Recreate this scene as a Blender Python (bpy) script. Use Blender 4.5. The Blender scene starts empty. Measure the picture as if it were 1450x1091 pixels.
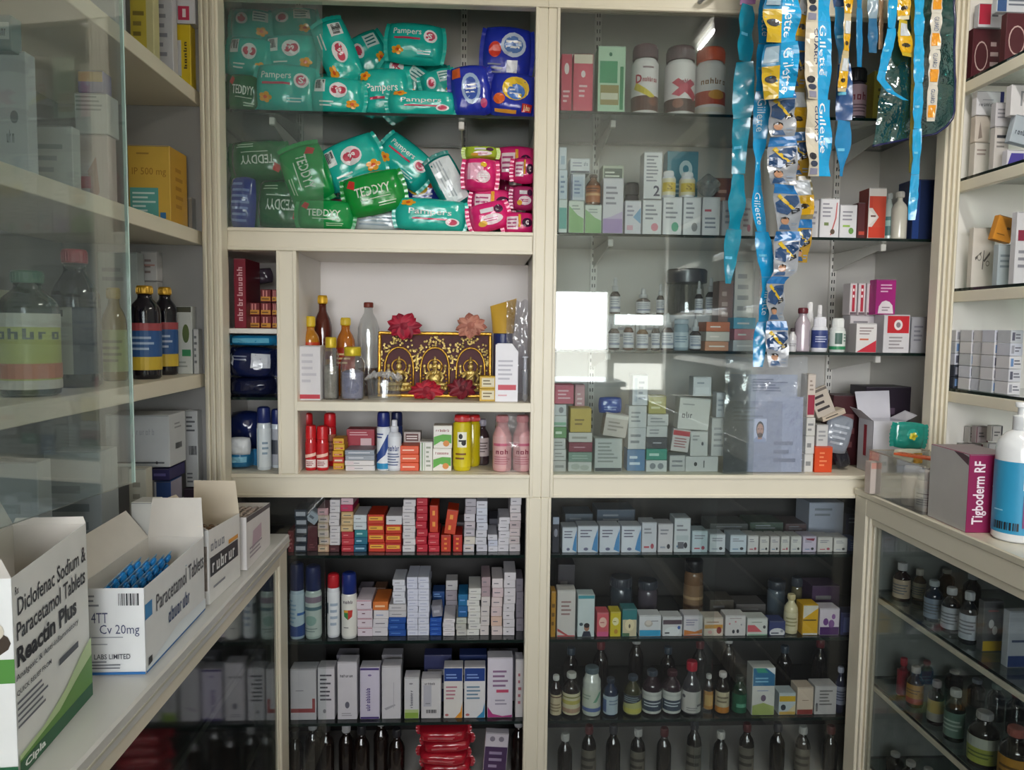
import bpy, math, random
from math import sin, cos, pi, radians, sqrt
from mathutils import Vector, Matrix, noise
random.seed(7)
SC = bpy.context.scene
COL = SC.collection
# ------------------------------------------------------------------ camera
IW, IH, F = 1450, 1091, 1060.0
YAW, PITCH, ROLL = radians(2.7), radians(4.3), 0.012
CAM = Vector((0, -2.1, 1.5))
FWD = Vector((sin(YAW)*cos(PITCH), cos(YAW)*cos(PITCH), -sin(PITCH)))
_r0 = Vector((cos(YAW), -sin(YAW), 0)); _u0 = _r0.cross(FWD)
RT = cos(ROLL)*_r0 + sin(ROLL)*_u0
UP = cos(ROLL)*_u0 - sin(ROLL)*_r0
cd = bpy.data.cameras.new('camera'); cam = bpy.data.objects.new('camera', cd); COL.objects.link(cam)
cd.sensor_width = 36; cd.sensor_fit = 'HORIZONTAL'; cd.lens = 36*F/IW; cd.clip_start = 0.02; cd.clip_end = 200
cam.matrix_world = Matrix.Translation(CAM) @ Matrix((RT, UP, -FWD)).transposed().to_4x4()
SC.camera = cam
# ------------------------------------------------------------------ daylight
vs = SC.view_settings
vs.view_transform = 'Standard'; vs.look = 'None'; vs.gamma = 1; vs.use_curve_mapping = False
vs.exposure = 0.0
world = bpy.data.worlds.new('daylight'); SC.world = world; world.use_nodes = True
nt = world.node_tree; nt.nodes.clear()
wo = nt.nodes.new('ShaderNodeOutputWorld'); bg = nt.nodes.new('ShaderNodeBackground')
bg.inputs[0].default_value = (0.94, 0.97, 1.0, 1); bg.inputs[1].default_value = 16
nt.links.new(bg.outputs[0], wo.inputs[0])
# the shop front is open to the street: the daylight portal lies in that opening
pl = bpy.data.lights.new('shopfront_daylight', 'AREA'); pl.shape = 'RECTANGLE'; pl.size = 3.0; pl.size_y = 1.45
pl.cycles.is_portal = True
po = bpy.data.objects.new('shopfront_daylight', pl); COL.objects.link(po)
po.location = (0.28, -4.62, 1.72); po.rotation_euler = (radians(90), 0, 0)   # area lights shine along -Z -> +Y
TUBE_W = 11.0     # power of the ceiling tube, built with its fitting further down
# ------------------------------------------------------------------ helpers
def ray(x, y): return FWD + RT*((x-IW/2)/F) - UP*((y-IH/2)/F)
def atY(x, y, Y): d = ray(x, y); return CAM + d*((Y-CAM.y)/d.y)
def atX(x, y, X): d = ray(x, y); return CAM + d*((X-CAM.x)/d.x)
def atZ(x, y, Z): d = ray(x, y); return CAM + d*((Z-CAM.z)/d.z)

def s2l(c):
    c /= 255.0
    return c/12.92 if c <= .04045 else ((c+.055)/1.055)**2.4
def hexc(h): return tuple(int(h[i:i+2], 16) for i in (0, 2, 4))
_M = {}
def M(c, rough=.55, metal=0., coat=0., var=.06, scale=40., alpha=None, bump=0., trans=0., emit=0.):
    """cached procedural material, c = 'rrggbb' or (r,g,b) 0-255"""
    if isinstance(c, bpy.types.Material): return c
    if isinstance(c, str): c = hexc(c)
    key = (c, rough, metal, coat, var, scale, alpha, bump, trans, emit)
    if key in _M: return _M[key]
    m = bpy.data.materials.new('mat_%02x%02x%02x' % tuple(int(v) for v in c)); m.use_nodes = True
    n = m.node_tree.nodes; l = m.node_tree.links; p = n['Principled BSDF']
    lin = [s2l(v) for v in c]
    if var:
        tc = n.new('ShaderNodeTexCoord'); nz = n.new('ShaderNodeTexNoise'); nz.inputs['Scale'].default_value = scale
        nz.inputs['Detail'].default_value = 2
        mx = n.new('ShaderNodeMix'); mx.data_type = 'RGBA'
        mx.inputs[6].default_value = [v*(1-var*2) for v in lin]+[1]; mx.inputs[7].default_value = [min(1, v*(1+var)) for v in lin]+[1]
        l.new(tc.outputs['Object'], nz.inputs['Vector']); l.new(nz.outputs['Fac'], mx.inputs[0]); l.new(mx.outputs[2], p.inputs['Base Color'])
        if bump:
            b = n.new('ShaderNodeBump'); b.inputs['Strength'].default_value = bump; b.inputs['Distance'].default_value = .004
            l.new(nz.outputs['Fac'], b.inputs['Height']); l.new(b.outputs[0], p.inputs['Normal'])
    else: p.inputs['Base Color'].default_value = lin+[1]
    p.inputs['Roughness'].default_value = rough; p.inputs['Metallic'].default_value = metal
    p.inputs['Coat Weight'].default_value = coat; p.inputs['Coat Roughness'].default_value = .12
    if trans: p.inputs['Transmission Weight'].default_value = trans
    if alpha is not None: p.inputs['Alpha'].default_value = alpha
    if emit: p.inputs['Emission Color'].default_value = lin+[1]; p.inputs['Emission Strength'].default_value = emit
    _M[key] = m; return m
def film(name, tint, refl=.08, dust=.05, dustcol=(.8, .82, .85), rough=.02, bump=0., bscale=30., strength=1.5):
    """thin clear sheet: see-through, mirror-like by fresnel, a diffuse share for dust and milky veil"""
    if name in _M: return _M[name]
    m = bpy.data.materials.new(name); m.use_nodes = True; n = m.node_tree.nodes; l = m.node_tree.links; n.clear()
    o = n.new('ShaderNodeOutputMaterial'); t = n.new('ShaderNodeBsdfTransparent'); t.inputs[0].default_value = (*tint, 1)
    g = n.new('ShaderNodeBsdfGlossy'); g.inputs['Roughness'].default_value = rough
    d = n.new('ShaderNodeBsdfDiffuse'); d.inputs[0].default_value = (*dustcol, 1)
    lw0 = n.new('ShaderNodeLayerWeight'); lw0.inputs[0].default_value = .5
    pw = n.new('ShaderNodeMath'); pw.operation = 'POWER'; pw.inputs[1].default_value = 5.; l.new(lw0.outputs['Facing'], pw.inputs[0])
    lw = n.new('ShaderNodeMath'); lw.operation = 'MULTIPLY_ADD'; lw.inputs[1].default_value = .96; lw.inputs[2].default_value = .04; l.new(pw.outputs[0], lw.inputs[0])   # Schlick, same from both sides
    mm = n.new('ShaderNodeMath'); mm.operation = 'MULTIPLY_ADD'; mm.inputs[1].default_value = strength; mm.inputs[2].default_value = refl-.06; mm.use_clamp = True
    l.new(lw.outputs[0], mm.inputs[0])
    a = n.new('ShaderNodeMixShader'); a.inputs[0].default_value = dust
    if dust:
        tc = n.new('ShaderNodeTexCoord'); nz = n.new('ShaderNodeTexNoise'); nz.inputs['Scale'].default_value = 6
        nz.inputs['Detail'].default_value = 6
        md = n.new('ShaderNodeMath'); md.operation = 'MULTIPLY'; md.inputs[1].default_value = dust*2
        l.new(tc.outputs['Object'], nz.inputs['Vector']); l.new(nz.outputs[0], md.inputs[0]); l.new(md.outputs[0], a.inputs[0])
    b = n.new('ShaderNodeMixShader')
    l.new(t.outputs[0], a.inputs[1]); l.new(d.outputs[0], a.inputs[2]); l.new(a.outputs[0], b.inputs[1]); l.new(g.outputs[0], b.inputs[2])
    l.new(mm.outputs[0], b.inputs[0]); l.new(b.outputs[0], o.inputs[0])
    if bump:
        tc = n.new('ShaderNodeTexCoord'); nz = n.new('ShaderNodeTexNoise'); nz.inputs['Scale'].default_value = bscale; nz.inputs['Detail'].default_value = 3
        bp = n.new('ShaderNodeBump'); bp.inputs['Strength'].default_value = bump; bp.inputs['Distance'].default_value = .01
        l.new(tc.outputs['Object'], nz.inputs['Vector']); l.new(nz.outputs[0], bp.inputs['Height']); l.new(bp.outputs[0], g.inputs['Normal'])
    _M[name] = m; return m

def tag(o, label=None, cat=None, group=None, kind=None):
    if label: o['label'] = label
    if cat: o['category'] = cat
    if group: o['group'] = group
    if kind: o['kind'] = kind
    return o
def empty(name, loc=(0, 0, 0), rot=(0, 0, 0)):
    o = bpy.data.objects.new(name, None); COL.objects.link(o); o.location = loc; o.rotation_euler = rot
    o.empty_display_size = .02; return o
def thing(name, label, cat, loc=(0, 0, 0), rot=(0, 0, 0), group=None):
    return tag(empty(name, loc, rot), label, cat, group)

class MB:
    def __init__(s): s.v = []; s.f = []; s.m = []; s.s = []; s.mats = []
    def mi(s, mat):
        mat = M(mat)
        if mat not in s.mats: s.mats.append(mat)
        return s.mats.index(mat)
    def add(s, vs, fs, mat, smooth=False):
        b = len(s.v); s.v += [tuple(p) for p in vs]; k = s.mi(mat)
        for f in fs: s.f.append([b+i for i in f]); s.m.append(k); s.s.append(smooth)
        return s
    def box(s, x0, x1, y0, y1, z0, z1, mat, bev=0.):
        if x1 < x0: x0, x1 = x1, x0
        if y1 < y0: y0, y1 = y1, y0
        if z1 < z0: z0, z1 = z1, z0
        b = min(bev, (x1-x0)*.45, (y1-y0)*.45, (z1-z0)*.45)
        if b <= 0:
            vs = [(x, y, z) for x in (x0, x1) for y in (y0, y1) for z in (z0, z1)]
            return s.add(vs, [(0, 1, 3, 2), (4, 6, 7, 5), (0, 4, 5, 1), (2, 3, 7, 6), (0, 2, 6, 4), (1, 5, 7, 3)], mat)
        X = (x0, x1); Y = (y0, y1); Z = (z0, z1); vs = []; ix = {}
        for i in (0, 1):
            for j in (0, 1):
                for k in (0, 1):
                    sx, sy, sz = (1-2*i)*b, (1-2*j)*b, (1-2*k)*b
                    for a, d in (('x', (0, sy, sz)), ('y', (sx, 0, sz)), ('z', (sx, sy, 0))):
                        ix[i, j, k, a] = len(vs); vs.append((X[i]+d[0], Y[j]+d[1], Z[k]+d[2]))
        g = lambda i, j, k, a: ix[i, j, k, a]; fs = []
        for i in (0, 1):
            q = [(0, 0), (1, 0), (1, 1), (0, 1)]
            fs += [[g(i, j, k, 'x') for j, k in q], [g(j, i, k, 'y') for j, k in q], [g(j, k, i, 'z') for j, k in q]]
        for i in (0, 1):
            for j in (0, 1):
                fs += [[g(i, j, 0, 'x'), g(i, j, 1, 'x'), g(i, j, 1, 'y'), g(i, j, 0, 'y')],
                       [g(i, 0, j, 'x'), g(i, 1, j, 'x'), g(i, 1, j, 'z'), g(i, 0, j, 'z')],
                       [g(0, i, j, 'y'), g(1, i, j, 'y'), g(1, i, j, 'z'), g(0, i, j, 'z')]]
                for k in (0, 1): fs.append([g(i, j, k, a) for a in 'xyz'])
        c = Vector(((x0+x1)/2, (y0+y1)/2, (z0+z1)/2)); out = []
        for f in fs:
            p = [Vector(vs[t]) for t in f]; n = (p[1]-p[0]).cross(p[2]-p[0]); m = sum(p, Vector())/len(p)-c
            out.append(f if n.dot(m) > 0 else f[::-1])
        return s.add(vs, out, mat)
    def lathe(s, prof, mat, n=20, c=(0, 0, 0), flat=1., a0=0., sq=0.):
        """prof [(r,z)...] bottom to top; flat squashes y; sq>0 makes it squarish"""
        pts = []
        for i, p in enumerate(prof):
            pts.append(p)
            if 0 < i < len(prof)-1:
                d0 = Vector((p[0]-prof[i-1][0], p[1]-prof[i-1][1])); d1 = Vector((prof[i+1][0]-p[0], prof[i+1][1]-p[1]))
                if d0.length > 1e-9 and d1.length > 1e-9 and d0.angle(d1) > radians(38): pts.append(None); pts.append(p)
        rings = []; vs = []
        for p in pts:
            if p is None: rings.append(None); continue
            r = []
            for k in range(n):
                a = a0+2*pi*k/n; ca, sa = cos(a), sin(a); q = 1.
                if sq: q = (abs(ca)**(2+sq*6)+abs(sa)**(2+sq*6))**(-1/(2+sq*6))
                r.append(len(vs)); vs.append((c[0]+p[0]*ca*q, c[1]+p[0]*sa*q*flat, c[2]+p[1]))
            rings.append(r)
        fs = []
        for a, b in zip(rings, rings[1:]):
            if a is None or b is None: continue
            for k in range(n): fs.append((a[k], a[(k+1) % n], b[(k+1) % n], b[k]))
        caps = []
        if prof[0][0] > 1e-6: caps.append(list(reversed(rings[0])))
        if prof[-1][0] > 1e-6: caps.append(list(rings[-1]))
        base = len(s.v); s.add(vs, fs, mat, True); k = s.mi(mat)
        for f in caps: s.f.append([base+i for i in f]); s.m.append(k); s.s.append(False)
        return s
    def tube(s, pts, r, mat, n=8, closed=False):
        pts = [Vector(p) for p in pts]; vs = []; fs = []; N = len(pts)
        for i, p in enumerate(pts):
            t = (pts[min(i+1, N-1)]-pts[max(i-1, 0)]).normalized()
            a = t.orthogonal().normalized() if i == 0 else (pa-t*pa.dot(t)).normalized()
            pa = a; b = t.cross(a); rr = r[i] if isinstance(r, (list, tuple)) else r
            for k in range(n): q = 2*pi*k/n; vs.append(p+(a*cos(q)+b*sin(q))*rr)
        for i in range(N-1):
            for k in range(n): fs.append((i*n+k, i*n+(k+1) % n, (i+1)*n+(k+1) % n, (i+1)*n+k))
        fs += [list(range(n))[::-1], [(N-1)*n+k for k in range(n)]]
        return s.add(vs, fs, mat, True)
    def grid(s, fn, nu, nv, mat, smooth=True, flip=False):
        vs = [fn(i/nu, j/nv) for j in range(nv+1) for i in range(nu+1)]; w = nu+1
        fs = [(j*w+i, j*w+i+1, (j+1)*w+i+1, (j+1)*w+i) for j in range(nv) for i in range(nu)]
        if flip: fs = [f[::-1] for f in fs]
        return s.add(vs, fs, mat, smooth)
    def mesh(s, name):
        me = bpy.data.meshes.new(name); me.from_pydata(s.v, [], s.f)
        for m in s.mats: me.materials.append(m)
        me.polygons.foreach_set('material_index', s.m); me.polygons.foreach_set('use_smooth', s.s); me.update(); return me
    def build(s, name, parent=None, loc=(0, 0, 0), rot=(0, 0, 0)):
        o = bpy.data.objects.new(name, s.mesh(name)); COL.objects.link(o); o.location = loc; o.rotation_euler = rot
        if parent: o.parent = parent
        return o
_T = {}
def text2d(body, bold=0., shear=0.):
    """letters as 2-D polygons, scaled to a unit box: (verts, faces, aspect)"""
    k = (body, bold, shear)
    if k in _T: return _T[k]
    cu = bpy.data.curves.new('t', 'FONT'); cu.body = body; cu.resolution_u = 2; cu.offset = bold; cu.shear = shear
    ob = bpy.data.objects.new('t', cu); me = bpy.data.meshes.new_from_object(ob)
    vs = [(v.co.x, v.co.y) for v in me.vertices]; fs = [list(p.vertices) for p in me.polygons]
    bpy.data.objects.remove(ob); bpy.data.curves.remove(cu); bpy.data.meshes.remove(me)
    x0 = min(v[0] for v in vs); x1 = max(v[0] for v in vs); y0 = min(v[1] for v in vs); y1 = max(v[1] for v in vs)
    r = ([((a-x0)/(x1-x0), (b-y0)/(y1-y0)) for a, b in vs], fs, (x1-x0)/(y1-y0)); _T[k] = r; return r
def clipx(poly, lo, hi, ax):
    def half(P, c, keep):
        out = []
        for i in range(len(P)):
            a, b = P[i], P[(i+1) % len(P)]; ia, ib = keep(a[ax], c), keep(b[ax], c)
            if ia: out.append(a)
            if ia != ib: t = (c-a[ax])/(b[ax]-a[ax]); out.append((a[0]+(b[0]-a[0])*t, a[1]+(b[1]-a[1])*t))
        return out
    P = half(poly, lo, lambda v, c: v >= c)
    return half(P, hi, lambda v, c: v <= c) if len(P) > 2 else []
INK = '3a3d44'
def deco2d(deco, rnd):
    """turn print commands into (verts2d, faces, colour, layer) in the unit square"""
    out = []
    deco = list(deco)
    for L, d in enumerate(deco):
        k = d[0]
        if k == 'r': _, a, b, c, e, col = d; out.append(([(a, b), (c, b), (c, e), (a, e)], [(0, 1, 2, 3)], col, L))
        elif k == 'p': out.append((list(d[1]), [tuple(range(len(d[1])))], d[2], L))
        elif k == 'c':
            _, u, v, ru, rv, col = d
            out.append(([(u+ru*cos(i*pi/8), v+rv*sin(i*pi/8)) for i in range(16)], [tuple(range(16))], col, L))
        elif k == 'l':
            _, a, b, c, e, n, col = d; h = (e-b)/n; vs = []; fs = []
            for i in range(n):
                w = (c-a)*rnd.uniform(.55, 1); y = b+h*(i+.25); q = len(vs)
                vs += [(a, y), (a+w, y), (a+w, y+h*.42), (a, y+h*.42)]; fs.append((q, q+1, q+2, q+3))
            out.append((vs, fs, col, L))
        elif k == 'b':
            _, a, b, c, e = d; vs = []; fs = []; x = a
            while x < c:
                w = (c-a)*rnd.choice((.03, .05, .08)); q = len(vs); vs += [(x, b), (x+w, b), (x+w, e), (x, e)]; fs.append((q, q+1, q+2, q+3)); x += w+(c-a)*rnd.choice((.03, .05))
            out.append((vs, fs, '22242a', L))
        elif k in ('w', 'wv'):               # lettering too blurred to read: word-like strokes; wv runs upwards
            _, a, b, c, e, n, col = d; vs = []; fs = []
            def bar(x0, y0, x1, y1):
                q = len(vs)
                for x, y in ((x0, y0), (x1, y0), (x1, y1), (x0, y1)): vs.append((a+(c-a)*x, b+(e-b)*y) if k == 'w' else (a+(c-a)*(1-y), b+(e-b)*x))
                fs.append((q, q+1, q+2, q+3))
            for i in range(n):
                x = i/n; w_ = .72/n; hh = rnd.choice((.7, .7, 1.)); bar(x, 0, x+w_*.34, hh); t_ = rnd.random()
                if t_ < .7: bar(x+w_*.66, 0, x+w_, .7)
                if t_ < .45: bar(x+w_*.3, 0, x+w_*.7, .16)
                if t_ > .25: bar(x+w_*.3, .52, x+w_*.7, .7)
            out.append((vs, fs, col, L))
        elif k in ('t', 'tv', 'td'):          # text; tv = turned to run upwards
            body, a, b, c, e, col = d[1:7]; bold = d[7] if len(d) > 7 else 0.; sh = d[8] if len(d) > 8 else 0.
            vs, fs, asp = text2d(body, bold, sh)
            if k == 'td': vs = [(a+(c-a)*y, e-(e-b)*x) for x, y in vs]
            elif k == 'tv': vs = [(a+(c-a)*(1-y), b+(e-b)*x) for x, y in vs]
            else: vs = [(a+(c-a)*x, b+(e-b)*y) for x, y in vs]
            out.append((vs, fs, col, L))
    res = []
    for vs, fs, col, L in out:                       # keep the print inside its panel
        if len(fs) == 1 and len(fs[0]) == len(vs) and (min(min(v) for v in vs) < 0 or max(max(v) for v in vs) > 1):
            q = clipx(list(vs), 0., 1., 0)
            if len(q) > 2: q = clipx(q, 0., 1., 1)
            if len(q) < 3: continue
            vs, fs = q, [tuple(range(len(q)))]
        res.append((vs, fs, col, L))
    return res
ROUGH_CARD = .42
def card(c): return M(c, ROUGH_CARD, var=.04, scale=25.)
def ink(c): return M(c, .45, var=0.)
def gink(c): return M(c, .2, coat=.5, var=0.)
def carton_mesh(w, d, h, col, deco=(), side=None, top=None, seam=True, rdeco=(), tdeco=(), ldeco=(), seed=0, bev=.0012):
    """box carton: front face at y=0 looking to -y, origin bottom centre of the front edge"""
    rnd = random.Random(seed); m = MB()
    m.box(-w/2, w/2, 0, d, 0, h, card(col), bev)
    if side or top:
        for i, f in enumerate(m.f):
            p = [Vector(m.v[t]) for t in f]; n = (p[1]-p[0]).cross(p[2]-p[0]).normalized()
            if side and abs(n.x) > .9: m.m[i] = m.mi(card(side))
            if top and n.z > .9: m.m[i] = m.mi(card(top))
    e = .0004; b = bev+.0002
    def put(dl, fn, flip):
        for vs, fs, c, L in deco2d(dl, rnd):
            m.add([fn(u, v, e*(1+L*.35)) for u, v in vs], [f[::-1] if flip else f for f in fs], ink(c))
    put(deco, lambda u, v, q: (-w/2+b+(w-2*b)*u, -q, b+(h-2*b)*v), False)
    put(rdeco, lambda u, v, q: (w/2+q, b+(d-2*b)*u, b+(h-2*b)*v), False)
    put(ldeco, lambda u, v, q: (-w/2-q, d-b-(d-2*b)*u, b+(h-2*b)*v), False)
    put(tdeco, lambda u, v, q: (-w/2+b+(w-2*b)*u, b+(d-2*b)*v, h+q), False)
    if seam:
        g = ink('77767a'); t = .0005
        m.add([(-w/2+b, -e, h-b-t*2), (w/2-b, -e, h-b-t*2), (w/2-b, -e, h-b), (-w/2+b, -e, h-b)], [(0, 1, 2, 3)], g)
    return m
def carton(label, x0, x1, z0, z1, Y, d, col, deco=(), group=None, rz=0., ry=0., name='medicine_carton', cat='carton', frame=None, **k):
    """carton in world units: X span, Z span, front plane Y, depth d"""
    m = carton_mesh(abs(x1-x0), d, abs(z1-z0), col, deco, seed=hash((round(x0, 4), round(z0, 4))) & 0xffff, **k)
    o = m.build(name); mat = Matrix.Translation(((x0+x1)/2, Y, z0)) @ Matrix.Rotation(rz, 4, 'Z') @ Matrix.Rotation(ry, 4, 'Y')
    o.matrix_world = (frame @ mat) if frame else mat
    return tag(o, label, cat, group)
# ------------------------------------------------------------------ shared materials
CREAM = M('e6deca', .38, var=.03, scale=6.)
CREAM2 = M('ded6c2', .45, var=.04, scale=8.)
GREYLAM = M('d3cfca', .5, var=.05, scale=5.)
WHITELAM = M('ece8e2', .45, var=.03, scale=5.)
ALU = M('c9c4ae', .35, metal=.35, var=.05)
STEEL = M('a9aab0', .35, metal=.8, var=.05)
DARK = M('1c2222', .25, var=.05)
GLASS = film('pane_glass', (.96, .98, .975), .062, .006, strength=1.1)
GLASSD = film('dust_veil_glass', (.92, .96, .95), .07, .05, (.62, .68, .68), strength=.9)  # diffuse layer paints dust together with the milky veil of reflections
SHELFG = film('shelf_glass', (.80, .88, .86), .10, .03)
EDGE = M('10201d', .15, var=0.)
# ------------------------------------------------------------------ room
def struct(name, m, label=None): o = m.build(name); o['kind'] = 'structure'; return o
RX0, RX1, RY0, RY1, RZ = -1.14, 1.70, -4.6, .50, 2.80
floor_m = M('55524d', .5, var=.12, scale=3.)
wall_m = M('d8d3c8', .8, var=.05, scale=3.)
fl = MB()
fl.box(RX0-.1, RX1+.1, RY0-.1, RY1+.1, -.1, 0, floor_m); struct('floor', fl)
struct('ceiling', MB().box(RX0-.1, RX1+.1, RY0-.1, RY1+.1, RZ, RZ+.1, M('e4e1da', .8, var=.03, scale=3.)))
struct('wall_back', MB().box(RX0-.1, RX1+.1, RY1, RY1+.1, 0, RZ, wall_m))
struct('wall_left', MB().box(RX0-.1, RX0, RY0-.1, RY1, 0, RZ, wall_m))
struct('wall_right', MB().box(RX1, RX1+.1, RY0-.1, RY1, 0, RZ, wall_m))
struct('wall_front', MB().box(RX0, RX1, RY0-.1, RY0, 2.42, RZ, wall_m).box(RX0, RX1, RY0-.1, RY0, 0, .96, wall_m)
       .box(.62, RX1, RY0-.1, RY0, 1.84, 2.42, wall_m).box(1.18, 1.24, RY0-.1, RY0, .96, 1.84, wall_m).box(1.24, RX1, RY0-.1, RY0, 1.64, 1.84, wall_m)
       .box(1.24, RX1, RY0-.1, RY0, 1.20, 1.55, wall_m))
struct('ground', MB().box(-30, 30, -60, RY0-.1, -.2, -.1, M('a39c90', .85, var=.15, scale=.6)))

def board(parent, name, x0, x1, y0, y1, z0, z1, mat=None, bev=.0015):
    return MB().box(x0, x1, y0, y1, z0, z1, mat or CREAM, bev).build(name, parent)
def glass_shelf(parent, x0, x1, y0, y1, z, t=.008, axis='y', edge=EDGE, g=None):
    """clear sheet with the dark green cut edge at its front; z is the top"""
    m = MB(); g = g or SHELFG
    m.add([(x0, y0, z), (x1, y0, z), (x1, y1, z), (x0, y1, z)], [(0, 1, 2, 3)], g)
    m.add([(x0, y0, z-t), (x1, y0, z-t), (x1, y1, z-t), (x0, y1, z-t)], [(3, 2, 1, 0)], g)
    s = [((x0, y0), (x1, y0)), ((x1, y0), (x1, y1)), ((x1, y1), (x0, y1)), ((x0, y1), (x0, y0))]
    for a, b in s: m.add([(*a, z-t), (*b, z-t), (*b, z), (*a, z)], [(0, 1, 2, 3)], edge)
    return m.build('glass_shelf', parent)
def pane(parent, x0, x1, y0, y1, z0, z1, g=None, name='glass_door'):
    m = MB(); m.box(x0, x1, y0, y1, z0, z1, g or GLASS)
    # polished green-grey edge strips
    return m.build(name, parent)
def hframe(parent, name, x0, x1, z0, z1, lip0=True, lip1=True):
    """horizontal laminate rail on the back unit with thin trim lips"""
    m = MB().box(x0, x1, 0, .03, z0, z1, CREAM, .002)
    if lip0: m.box(x0, x1, -.004, 0, z0, z0+.010, CREAM, .0015)
    if lip1: m.box(x0, x1, -.004, 0, z1-.010, z1, CREAM, .0015)
    return m.build(name, parent)
def vframe(parent, name, x0, x1, z0, z1, l0=True, l1=True):
    m = MB().box(x0, x1, 0, .03, z0, z1, CREAM, .002)
    if l0: m.box(x0, x0+.009, -.004, 0, z0, z1, CREAM, .0015)
    if l1: m.box(x1-.009, x1, -.004, 0, z0, z1, CREAM, .0015)
    return m.build(name, parent)
def upright(parent, x, y, z0, z1):
    m = MB().box(x-.011, x+.011, y-.012, y, z0, z1, WHITELAM, .001)
    z = z0+.02
    while z < z1-.03:
        for dx in (-.004, .004): m.box(x+dx-.0015, x+dx+.0015, y-.0126, y-.012, z, z+.012, DARK)
        z += .025
    return m.build('slotted_upright', parent)
def bracket(parent, x, y1, z, ln, h=.06, t=.004):
    """pressed steel shelf bracket, deep at the wall, thin at the nose"""
    y0 = y1-ln; m = MB()
    for a, b in ((x-t/2, x+t/2),):
        vs = [(a, y1, z), (a, y0, z), (a, y0, z-.014), (a, y1, z-h), (b, y1, z), (b, y0, z), (b, y0, z-.014), (b, y1, z-h)]
        m.add(vs, [(0, 1, 2, 3), (7, 6, 5, 4), (0, 4, 5, 1), (1, 5, 6, 2), (2, 6, 7, 3), (3, 7, 4, 0)], WHITELAM)
    m.box(x-.008, x+.008, y0-.002, y0+.016, z-.022, z-.001, WHITELAM, .002)
    return m.build('shelf_bracket', parent)

ZT, ZM1, ZM0, ZB1, ZB0 = 2.372, 1.767, 1.706, 1.086, 1.02     # rails of the back unit
DB = .42; ZI = 2.68
XA0, XP0, XPM, XP1, XB1 = -.78, .152, .1855, .219, 1.325
# --- back unit, upper left
A = thing('wall_cabinet', 'cream back wall cabinet holding the nappy packs above the shrine shelf', 'cabinet')
hframe(A, 'top_rail', XA0, XPM, ZT, 2.70); hframe(A, 'middle_rail', XA0, XP0, ZM0, ZM1); hframe(A, 'bottom_rail', XA0, XP0, ZB0, ZB1)
vframe(A, 'stile', XP0, XPM, ZB0, ZT, True, False); vframe(A, 'stile', -.552, -.498, ZB1, ZM0); vframe(A, 'stile', XA0, -.69, ZB1, ZM0, False, True)
vframe(A, 'stile', XA0, -.69, ZM1, ZT, False, True)
board(A, 'top_panel', XA0, XPM, .03, DB, ZI, ZI+.02, GREYLAM); board(A, 'shelf_board', XA0, XP0, .03, DB, ZM1-.02, ZM1, CREAM2)
board(A, 'shelf_board', XA0, XP0, .03, DB, ZM0, ZM0+.018, WHITELAM); board(A, 'bottom_panel', XA0, XP0, .03, DB, ZB1-.02, ZB1, CREAM2)
board(A, 'back_panel', XA0, XPM, DB, DB+.015, ZB0, ZI+.02, GREYLAM)
board(A, 'side_panel', XP0+.012, XPM-.001, .03, DB, ZB0, ZI, WHITELAM); board(A, 'side_panel', XA0, XA0+.018, .03, DB, ZB0, ZI, WHITELAM)
board(A, 'partition', -.532, -.502, .03, DB, ZB1, ZM0, WHITELAM)
board(A, 'shrine_back_panel', -.502, XP0+.012, .335, .35, 1.291, ZM0, M('efe9e6', .5, var=.03, scale=4.))
board(A, 'shrine_shelf', -.502, XP0+.012, -.003, .335, 1.265, 1.291, CREAM)
board(A, 'ledge_strip', -.30, XP0, .38, DB, 2.16, 2.20, CREAM2)
SMALL_Z1, SMALL_Z2 = 1.492, 1.298
board(A, 'shelf_board', -.762, -.532, .012, .40, SMALL_Z1-.014, SMALL_Z1, WHITELAM); glass_shelf(A, -.762, -.532, .04, .40, SMALL_Z2)
ZS_A = 2.094
glass_shelf(A, XA0+.02, XP0+.01, .045, .40, ZS_A)
for x in (-.58, -.05): upright(A, x, DB, 1.78, ZI-.02); bracket(A, x, DB-.012, ZS_A-.009, .33)
pane(A, -.69, -.425, .008, .013, ZM1, ZT, GLASSD)
# --- back unit, upper right
Bc = thing('wall_cabinet', 'tall cream back wall cabinet with three glass shelves behind hanging sachets', 'cabinet')
hframe(Bc, 'top_rail', XPM, XB1, ZT, 2.70); hframe(Bc, 'bottom_rail', XP1, XB1, ZB0, ZB1)
vframe(Bc, 'stile', XPM, XP1, ZB0, ZT, False, True)
board(Bc, 'top_panel', XPM, XB1, .03, DB, ZI, ZI+.02, GREYLAM); board(Bc, 'bottom_panel', XPM, XB1, .03, DB, ZB1-.02, ZB1, CREAM2)
board(Bc, 'back_panel', XPM, XB1+.05, DB, DB+.015, ZB0, ZI+.02, GREYLAM)
board(Bc, 'side_panel', XPM+.001, XP1-.012, .03, DB, ZB0, ZI, WHITELAM); board(Bc, 'side_panel', XB1+.03, XB1+.05, 0, DB, ZB0, ZI, GREYLAM)
ZS1, ZS2, ZS3 = 2.115, 1.775, 1.442
for z in (ZS1, ZS2, ZS3):
    glass_shelf(Bc, XP1+.002, XB1+.025, .05, .40, z)
    for x in (.387, 1.205): bracket(Bc, x, DB-.012, z-.009, .31)
for x in (.387, 1.205): upright(Bc, x, DB, ZB1+.01, ZI-.02)
pane(Bc, XP1-.004, .80, .006, .011, ZB1, ZT); pane(Bc, .225, .79, .018, .023, ZB1, ZT)
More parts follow.
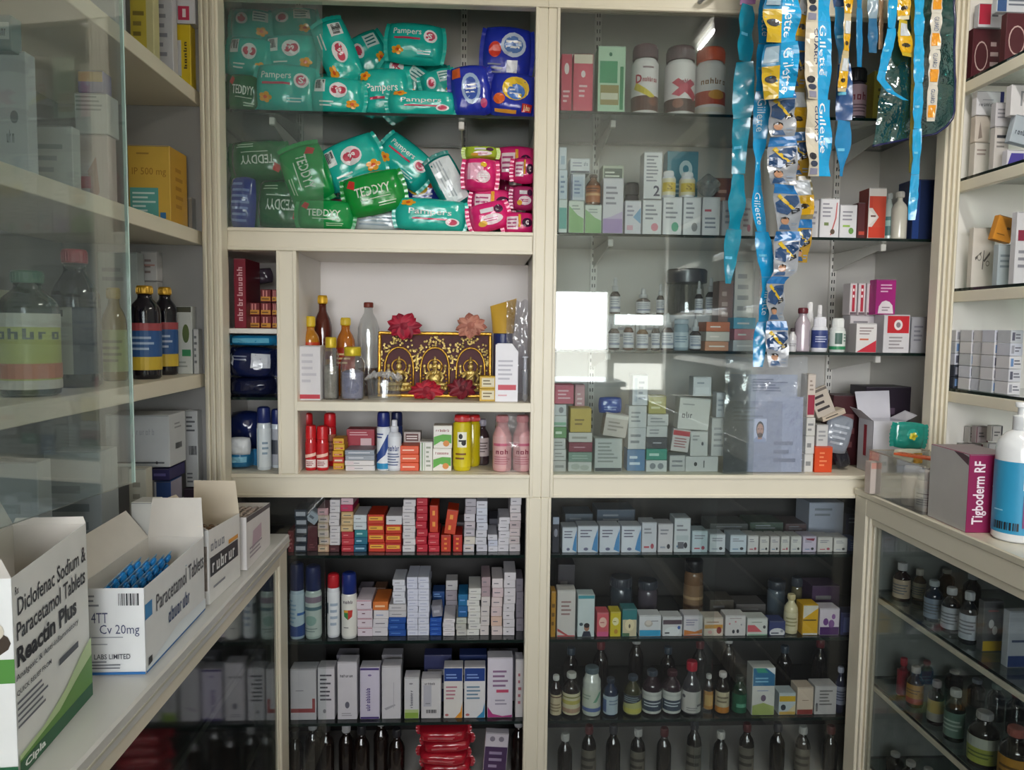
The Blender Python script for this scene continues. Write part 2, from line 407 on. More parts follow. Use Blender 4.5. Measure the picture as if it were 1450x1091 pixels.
# --- back unit, lower left and lower right
ZL = (.841, .586, .337)
def base_unit(label, x0, x1, xo0, xo1):
    c = thing('base_cabinet', label, 'cabinet')
    hframe(c, 'bottom_rail', x0, x1, .02, .11)
    if x0 < 0: vframe(c, 'stile', XP0-.008, XPM, .11, ZB0, True, False); vframe(c, 'stile', x0, -.70, .11, ZB0, False, True)
    else: vframe(c, 'stile', XPM, XP1-.004, .11, ZB0, False, True); vframe(c, 'stile', 1.16, x1, .11, ZB0, True, False)
    board(c, 'top_panel', x0, x1, .03, DB, ZB0, ZB0+.018, GREYLAM); board(c, 'bottom_panel', x0, x1, .03, DB, .09, .11, GREYLAM)
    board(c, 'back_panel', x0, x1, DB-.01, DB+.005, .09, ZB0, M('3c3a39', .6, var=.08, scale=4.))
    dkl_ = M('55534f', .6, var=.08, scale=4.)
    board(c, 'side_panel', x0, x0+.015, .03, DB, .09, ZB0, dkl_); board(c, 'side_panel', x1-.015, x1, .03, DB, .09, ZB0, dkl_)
    for z in ZL: glass_shelf(c, x0+.016, x1-.016, .04, .40, z, .009, g=film('base_shelf_glass', (.32, .38, .38), .07, .10, (.12, .13, .13)))
    return c
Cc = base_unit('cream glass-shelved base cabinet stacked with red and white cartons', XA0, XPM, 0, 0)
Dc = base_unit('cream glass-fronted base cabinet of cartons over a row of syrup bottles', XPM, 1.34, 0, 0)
pane(Cc, -.70, -.428, .010, .015, .11, ZB0); pane(Dc, XP1-.004, .70, .006, .011, .11, ZB0); pane(Dc, .66, 1.16, .018, .023, .11, ZB0)
# --- side units
def side_unit(name, label, xf, sgn, z0, z1, zshelf, xs, lip, backx, glass=None, ystile=-.085, wst=.05, shelf_g=False, endgrey=None, inner=None):
    """cabinet along a side wall; xf front plane, sgn=+1 opens towards +x (left wall), xs shelf front edge"""
    c = thing(name, label, 'cabinet'); Y0 = -3.0
    a = sgn
    # far stile with the aluminium sliding-door track profile on its near side
    m = MB(); m.box(xf, xf-a*wst, ystile, -.006, z0, z1, CREAM, .003)
    for i, q in enumerate((.006, .020, .034)): m.box(xf-a*q, xf-a*(q+.006), ystile-.012, ystile, z0, z1, CREAM, .001)
    m.build('stile', c)
    m = MB(); m.box(xf, xf-a*wst, Y0, Y0+.08, z0, z1, CREAM, .003); m.build('stile', c)
    board(c, 'end_panel', xf-a*wst, backx, -.024, -.006, z0, z1, endgrey or GREYLAM); board(c, 'back_panel', backx, backx-a*.012, Y0, -.006, z0, z1, inner or GREYLAM)
    board(c, 'end_panel', xf-a*wst, backx, Y0, Y0+.018, z0, z1, GREYLAM)
    for z in zshelf:
        if shelf_g:
            x0, x1 = sorted((xs, backx+a*.005)); glass_shelf(c, x0, x1, Y0+.02, -.026, z, .008)
            board(c, 'shelf_lip', xs+a*.004, xs-a*.014, Y0+.08, -.026, z-.008-lip, z-.0085, CREAM)
        else:
            board(c, 'shelf_board', xs, backx+a*.002, Y0+.02, -.026, z-lip, z, CREAM)
    return c
E1 = side_unit('side_cabinet', 'tall cream cabinet along the left with wooden shelves behind sliding glass', -.68, 1, .947, 2.74, (2.114, 1.750, 1.3685), -.74, .036, -1.11, ystile=-.06, endgrey=M('9b9a99', .55, var=.06, scale=5.), inner=M('8f9090', .55, var=.06, scale=5.))
board(E1, 'top_rail', -.68, -.73, -2.92, -.06, 2.64, 2.74); 
dm = MB().box(0, .005, 0, .938, 0, 1.385, film('door_glass', (.90, .94, .93), .07, .06, (.6, .66, .66), strength=2.)).build('glass_door', E1, (-.70, -1.76, 1.235), (0, 0, radians(-7.5)))      # hinged, standing a little open; diffuse share paints dust and reflection veil
MB().box(-.0004, .0054, .9382, .9405, 0, 1.385, M('b9d2cb', .15, coat=.5, var=0.)).build('polished_edge', dm)  # pale strip: light caught in the glass edge, put into its colour
pane(E1, -.710, -.705, -2.9, -1.80, .955, 2.66, GLASSD)
F1 = side_unit('base_cabinet', 'cream base cabinet under the left worktop with dark reflecting glass front', -.53, 1, .02, .903, (.62, .34), -.60, .012, -1.11, shelf_g=True)
board(F1, 'top_rail', -.53, -.57, -2.92, -.085, .85, .903); board(F1, 'bottom_rail', -.53, -.57, -2.92, -.085, .02, .10)
pane(F1, -.544, -.539, -2.92, -.09, .10, .85, film('dark_reflecting_glass', (.50, .55, .55), .06, .05, (.2, .22, .22), .06))
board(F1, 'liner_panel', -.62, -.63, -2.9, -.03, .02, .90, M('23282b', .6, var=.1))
ct = MB().box(-1.108, -.50, -2.98, -.095, .906, .943, M('c6c6c2', .3, coat=.3, var=.05, scale=5.), .004)
ct.box(-.5005, -.4985, -2.98, -.095, .921, .925, M('b9b6a8', .4))
tag(ct.build('worktop'), 'pale worktop along the left carrying the opened tablet cartons', 'worktop')
G1 = side_unit('side_cabinet', 'tall cream open cabinet along the right with lipped glass shelves', 1.285, -1, 1.058, 2.74, (2.198, 1.930, 1.627, 1.347), 1.335, .030, 1.655, ystile=-.05, shelf_g=True, endgrey=WHITELAM)
board(G1, 'top_rail', 1.285, 1.335, -2.92, -.05, 2.64, 2.74)
H1 = side_unit('base_cabinet', 'cream glass-fronted base cabinet of bottles under the right counter', 1.10, -1, .02, 1.034, (.756, .496, .250), 1.15, .014, 1.655, ystile=-.07, shelf_g=True, endgrey=M('8e938f', .6))
board(H1, 'top_rail', 1.10, 1.15, -2.92, -.07, .985, 1.034); board(H1, 'bottom_rail', 1.10, 1.15, -2.92, -.07, .02, .10)
board(H1, 'track_strip', 1.112, 1.144, -2.92, -.07, .962, .984, CREAM2)
pane(H1, 1.122, 1.127, -2.9, -.08, .10, .975)
ZC = 1.054
cm = MB().box(1.092, 1.652, -2.98, -.012, 1.0355, ZC, M('cfc8b4', .3, coat=.4, var=.05), .003)
tag(cm.build('counter_top'), 'cream counter top along the right carrying the magenta carton and blue bottle', 'counter')

# --- unseen counter behind the camera, added to keep light off the lower shelves
k_ = thing('shade_counter', 'unseen counter added behind the camera to shade the lower shelves', 'counter')
board(k_, 'body', -.75, 1.02, -3.62, -3.12, .02, 1.10, CREAM2); board(k_, 'top', -.78, 1.05, -3.66, -3.08, 1.101, 1.135, M('6a6660', .25, coat=.4)); board(k_, 'plinth', -.72, 1.0, -3.58, -3.16, 0, .0195, DARK)
# --- fluorescent batten on the ceiling over the right side of the aisle
t = thing('tube_light', 'white ceiling tube light over the aisle above the picture', 'lamp', (.966, -.93, 2.80))
MB().box(-.03, .03, -.31, .31, -.028, 0, WHITELAM, .003).build('housing', t)
MB().lathe([(.0001, -.30), (.013, -.299), (.013, .299), (.0001, .30)], M('fdfaf2', .4, var=0., emit=6.), 14).build('tube', t, (0, 0, -.046), (radians(90), 0, 0))
for y_ in (-.305, .305): MB().box(-.017, .017, y_-.008, y_+.008, -.064, -.028, WHITELAM, .002).build('end_cap', t)
la = bpy.data.lights.new('tube_glow', 'AREA'); la.shape = 'RECTANGLE'; la.size = .014; la.size_y = .58; la.energy = TUBE_W; la.color = (1, .96, .88)
lo = bpy.data.objects.new('tube_glow', la); COL.objects.link(lo); lo.parent = t; lo.location = (0, 0, -.062)
# ------------------------------------------------------------------ builders for the goods
def conform(m, deco, fn, nu=8, nv=1, seed=1, off=.0006, flip=False, ik=None):
    ik = ik or ink
    rnd = random.Random(seed)
    for vs, fs, c, L in deco2d(deco, rnd):
        o = off*(1+.5*L)
        for f in fs:
            P = [vs[i] for i in f]
            if len(f) == 3: m.add([fn(u, v, o) for u, v in P], [(2, 1, 0) if flip else (0, 1, 2)], ik(c)); continue
            for i in range(nu):
                A_ = clipx(P, i/nu, (i+1)/nu, 0)
                if len(A_) < 3: continue
                for j in range(nv):
                    B_ = clipx(A_, j/nv, (j+1)/nv, 1) if nv > 1 else A_
                    if len(B_) < 3: continue
                    r = list(range(len(B_))); m.add([fn(u, v, o) for u, v in B_], [r[::-1] if flip else r], ik(c))
def PX(x0, x1, yt, zb, Y):
    ym = yt if zb < 10 else (yt+zb)/2
    X0, X1 = atY(x0, ym, Y).x, atY(x1, ym, Y).x; xm = (x0+x1)/2
    return X0, X1, (zb if zb < 10 else atY(xm, zb, Y).z), atY(xm, yt, Y).z
def C(label, x0, x1, yt, zb, Y, d, col, deco=(), **k):
    """carton from its outline in the photograph at the real depth Y"""
    X0, X1, Z0, Z1 = PX(x0, x1, yt, zb, Y); g = .0012
    return carton(label, X0+g, X1-g, Z0+.0004, Z1, Y, d, col, deco, **k)
def LN(n=3, c='6a6d76', a=.12, b=.2, e=.88, f=.8): return ('l', a, b, e, f, n, c)
def R(a, b, c, e, col): return ('r', a, b, c, e, col)
def T(s, a, b, c, e, col, bold=.0): return ('t', s, a, b, c, e, col, bold)
ORD = ['lowest', 'second', 'third', 'fourth', 'fifth', 'sixth', 'seventh', 'eighth', 'ninth', 'tenth', 'eleventh', 'twelfth']
def stack(what, where, x0, x1, yt, zb, cols, Y=.07, d=.12, deco=None, jit=.002, lean=0., group=None, rz=0.):
    """pile of flat cartons lying end-on; cols listed from the bottom up; each entry colour or (colour, deco, word)"""
    X0, X1, Z0, Z1 = PX(x0, x1, yt, zb, Y); n = len(cols); h = (Z1-Z0)/n; rnd = random.Random(int(x0*7+yt))
    for i, c in enumerate(cols):
        dd = deco; w = what
        if isinstance(c, tuple): c, dd2, w2 = (c+(None, None))[:3]; dd = dd2 or dd; w = w2 or what
        dx = rnd.uniform(-jit, jit)+lean*i*h
        pos = 'topmost' if i == n-1 and n > 1 else ORD[i]+(' from bottom' if i else '')
        if n == 1: lab = f'{w} {where}'
        else: lab = f'{w}, {pos}, stack {where}'
        carton(lab, X0+.0006+dx, X1-.0006+dx, Z0+i*h+.0003, Z0+(i+1)*h-.0003, Y+rnd.uniform(0, .004), d, c, dd or (R(.1, .3, .9, .7, 'c9c9cf'), LN(1, '55565e', .16, .36, .84, .64)), name='tablet_carton', group=group or 'cartons stacked end-on', rz=rz+rnd.uniform(-.012, .012), seam=False)
# ---- bottles
def ring_label(m, r, z0, z1, col, deco, flat=1., arc=pi*.95, n=14, c=(0, 0), seed=3):
    def fn(u, v, o=0.): a = -pi/2+(u-.5)*arc; return (c[0]+(r+o)*cos(a), c[1]+(r+o)*sin(a)*flat, z0+(z1-z0)*v)
    m.grid(lambda u, v: fn(u, v), n, 1, card(col)); conform(m, deco, lambda u, v, o: fn(u, v, o), n, 1, seed, .0005)
def bottle(label, x0, x1, yt, zb, Y, body, cap, lab=None, deco=(), kind='syrup', cat='bottle', name='medicine_bottle', group=None, flat=1., caph=None, lz=(.10, .58), world=None, n=18, rough=.12, neck=None, metalcap=0., rz=0., capr=None, sh=.60):
    """round bottle: outline x0..x1 and top from the photo (or world=(X,r,Z0,H)), standing at depth Y (its front)"""
    if world: X, r, Z0, Hh = world; yc = Y
    else:
        X0, X1, Z0, Z1 = PX(x0, x1, yt, zb, Y); r = (X1-X0)/2-.0012; X = (X0+X1)/2; Hh = Z1-Z0; yc = Y+r*flat
    t = thing(name, label, cat, (X, yc, Z0+.0003), (0, 0, rz), group); b = body if isinstance(body, bpy.types.Material) else M(body, rough, coat=.4, var=.03)
    m = MB(); cp = M(cap, .35, metal=metalcap, var=.03); mc = MB()
    if kind == 'syrup':
        hc = caph or .15; nr = r*(neck or .46); cr = r*(capr or .52); zs = Hh*(1-hc)
        m.lathe([(r*.86, 0), (r*.98, Hh*.02), (r, Hh*.05), (r, Hh*sh), (r*.96, Hh*(sh+(1-hc-sh)*.22)), (r*.80, Hh*(sh+(1-hc-sh)*.45)), (nr*1.1, Hh*(sh+(1-hc-sh)*.72)), (nr, Hh*(sh+(1-hc-sh)*.82)), (nr, zs+.001)], b, n, flat=flat)
        mc.lathe([(cr, zs), (cr*1.03, zs+Hh*.01), (cr*1.02, Hh*.985), (cr*.9, Hh)], cp, n)
        for k in range(n): a = 2*pi*k/n; mc.box(cr*1.02*cos(a)-.0006, cr*1.02*cos(a)+.0006, cr*1.02*sin(a)-.0006, cr*1.02*sin(a)+.0006, zs+Hh*.015, Hh*.975, cp)
    elif kind == 'dropper':
        zs = Hh*.62; m.lathe([(r*.9, 0), (r, Hh*.03), (r, Hh*.52), (r*.7, Hh*.59), (r*.5, Hh*.62), (r*.5, Hh*.64)], b, n, flat=flat)
        mc.lathe([(r*.62, zs), (r*.62, Hh*.76), (r*.36, Hh*.78), (r*.32, Hh*.95), (r*.2, Hh)], cp, n)
    elif kind == 'can':
        hc = caph or .26; zs = Hh*(1-hc); m.lathe([(r*.94, 0), (r, Hh*.015), (r, zs-Hh*.03), (r*.93, zs), (r*.9, zs+.0015)], b, n)
        mc.lathe([(r*.95, zs+.001), (r*.97, zs+Hh*.01), (r*.95, Hh*.93), (r*.88, Hh*.98), (r*.6, Hh)], cp, n)
    elif kind == 'spray':
        zs = Hh*.76; m.lathe([(r*.94, 0), (r, Hh*.02), (r, Hh*.70), (r*.8, Hh*.745), (r*.55, zs), (r*.5, zs+.001)], b, n)
        mc.lathe([(r*.56, zs), (r*.56, Hh*.86), (r*.42, Hh*.88), (r*.40, Hh*.98), (r*.3, Hh)], cp, n); mc.box(-r*.12, r*.12, -r*.55, 0, Hh*.91, Hh*.95, cp, .0005)
    elif kind == 'tub':
        hc = caph or .22; zs = Hh*(1-hc); m.lathe([(r*.9, 0), (r*.97, Hh*.02), (r, Hh*.08), (r, zs-Hh*.07), (r*.9, zs-Hh*.02), (r*.82, zs+.001)], b, n, flat=flat)
        cr = r*(capr or .93); mc.lathe([(cr, zs), (cr*1.02, zs+Hh*.01), (cr, Hh*.97), (cr*.93, Hh)], cp, n, flat=flat)
        for k in range(n*2): a = 2*pi*k/n/2; mc.box(cr*1.005*cos(a)-.0007, cr*1.005*cos(a)+.0007, flat*cr*1.005*sin(a)-.0007, flat*cr*1.005*sin(a)+.0007, zs+Hh*.015, Hh*.95, cp)
    elif kind == 'pump':
        zs = Hh*.80; m.lathe([(r*.92, 0), (r, Hh*.02), (r, Hh*.66), (r*.93, Hh*.72), (r*.6, Hh*.78), (r*.34, zs), (r*.34, zs+.001)], b, n, flat=flat)
        mc.lathe([(r*.38, zs), (r*.38, Hh*.9), (r*.2, Hh*.91), (r*.2, Hh*.96), (r*.3, Hh*.965), (r*.3, Hh)], cp, n)
    m.build('body', t); mc.build('cap', t)
    if lab:
        ml = MB(); ring_label(ml, r*1.004+.0004, Hh*lz[0], Hh*lz[1], lab, deco, flat, pi*1.15); ml.build('paper_label', t)
    return t
# ---- soft packs
FILM = {}
def soft(c, rough=.2, coat=.6):
    return M(c, rough, coat=coat, var=.10, scale=34., bump=.45)
PILE = None
def flush():
    """settle the queued soft packs: front ones first, the ones behind pushed back until they clear"""
    global PILE
    q, PILE = PILE, None; done = []
    q.sort(key=lambda a: a[0][5])
    for a, k in q:
        label, cx, cy, w, h, Y = a[:6]; rot = a[6] if len(a) > 6 else k.get('rot', 0.); t = k.get('t', .07)*.82; k['t'] = t
        r = radians(rot); hx = (w*abs(cos(r))+h*abs(sin(r)))/2; hy = (h*abs(cos(r))+w*abs(sin(r)))/2
        for _ in range(40):
            hit = [d for d in done if abs(d[0]-cx) < (hx+d[2])*.74 and abs(d[1]-cy) < (hy+d[3])*.74 and Y < d[4]+d[5]*.74 and d[4] < Y+t*.74]
            if not hit: break
            Y2 = max(d[4]+d[5]*.75 for d in hit)
            if Y2+t > .398: t = k['t'] = max(.03, .398-Y2); Y = min(Y2, .36); break
            Y = Y2
        done.append((cx, cy, hx, hy, Y, t)); pack(*(a[:5]+(Y,)+a[6:]), **k)
def pack(*a, **k):
    if PILE is not None: PILE.append((a, k)); return
    return pack1(*a, **k)
def pack1(label, cx, cy, w, h, Y, rot=0., t=.07, col='1aa79b', deco=(), name='nappy_pack', cat='packet', group=None, tilt=0., turn=0., seals=True, sealcol=None, zmin=None, seed=0, sharp=.45, n=16, world=None, wr=1.5):
    """puffed plastic packet, centre/size from the photo at depth Y (front bulge), rot in degrees clockwise as seen"""
    if world: X, Z, W, Hh = world
    else:
        p = atY(cx, cy, Y+t/2); s = (p.y-CAM.y)/F*1.0; X, Z, W, Hh = p.x, p.z, w*s, h*s
    if zmin is not None:
        a = abs(radians(rot)); hv = (Hh*abs(cos(a))+W*abs(sin(a)))/2*.97
        if Z-hv < zmin: Z = zmin+hv
    sd = Vector((cx*.13, cy*.17, seed))
    def P(u, v, sgn, o=0.):
        a, b = 2*u-1, 2*v-1
        px = a*W/2*(1-.10*b*b*abs(a)); pz = b*Hh/2*(1-.10*a*a*abs(b))
        k = max(0, (1-abs(a)**3.2))**sharp*max(0, (1-abs(b)**3.2))**sharp
        q = Vector((px*28, pz*28, 0))+sd
        wv = noise.noise(q)*.5+noise.noise(q*2.3)*.25+.28*noise.noise(Vector((a*9, b*3, 0))+sd)
        y = sgn*(t/2*k+wr*(.007*wv*k))
        if sgn < 0: y -= o
        return (px, y, pz)
    m = MB(); mt = soft(col)
    m.grid(lambda u, v: P(u, v, -1), n, n, mt); m.grid(lambda u, v: P(u, v, 1), n, n, mt, flip=True)
    o = m.build(name)
    o.matrix_world = Matrix.Translation((X, Y+t/2, Z)) @ Matrix.Rotation(turn, 4, 'Z') @ Matrix.Rotation(radians(rot), 4, 'Y') @ Matrix.Rotation(tilt, 4, 'X')
    tag(o, label, cat, group)
    if deco:
        m = MB(); conform(m, deco, lambda u, v, q: P(u, v, -1, q+.0011), 10, 10, 5, .0008, ik=gink)
        m.build('printed_design', o)
    if seals:
        for sx in (-1, 1):
            m = MB()
            def S(u, v, sx=sx): b = 2*v-1; return (sx*(W/2*(1-.10*b*b)*.985+u*.012), .003*sin(v*40)*u, b*Hh/2*.86*(1+.06*u))
            m.grid(S, 2, 16, soft(sealcol or col)); m.build('end_seal', o)
    return o
def flower(u, v, r, c1='f2a72a', c2='e2581e', asp=1.):
    return [('c', u+r*.75*cos(k*pi*.4), v+asp*r*.75*sin(k*pi*.4), r*.5, asp*r*.5, c1) for k in range(5)]+[('c', u, v, r*.4, asp*r*.4, c2)]
def pampers(var=0):
    W_ = 'eef6f4'
    if var == 0: return [T('Pampers', .12, .60, .62, .78, W_, .01), R(.14, .52, .60, .565, 'c8395a'), ('c', .78, .62, .12, .15, 'f4f0f2'), ('c', .78, .62, .085, .105, 'd2526e'), T('S', .74, .56, .82, .68, 'ffffff', .02)]+flower(.2, .25, .09)+[R(.55, .14, .85, .30, '25b9b4'), LN(2, 'd8efec', .56, .16, .84, .28)]
    if var == 1: return [R(.10, .52, .30, .86, 'e9eeee'), ('b', .12, .60, .28, .84), ('c', .55, .58, .17, .20, 'f2eef0'), ('c', .49, .58, .075, .10, 'd04c62'), ('c', .62, .58, .075, .10, 'd04c62'), T('99', .50, .53, .62, .63, 'ffffff', .02)]+flower(.82, .22, .10)+[LN(2, 'd8efec', .2, .12, .62, .3)]
    if var == 2: return [T('Pampers', .2, .42, .8, .64, W_, .01), R(.25, .32, .75, .37, 'c8395a'), ('c', .82, .28, .10, .12, 'f4f0f2'), ('c', .82, .28, .07, .085, 'd2526e')]+flower(.18, .8, .09)
    return [('c', .3, .6, .14, .17, 'f2eef0'), ('c', .3, .6, .09, .11, 'cf4a66'), R(.55, .55, .9, .85, 'cfe9e6'), LN(3, '2f7f80', .58, .58, .88, .82)]+flower(.78, .25, .11)
def teddyy(up=False):
    d = [T('TEDDYY', .2, .42, .8, .64, 'e8f3e6', .015), R(.30, .33, .78, .35, 'd8ecd6'), ('p', [(.08, .72), (.2, .62), (.24, .8), (.14, .88)], 'cf3a34'), LN(2, 'bfe0bf', .55, .12, .9, .24)]
    if up:
        f = lambda p: (1-p[0], 1-p[1]); r = []
        for q in d:
            if q[0] == 't': r.append(('t2',)+q[1:])
            elif q[0] == 'p': r.append(('p', [f(a) for a in q[1]], q[2]))
            else: r.append(q[:1]+(1-q[3], 1-q[4], 1-q[1], 1-q[2])+q[5:])
        return [q for q in r if q[0] != 't2']+[('t', 'TEDDYY', .8, .64, .2, .42, 'e8f3e6', .015)]
    return d
# ------------------------------------------------------------------ nappy packs, upper shelf of the back unit
TEAL, GREEN, NAVY, PINK = '1fbfb1', '0f9a4a', '2436b4', 'ea2a7c'
GN = 'nappy packs piled in the back cabinet'
PILE = []
def teal(label, cx, cy, w, h, Y, rot, v, z=None, **k): return pack(label, cx, cy, w, h, Y, rot, col=k.pop('col', TEAL), deco=pampers(v), group=GN, zmin=z, seed=cx, **k)
teal('teal nappy pack at the top left corner of the pile beside the cream post', 358, 37, 58, 44, .22, 4, 3, wr=1.2)
teal('teal nappy pack behind the glass edge, second of the topmost row', 416, 34, 62, 42, .23, -3, 3)
teal('teal nappy pack with a round badge, left end above the dark green pack', 354, 82, 58, 54, .10, 5, 1)
teal('teal nappy pack with barcode and orange flower above the biggest front pack', 412, 78, 70, 54, .12, -3, 1)
teal('large rounded teal nappy pack in front, left of the barcode pack', 406, 130, 82, 66, .05, 2, 0, ZS_A, t=.08)
teal('teal nappy pack standing steeply tilted over the gap in the front row', 478, 75, 88, 50, .10, 68, 1, t=.06)
teal('teal nappy pack leaning behind the steeply tilted one', 522, 78, 50, 60, .19, -28, 3)
teal('teal nappy pack lying flat in front with barcode at its left end', 478, 140, 72, 50, .05, 2, 1, ZS_A, t=.075)
teal('teal nappy pack with white lettering at the middle of the front row', 543, 132, 70, 66, .07, -4, 2, ZS_A, t=.075)
teal('teal nappy pack slipping to the right behind the lettered middle pack', 572, 112, 70, 58, .16, 32, 3)
teal('single teal nappy pack perched highest on top of the pile', 588, 63, 76, 56, .15, 3, 0, t=.08)
teal('small teal nappy pack with a pale end beside the navy packs', 622, 124, 46, 48, .13, -18, 3)
teal('low teal nappy pack squeezed under the lettered pack by the navy ones', 597, 150, 92, 36, .05, 0, 2, ZS_A, t=.06)
pack('dark green nappy pack at the left end of the upper shelf', 348, 135, 46, 52, .07, 6, col='0a6a3a', deco=teddyy(), group=GN, zmin=ZS_A)
pack('teal nappy pack hidden low behind the flat barcode pack', 470, 135, 80, 58, .22, 0, col=TEAL, deco=pampers(3), group=GN, zmin=ZS_A)
pack('teal nappy pack at the back supporting the topmost row', 370, 120, 90, 80, .24, 0, col=TEAL, deco=pampers(2), group=GN, zmin=ZS_A)
pack('teal nappy pack at the back under the perched one', 590, 125, 90, 72, .25, 0, col=TEAL, deco=pampers(0), group=GN, zmin=ZS_A)
def navyd(v):
    if v == 0: return [('c', .62, .62, .26, .22, 'c9d6ea'), ('c', .62, .62, .20, .15, '5f86c6'), LN(2, 'ffffff', .46, .54, .80, .72), ('c', .24, .52, .13, .14, 'd8402e'), R(.50, .12, .72, .34, 'e4e6ee'), LN(3, '8f93a8', .1, .1, .42, .3)]
    if v == 1: return [('c', .5, .5, .24, .30, 'a8bfe0'), ('c', .5, .5, .17, .22, '3d5cb4'), LN(3, 'ffffff', .36, .40, .66, .60), R(.04, .72, .26, .92, 'd8622e'), ('c', .8, .2, .09, .09, 'd04a7e')]
    return [('c', .55, .6, .30, .26, 'f0c93a'), ('c', .56, .52, .20, .16, '4d7fd0'), LN(2, 'ffffff', .42, .45, .72, .60), ('c', .2, .35, .13, .12, 'ea6a2a'), R(.72, .10, .95, .28, 'd8342e'), ('w', .76, .13, .92, .25, 3, 'ffe7b0'), R(.1, .06, .6, .13, 'e8a23a')]
GS = 'navy pads packs'
pack('navy sanitary pad pack standing on top of the two front ones', 718, 78, 66, 76, .10, 3, col=NAVY, deco=navyd(0), name='sanitary_pad_pack', group=GS, t=.07)
pack('navy sanitary pad pack with silver oval, left of the yellow-splashed one', 667, 132, 54, 70, .05, -6, col=NAVY, deco=navyd(1), name='sanitary_pad_pack', group=GS, zmin=ZS_A)
pack('navy sanitary pad pack with yellow splash beside the centre post', 726, 139, 62, 62, .05, 4, col=NAVY, deco=navyd(2), name='sanitary_pad_pack', group=GS, zmin=ZS_A)
flush(); PILE = []
# ---- lower half of the compartment
z = ZM1
pack('dark green nappy pack high at the left with upside-down lettering', 368, 227, 76, 54, .09, 176, col='0b7038', deco=teddyy(), group=GN)
pack('green nappy pack turned on end in the middle left of the pile', 434, 247, 78, 64, .06, 72, col=GREEN, deco=teddyy(), group=GN, t=.08)
pack('dark green nappy pack low at the left, half hidden by the one on end', 400, 290, 66, 66, .10, 182, col='0a6a36', deco=teddyy(), group=GN, zmin=z)
pack('green nappy pack lying on the bottom board below the one on end', 461, 305, 76, 42, .05, 2, col=GREEN, deco=teddyy(), group=GN, zmin=z)
teal('teal nappy pack tilted up to the right above the bright green pack', 498, 231, 86, 64, .08, -24, 1, t=.08)
pack('bright green nappy pack with bold white lettering at the centre of the pile', 530, 274, 82, 58, .05, -14, col='109a3c', deco=teddyy(), group=GN, t=.085)
teal('teal nappy pack tilted down to the right under the glass shelf', 574, 230, 78, 54, .08, 38, 0, t=.08)
pack('teal and white pack leaning with its pale end panel to the front', 634, 258, 74, 44, .07, 62, col='12857f', deco=[R(.06, .2, .94, .92, 'dfe6ea'), LN(3, 'aab4bc', .1, .3, .9, .6)], group=GN, t=.06)
pack('navy pack with orange print wedged under the teal packs', 597, 272, 62, 40, .09, -8, col='22389c', deco=[('c', .45, .6, .22, .26, 'e9c23c'), ('c', .75, .7, .14, .18, 'dd5a34'), R(.05, .55, .28, .8, 'de6a3a'), LN(2, 'e8ecf6', .3, .15, .8, .4)], group=GN, name='sanitary_pad_pack')
teal('wide teal nappy pack lying at the bottom right of the green packs', 610, 305, 98, 46, .05, 3, 2, z, t=.08)
pack('clear and white pack lying on the bottom board under the bright green pack', 535, 313, 70, 30, .06, 2, col='cfd8de', deco=[LN(3, '9fb2c2', .15, .2, .85, .7)], group=GN, zmin=z, t=.06)
pack('purple blue pack standing at the bottom left corner of the compartment', 345, 288, 34, 72, .06, 2, col='2e3f9e', deco=[LN(7, '7f90d2', .15, .1, .85, .9)], group=GN, zmin=z, seals=False)
pack('dark green nappy pack at the back of the lower shelf by the left post', 375, 285, 90, 78, .24, 0, col='0a6a36', deco=teddyy(), group=GN, zmin=z)
teal('teal nappy pack at the back of the lower shelf behind the tilted one', 495, 290, 110, 76, .24, 0, 0, z)
teal('teal nappy pack at the back of the lower shelf behind the wide one', 600, 292, 100, 72, .24, 0, 2, z)
def pinkd(v):
    if v == 0: return [R(.1, .3, .6, .8, 'f2b7cf'), ('c', .6, .4, .22, .18, 'f6dbe6'), LN(3, 'ffffff', .45, .3, .78, .5), ('c', .6, .75, .1, .08, 'f0c93a')]
    if v == 1: return [('c', .75, .5, .17, .2, '43143a'), T('C', .70, .40, .80, .60, 'f2dfe8', .03), R(.08, .2, .45, .75, 'f4dfe8'), LN(3, 'b24a7c', .1, .25, .43, .7), R(.46, .3, .54, .85, 'efb03a')]
    return [('c', .55, .35, .3, .18, 'f7e6ee'), LN(2, 'c83a80', .34, .28, .76, .42), R(.3, .6, .65, .75, 'e8e2ea'), ('c', .78, .66, .12, .14, '4a1840'), ('c', .3, .25, .12, .1, 'f0c04a')]
GP = 'pink pads packs'
def pinkp(label, *a, v=0, **k): return pack(label, *a, col=k.pop('col', PINK), deco=pinkd(v), name='sanitary_pad_pack', group=GP, **k)
pinkp('pink pad pack with a pale panel, left end of the pink pile', 680, 248, 44, 46, .06, 2, v=0)
pinkp('lime green pad pack lying flat on the left pink pack', 681, 217, 44, 18, .08, 0, v=2, col='b5cf3a', t=.06)
pinkp('pink pad pack high at the right of the pile behind the white-panelled one', 731, 232, 50, 48, .10, 0, v=1)
pinkp('pink pad pack with a dark badge beside the centre post', 742, 242, 30, 36, .04, 2, v=1)
pinkp('pink pad pack with a barcode panel in the middle of the pile', 697, 288, 58, 40, .08, 2, v=1)
pinkp('rounded pink pad pack tipped over at the front of the pile', 692, 310, 54, 40, .04, -14, v=2, zmin=z)
pinkp('pink pad pack lying at the bottom right corner by the post', 735, 317, 42, 32, .04, 0, v=1, zmin=z)
pinkp('lime and pink pad pack between the two right hand pink packs', 741, 281, 30, 34, .05, 0, v=2, col='c23a78')
pinkp('lime green pad pack standing at the back under the glass shelf', 681, 270, 46, 108, .20, 0, v=0, col='b9cf48', zmin=z)
pinkp('dark pink pad pack standing at the back beside the lime one', 730, 275, 50, 98, .21, 0, v=2, col='b01a58', zmin=z)
flush()
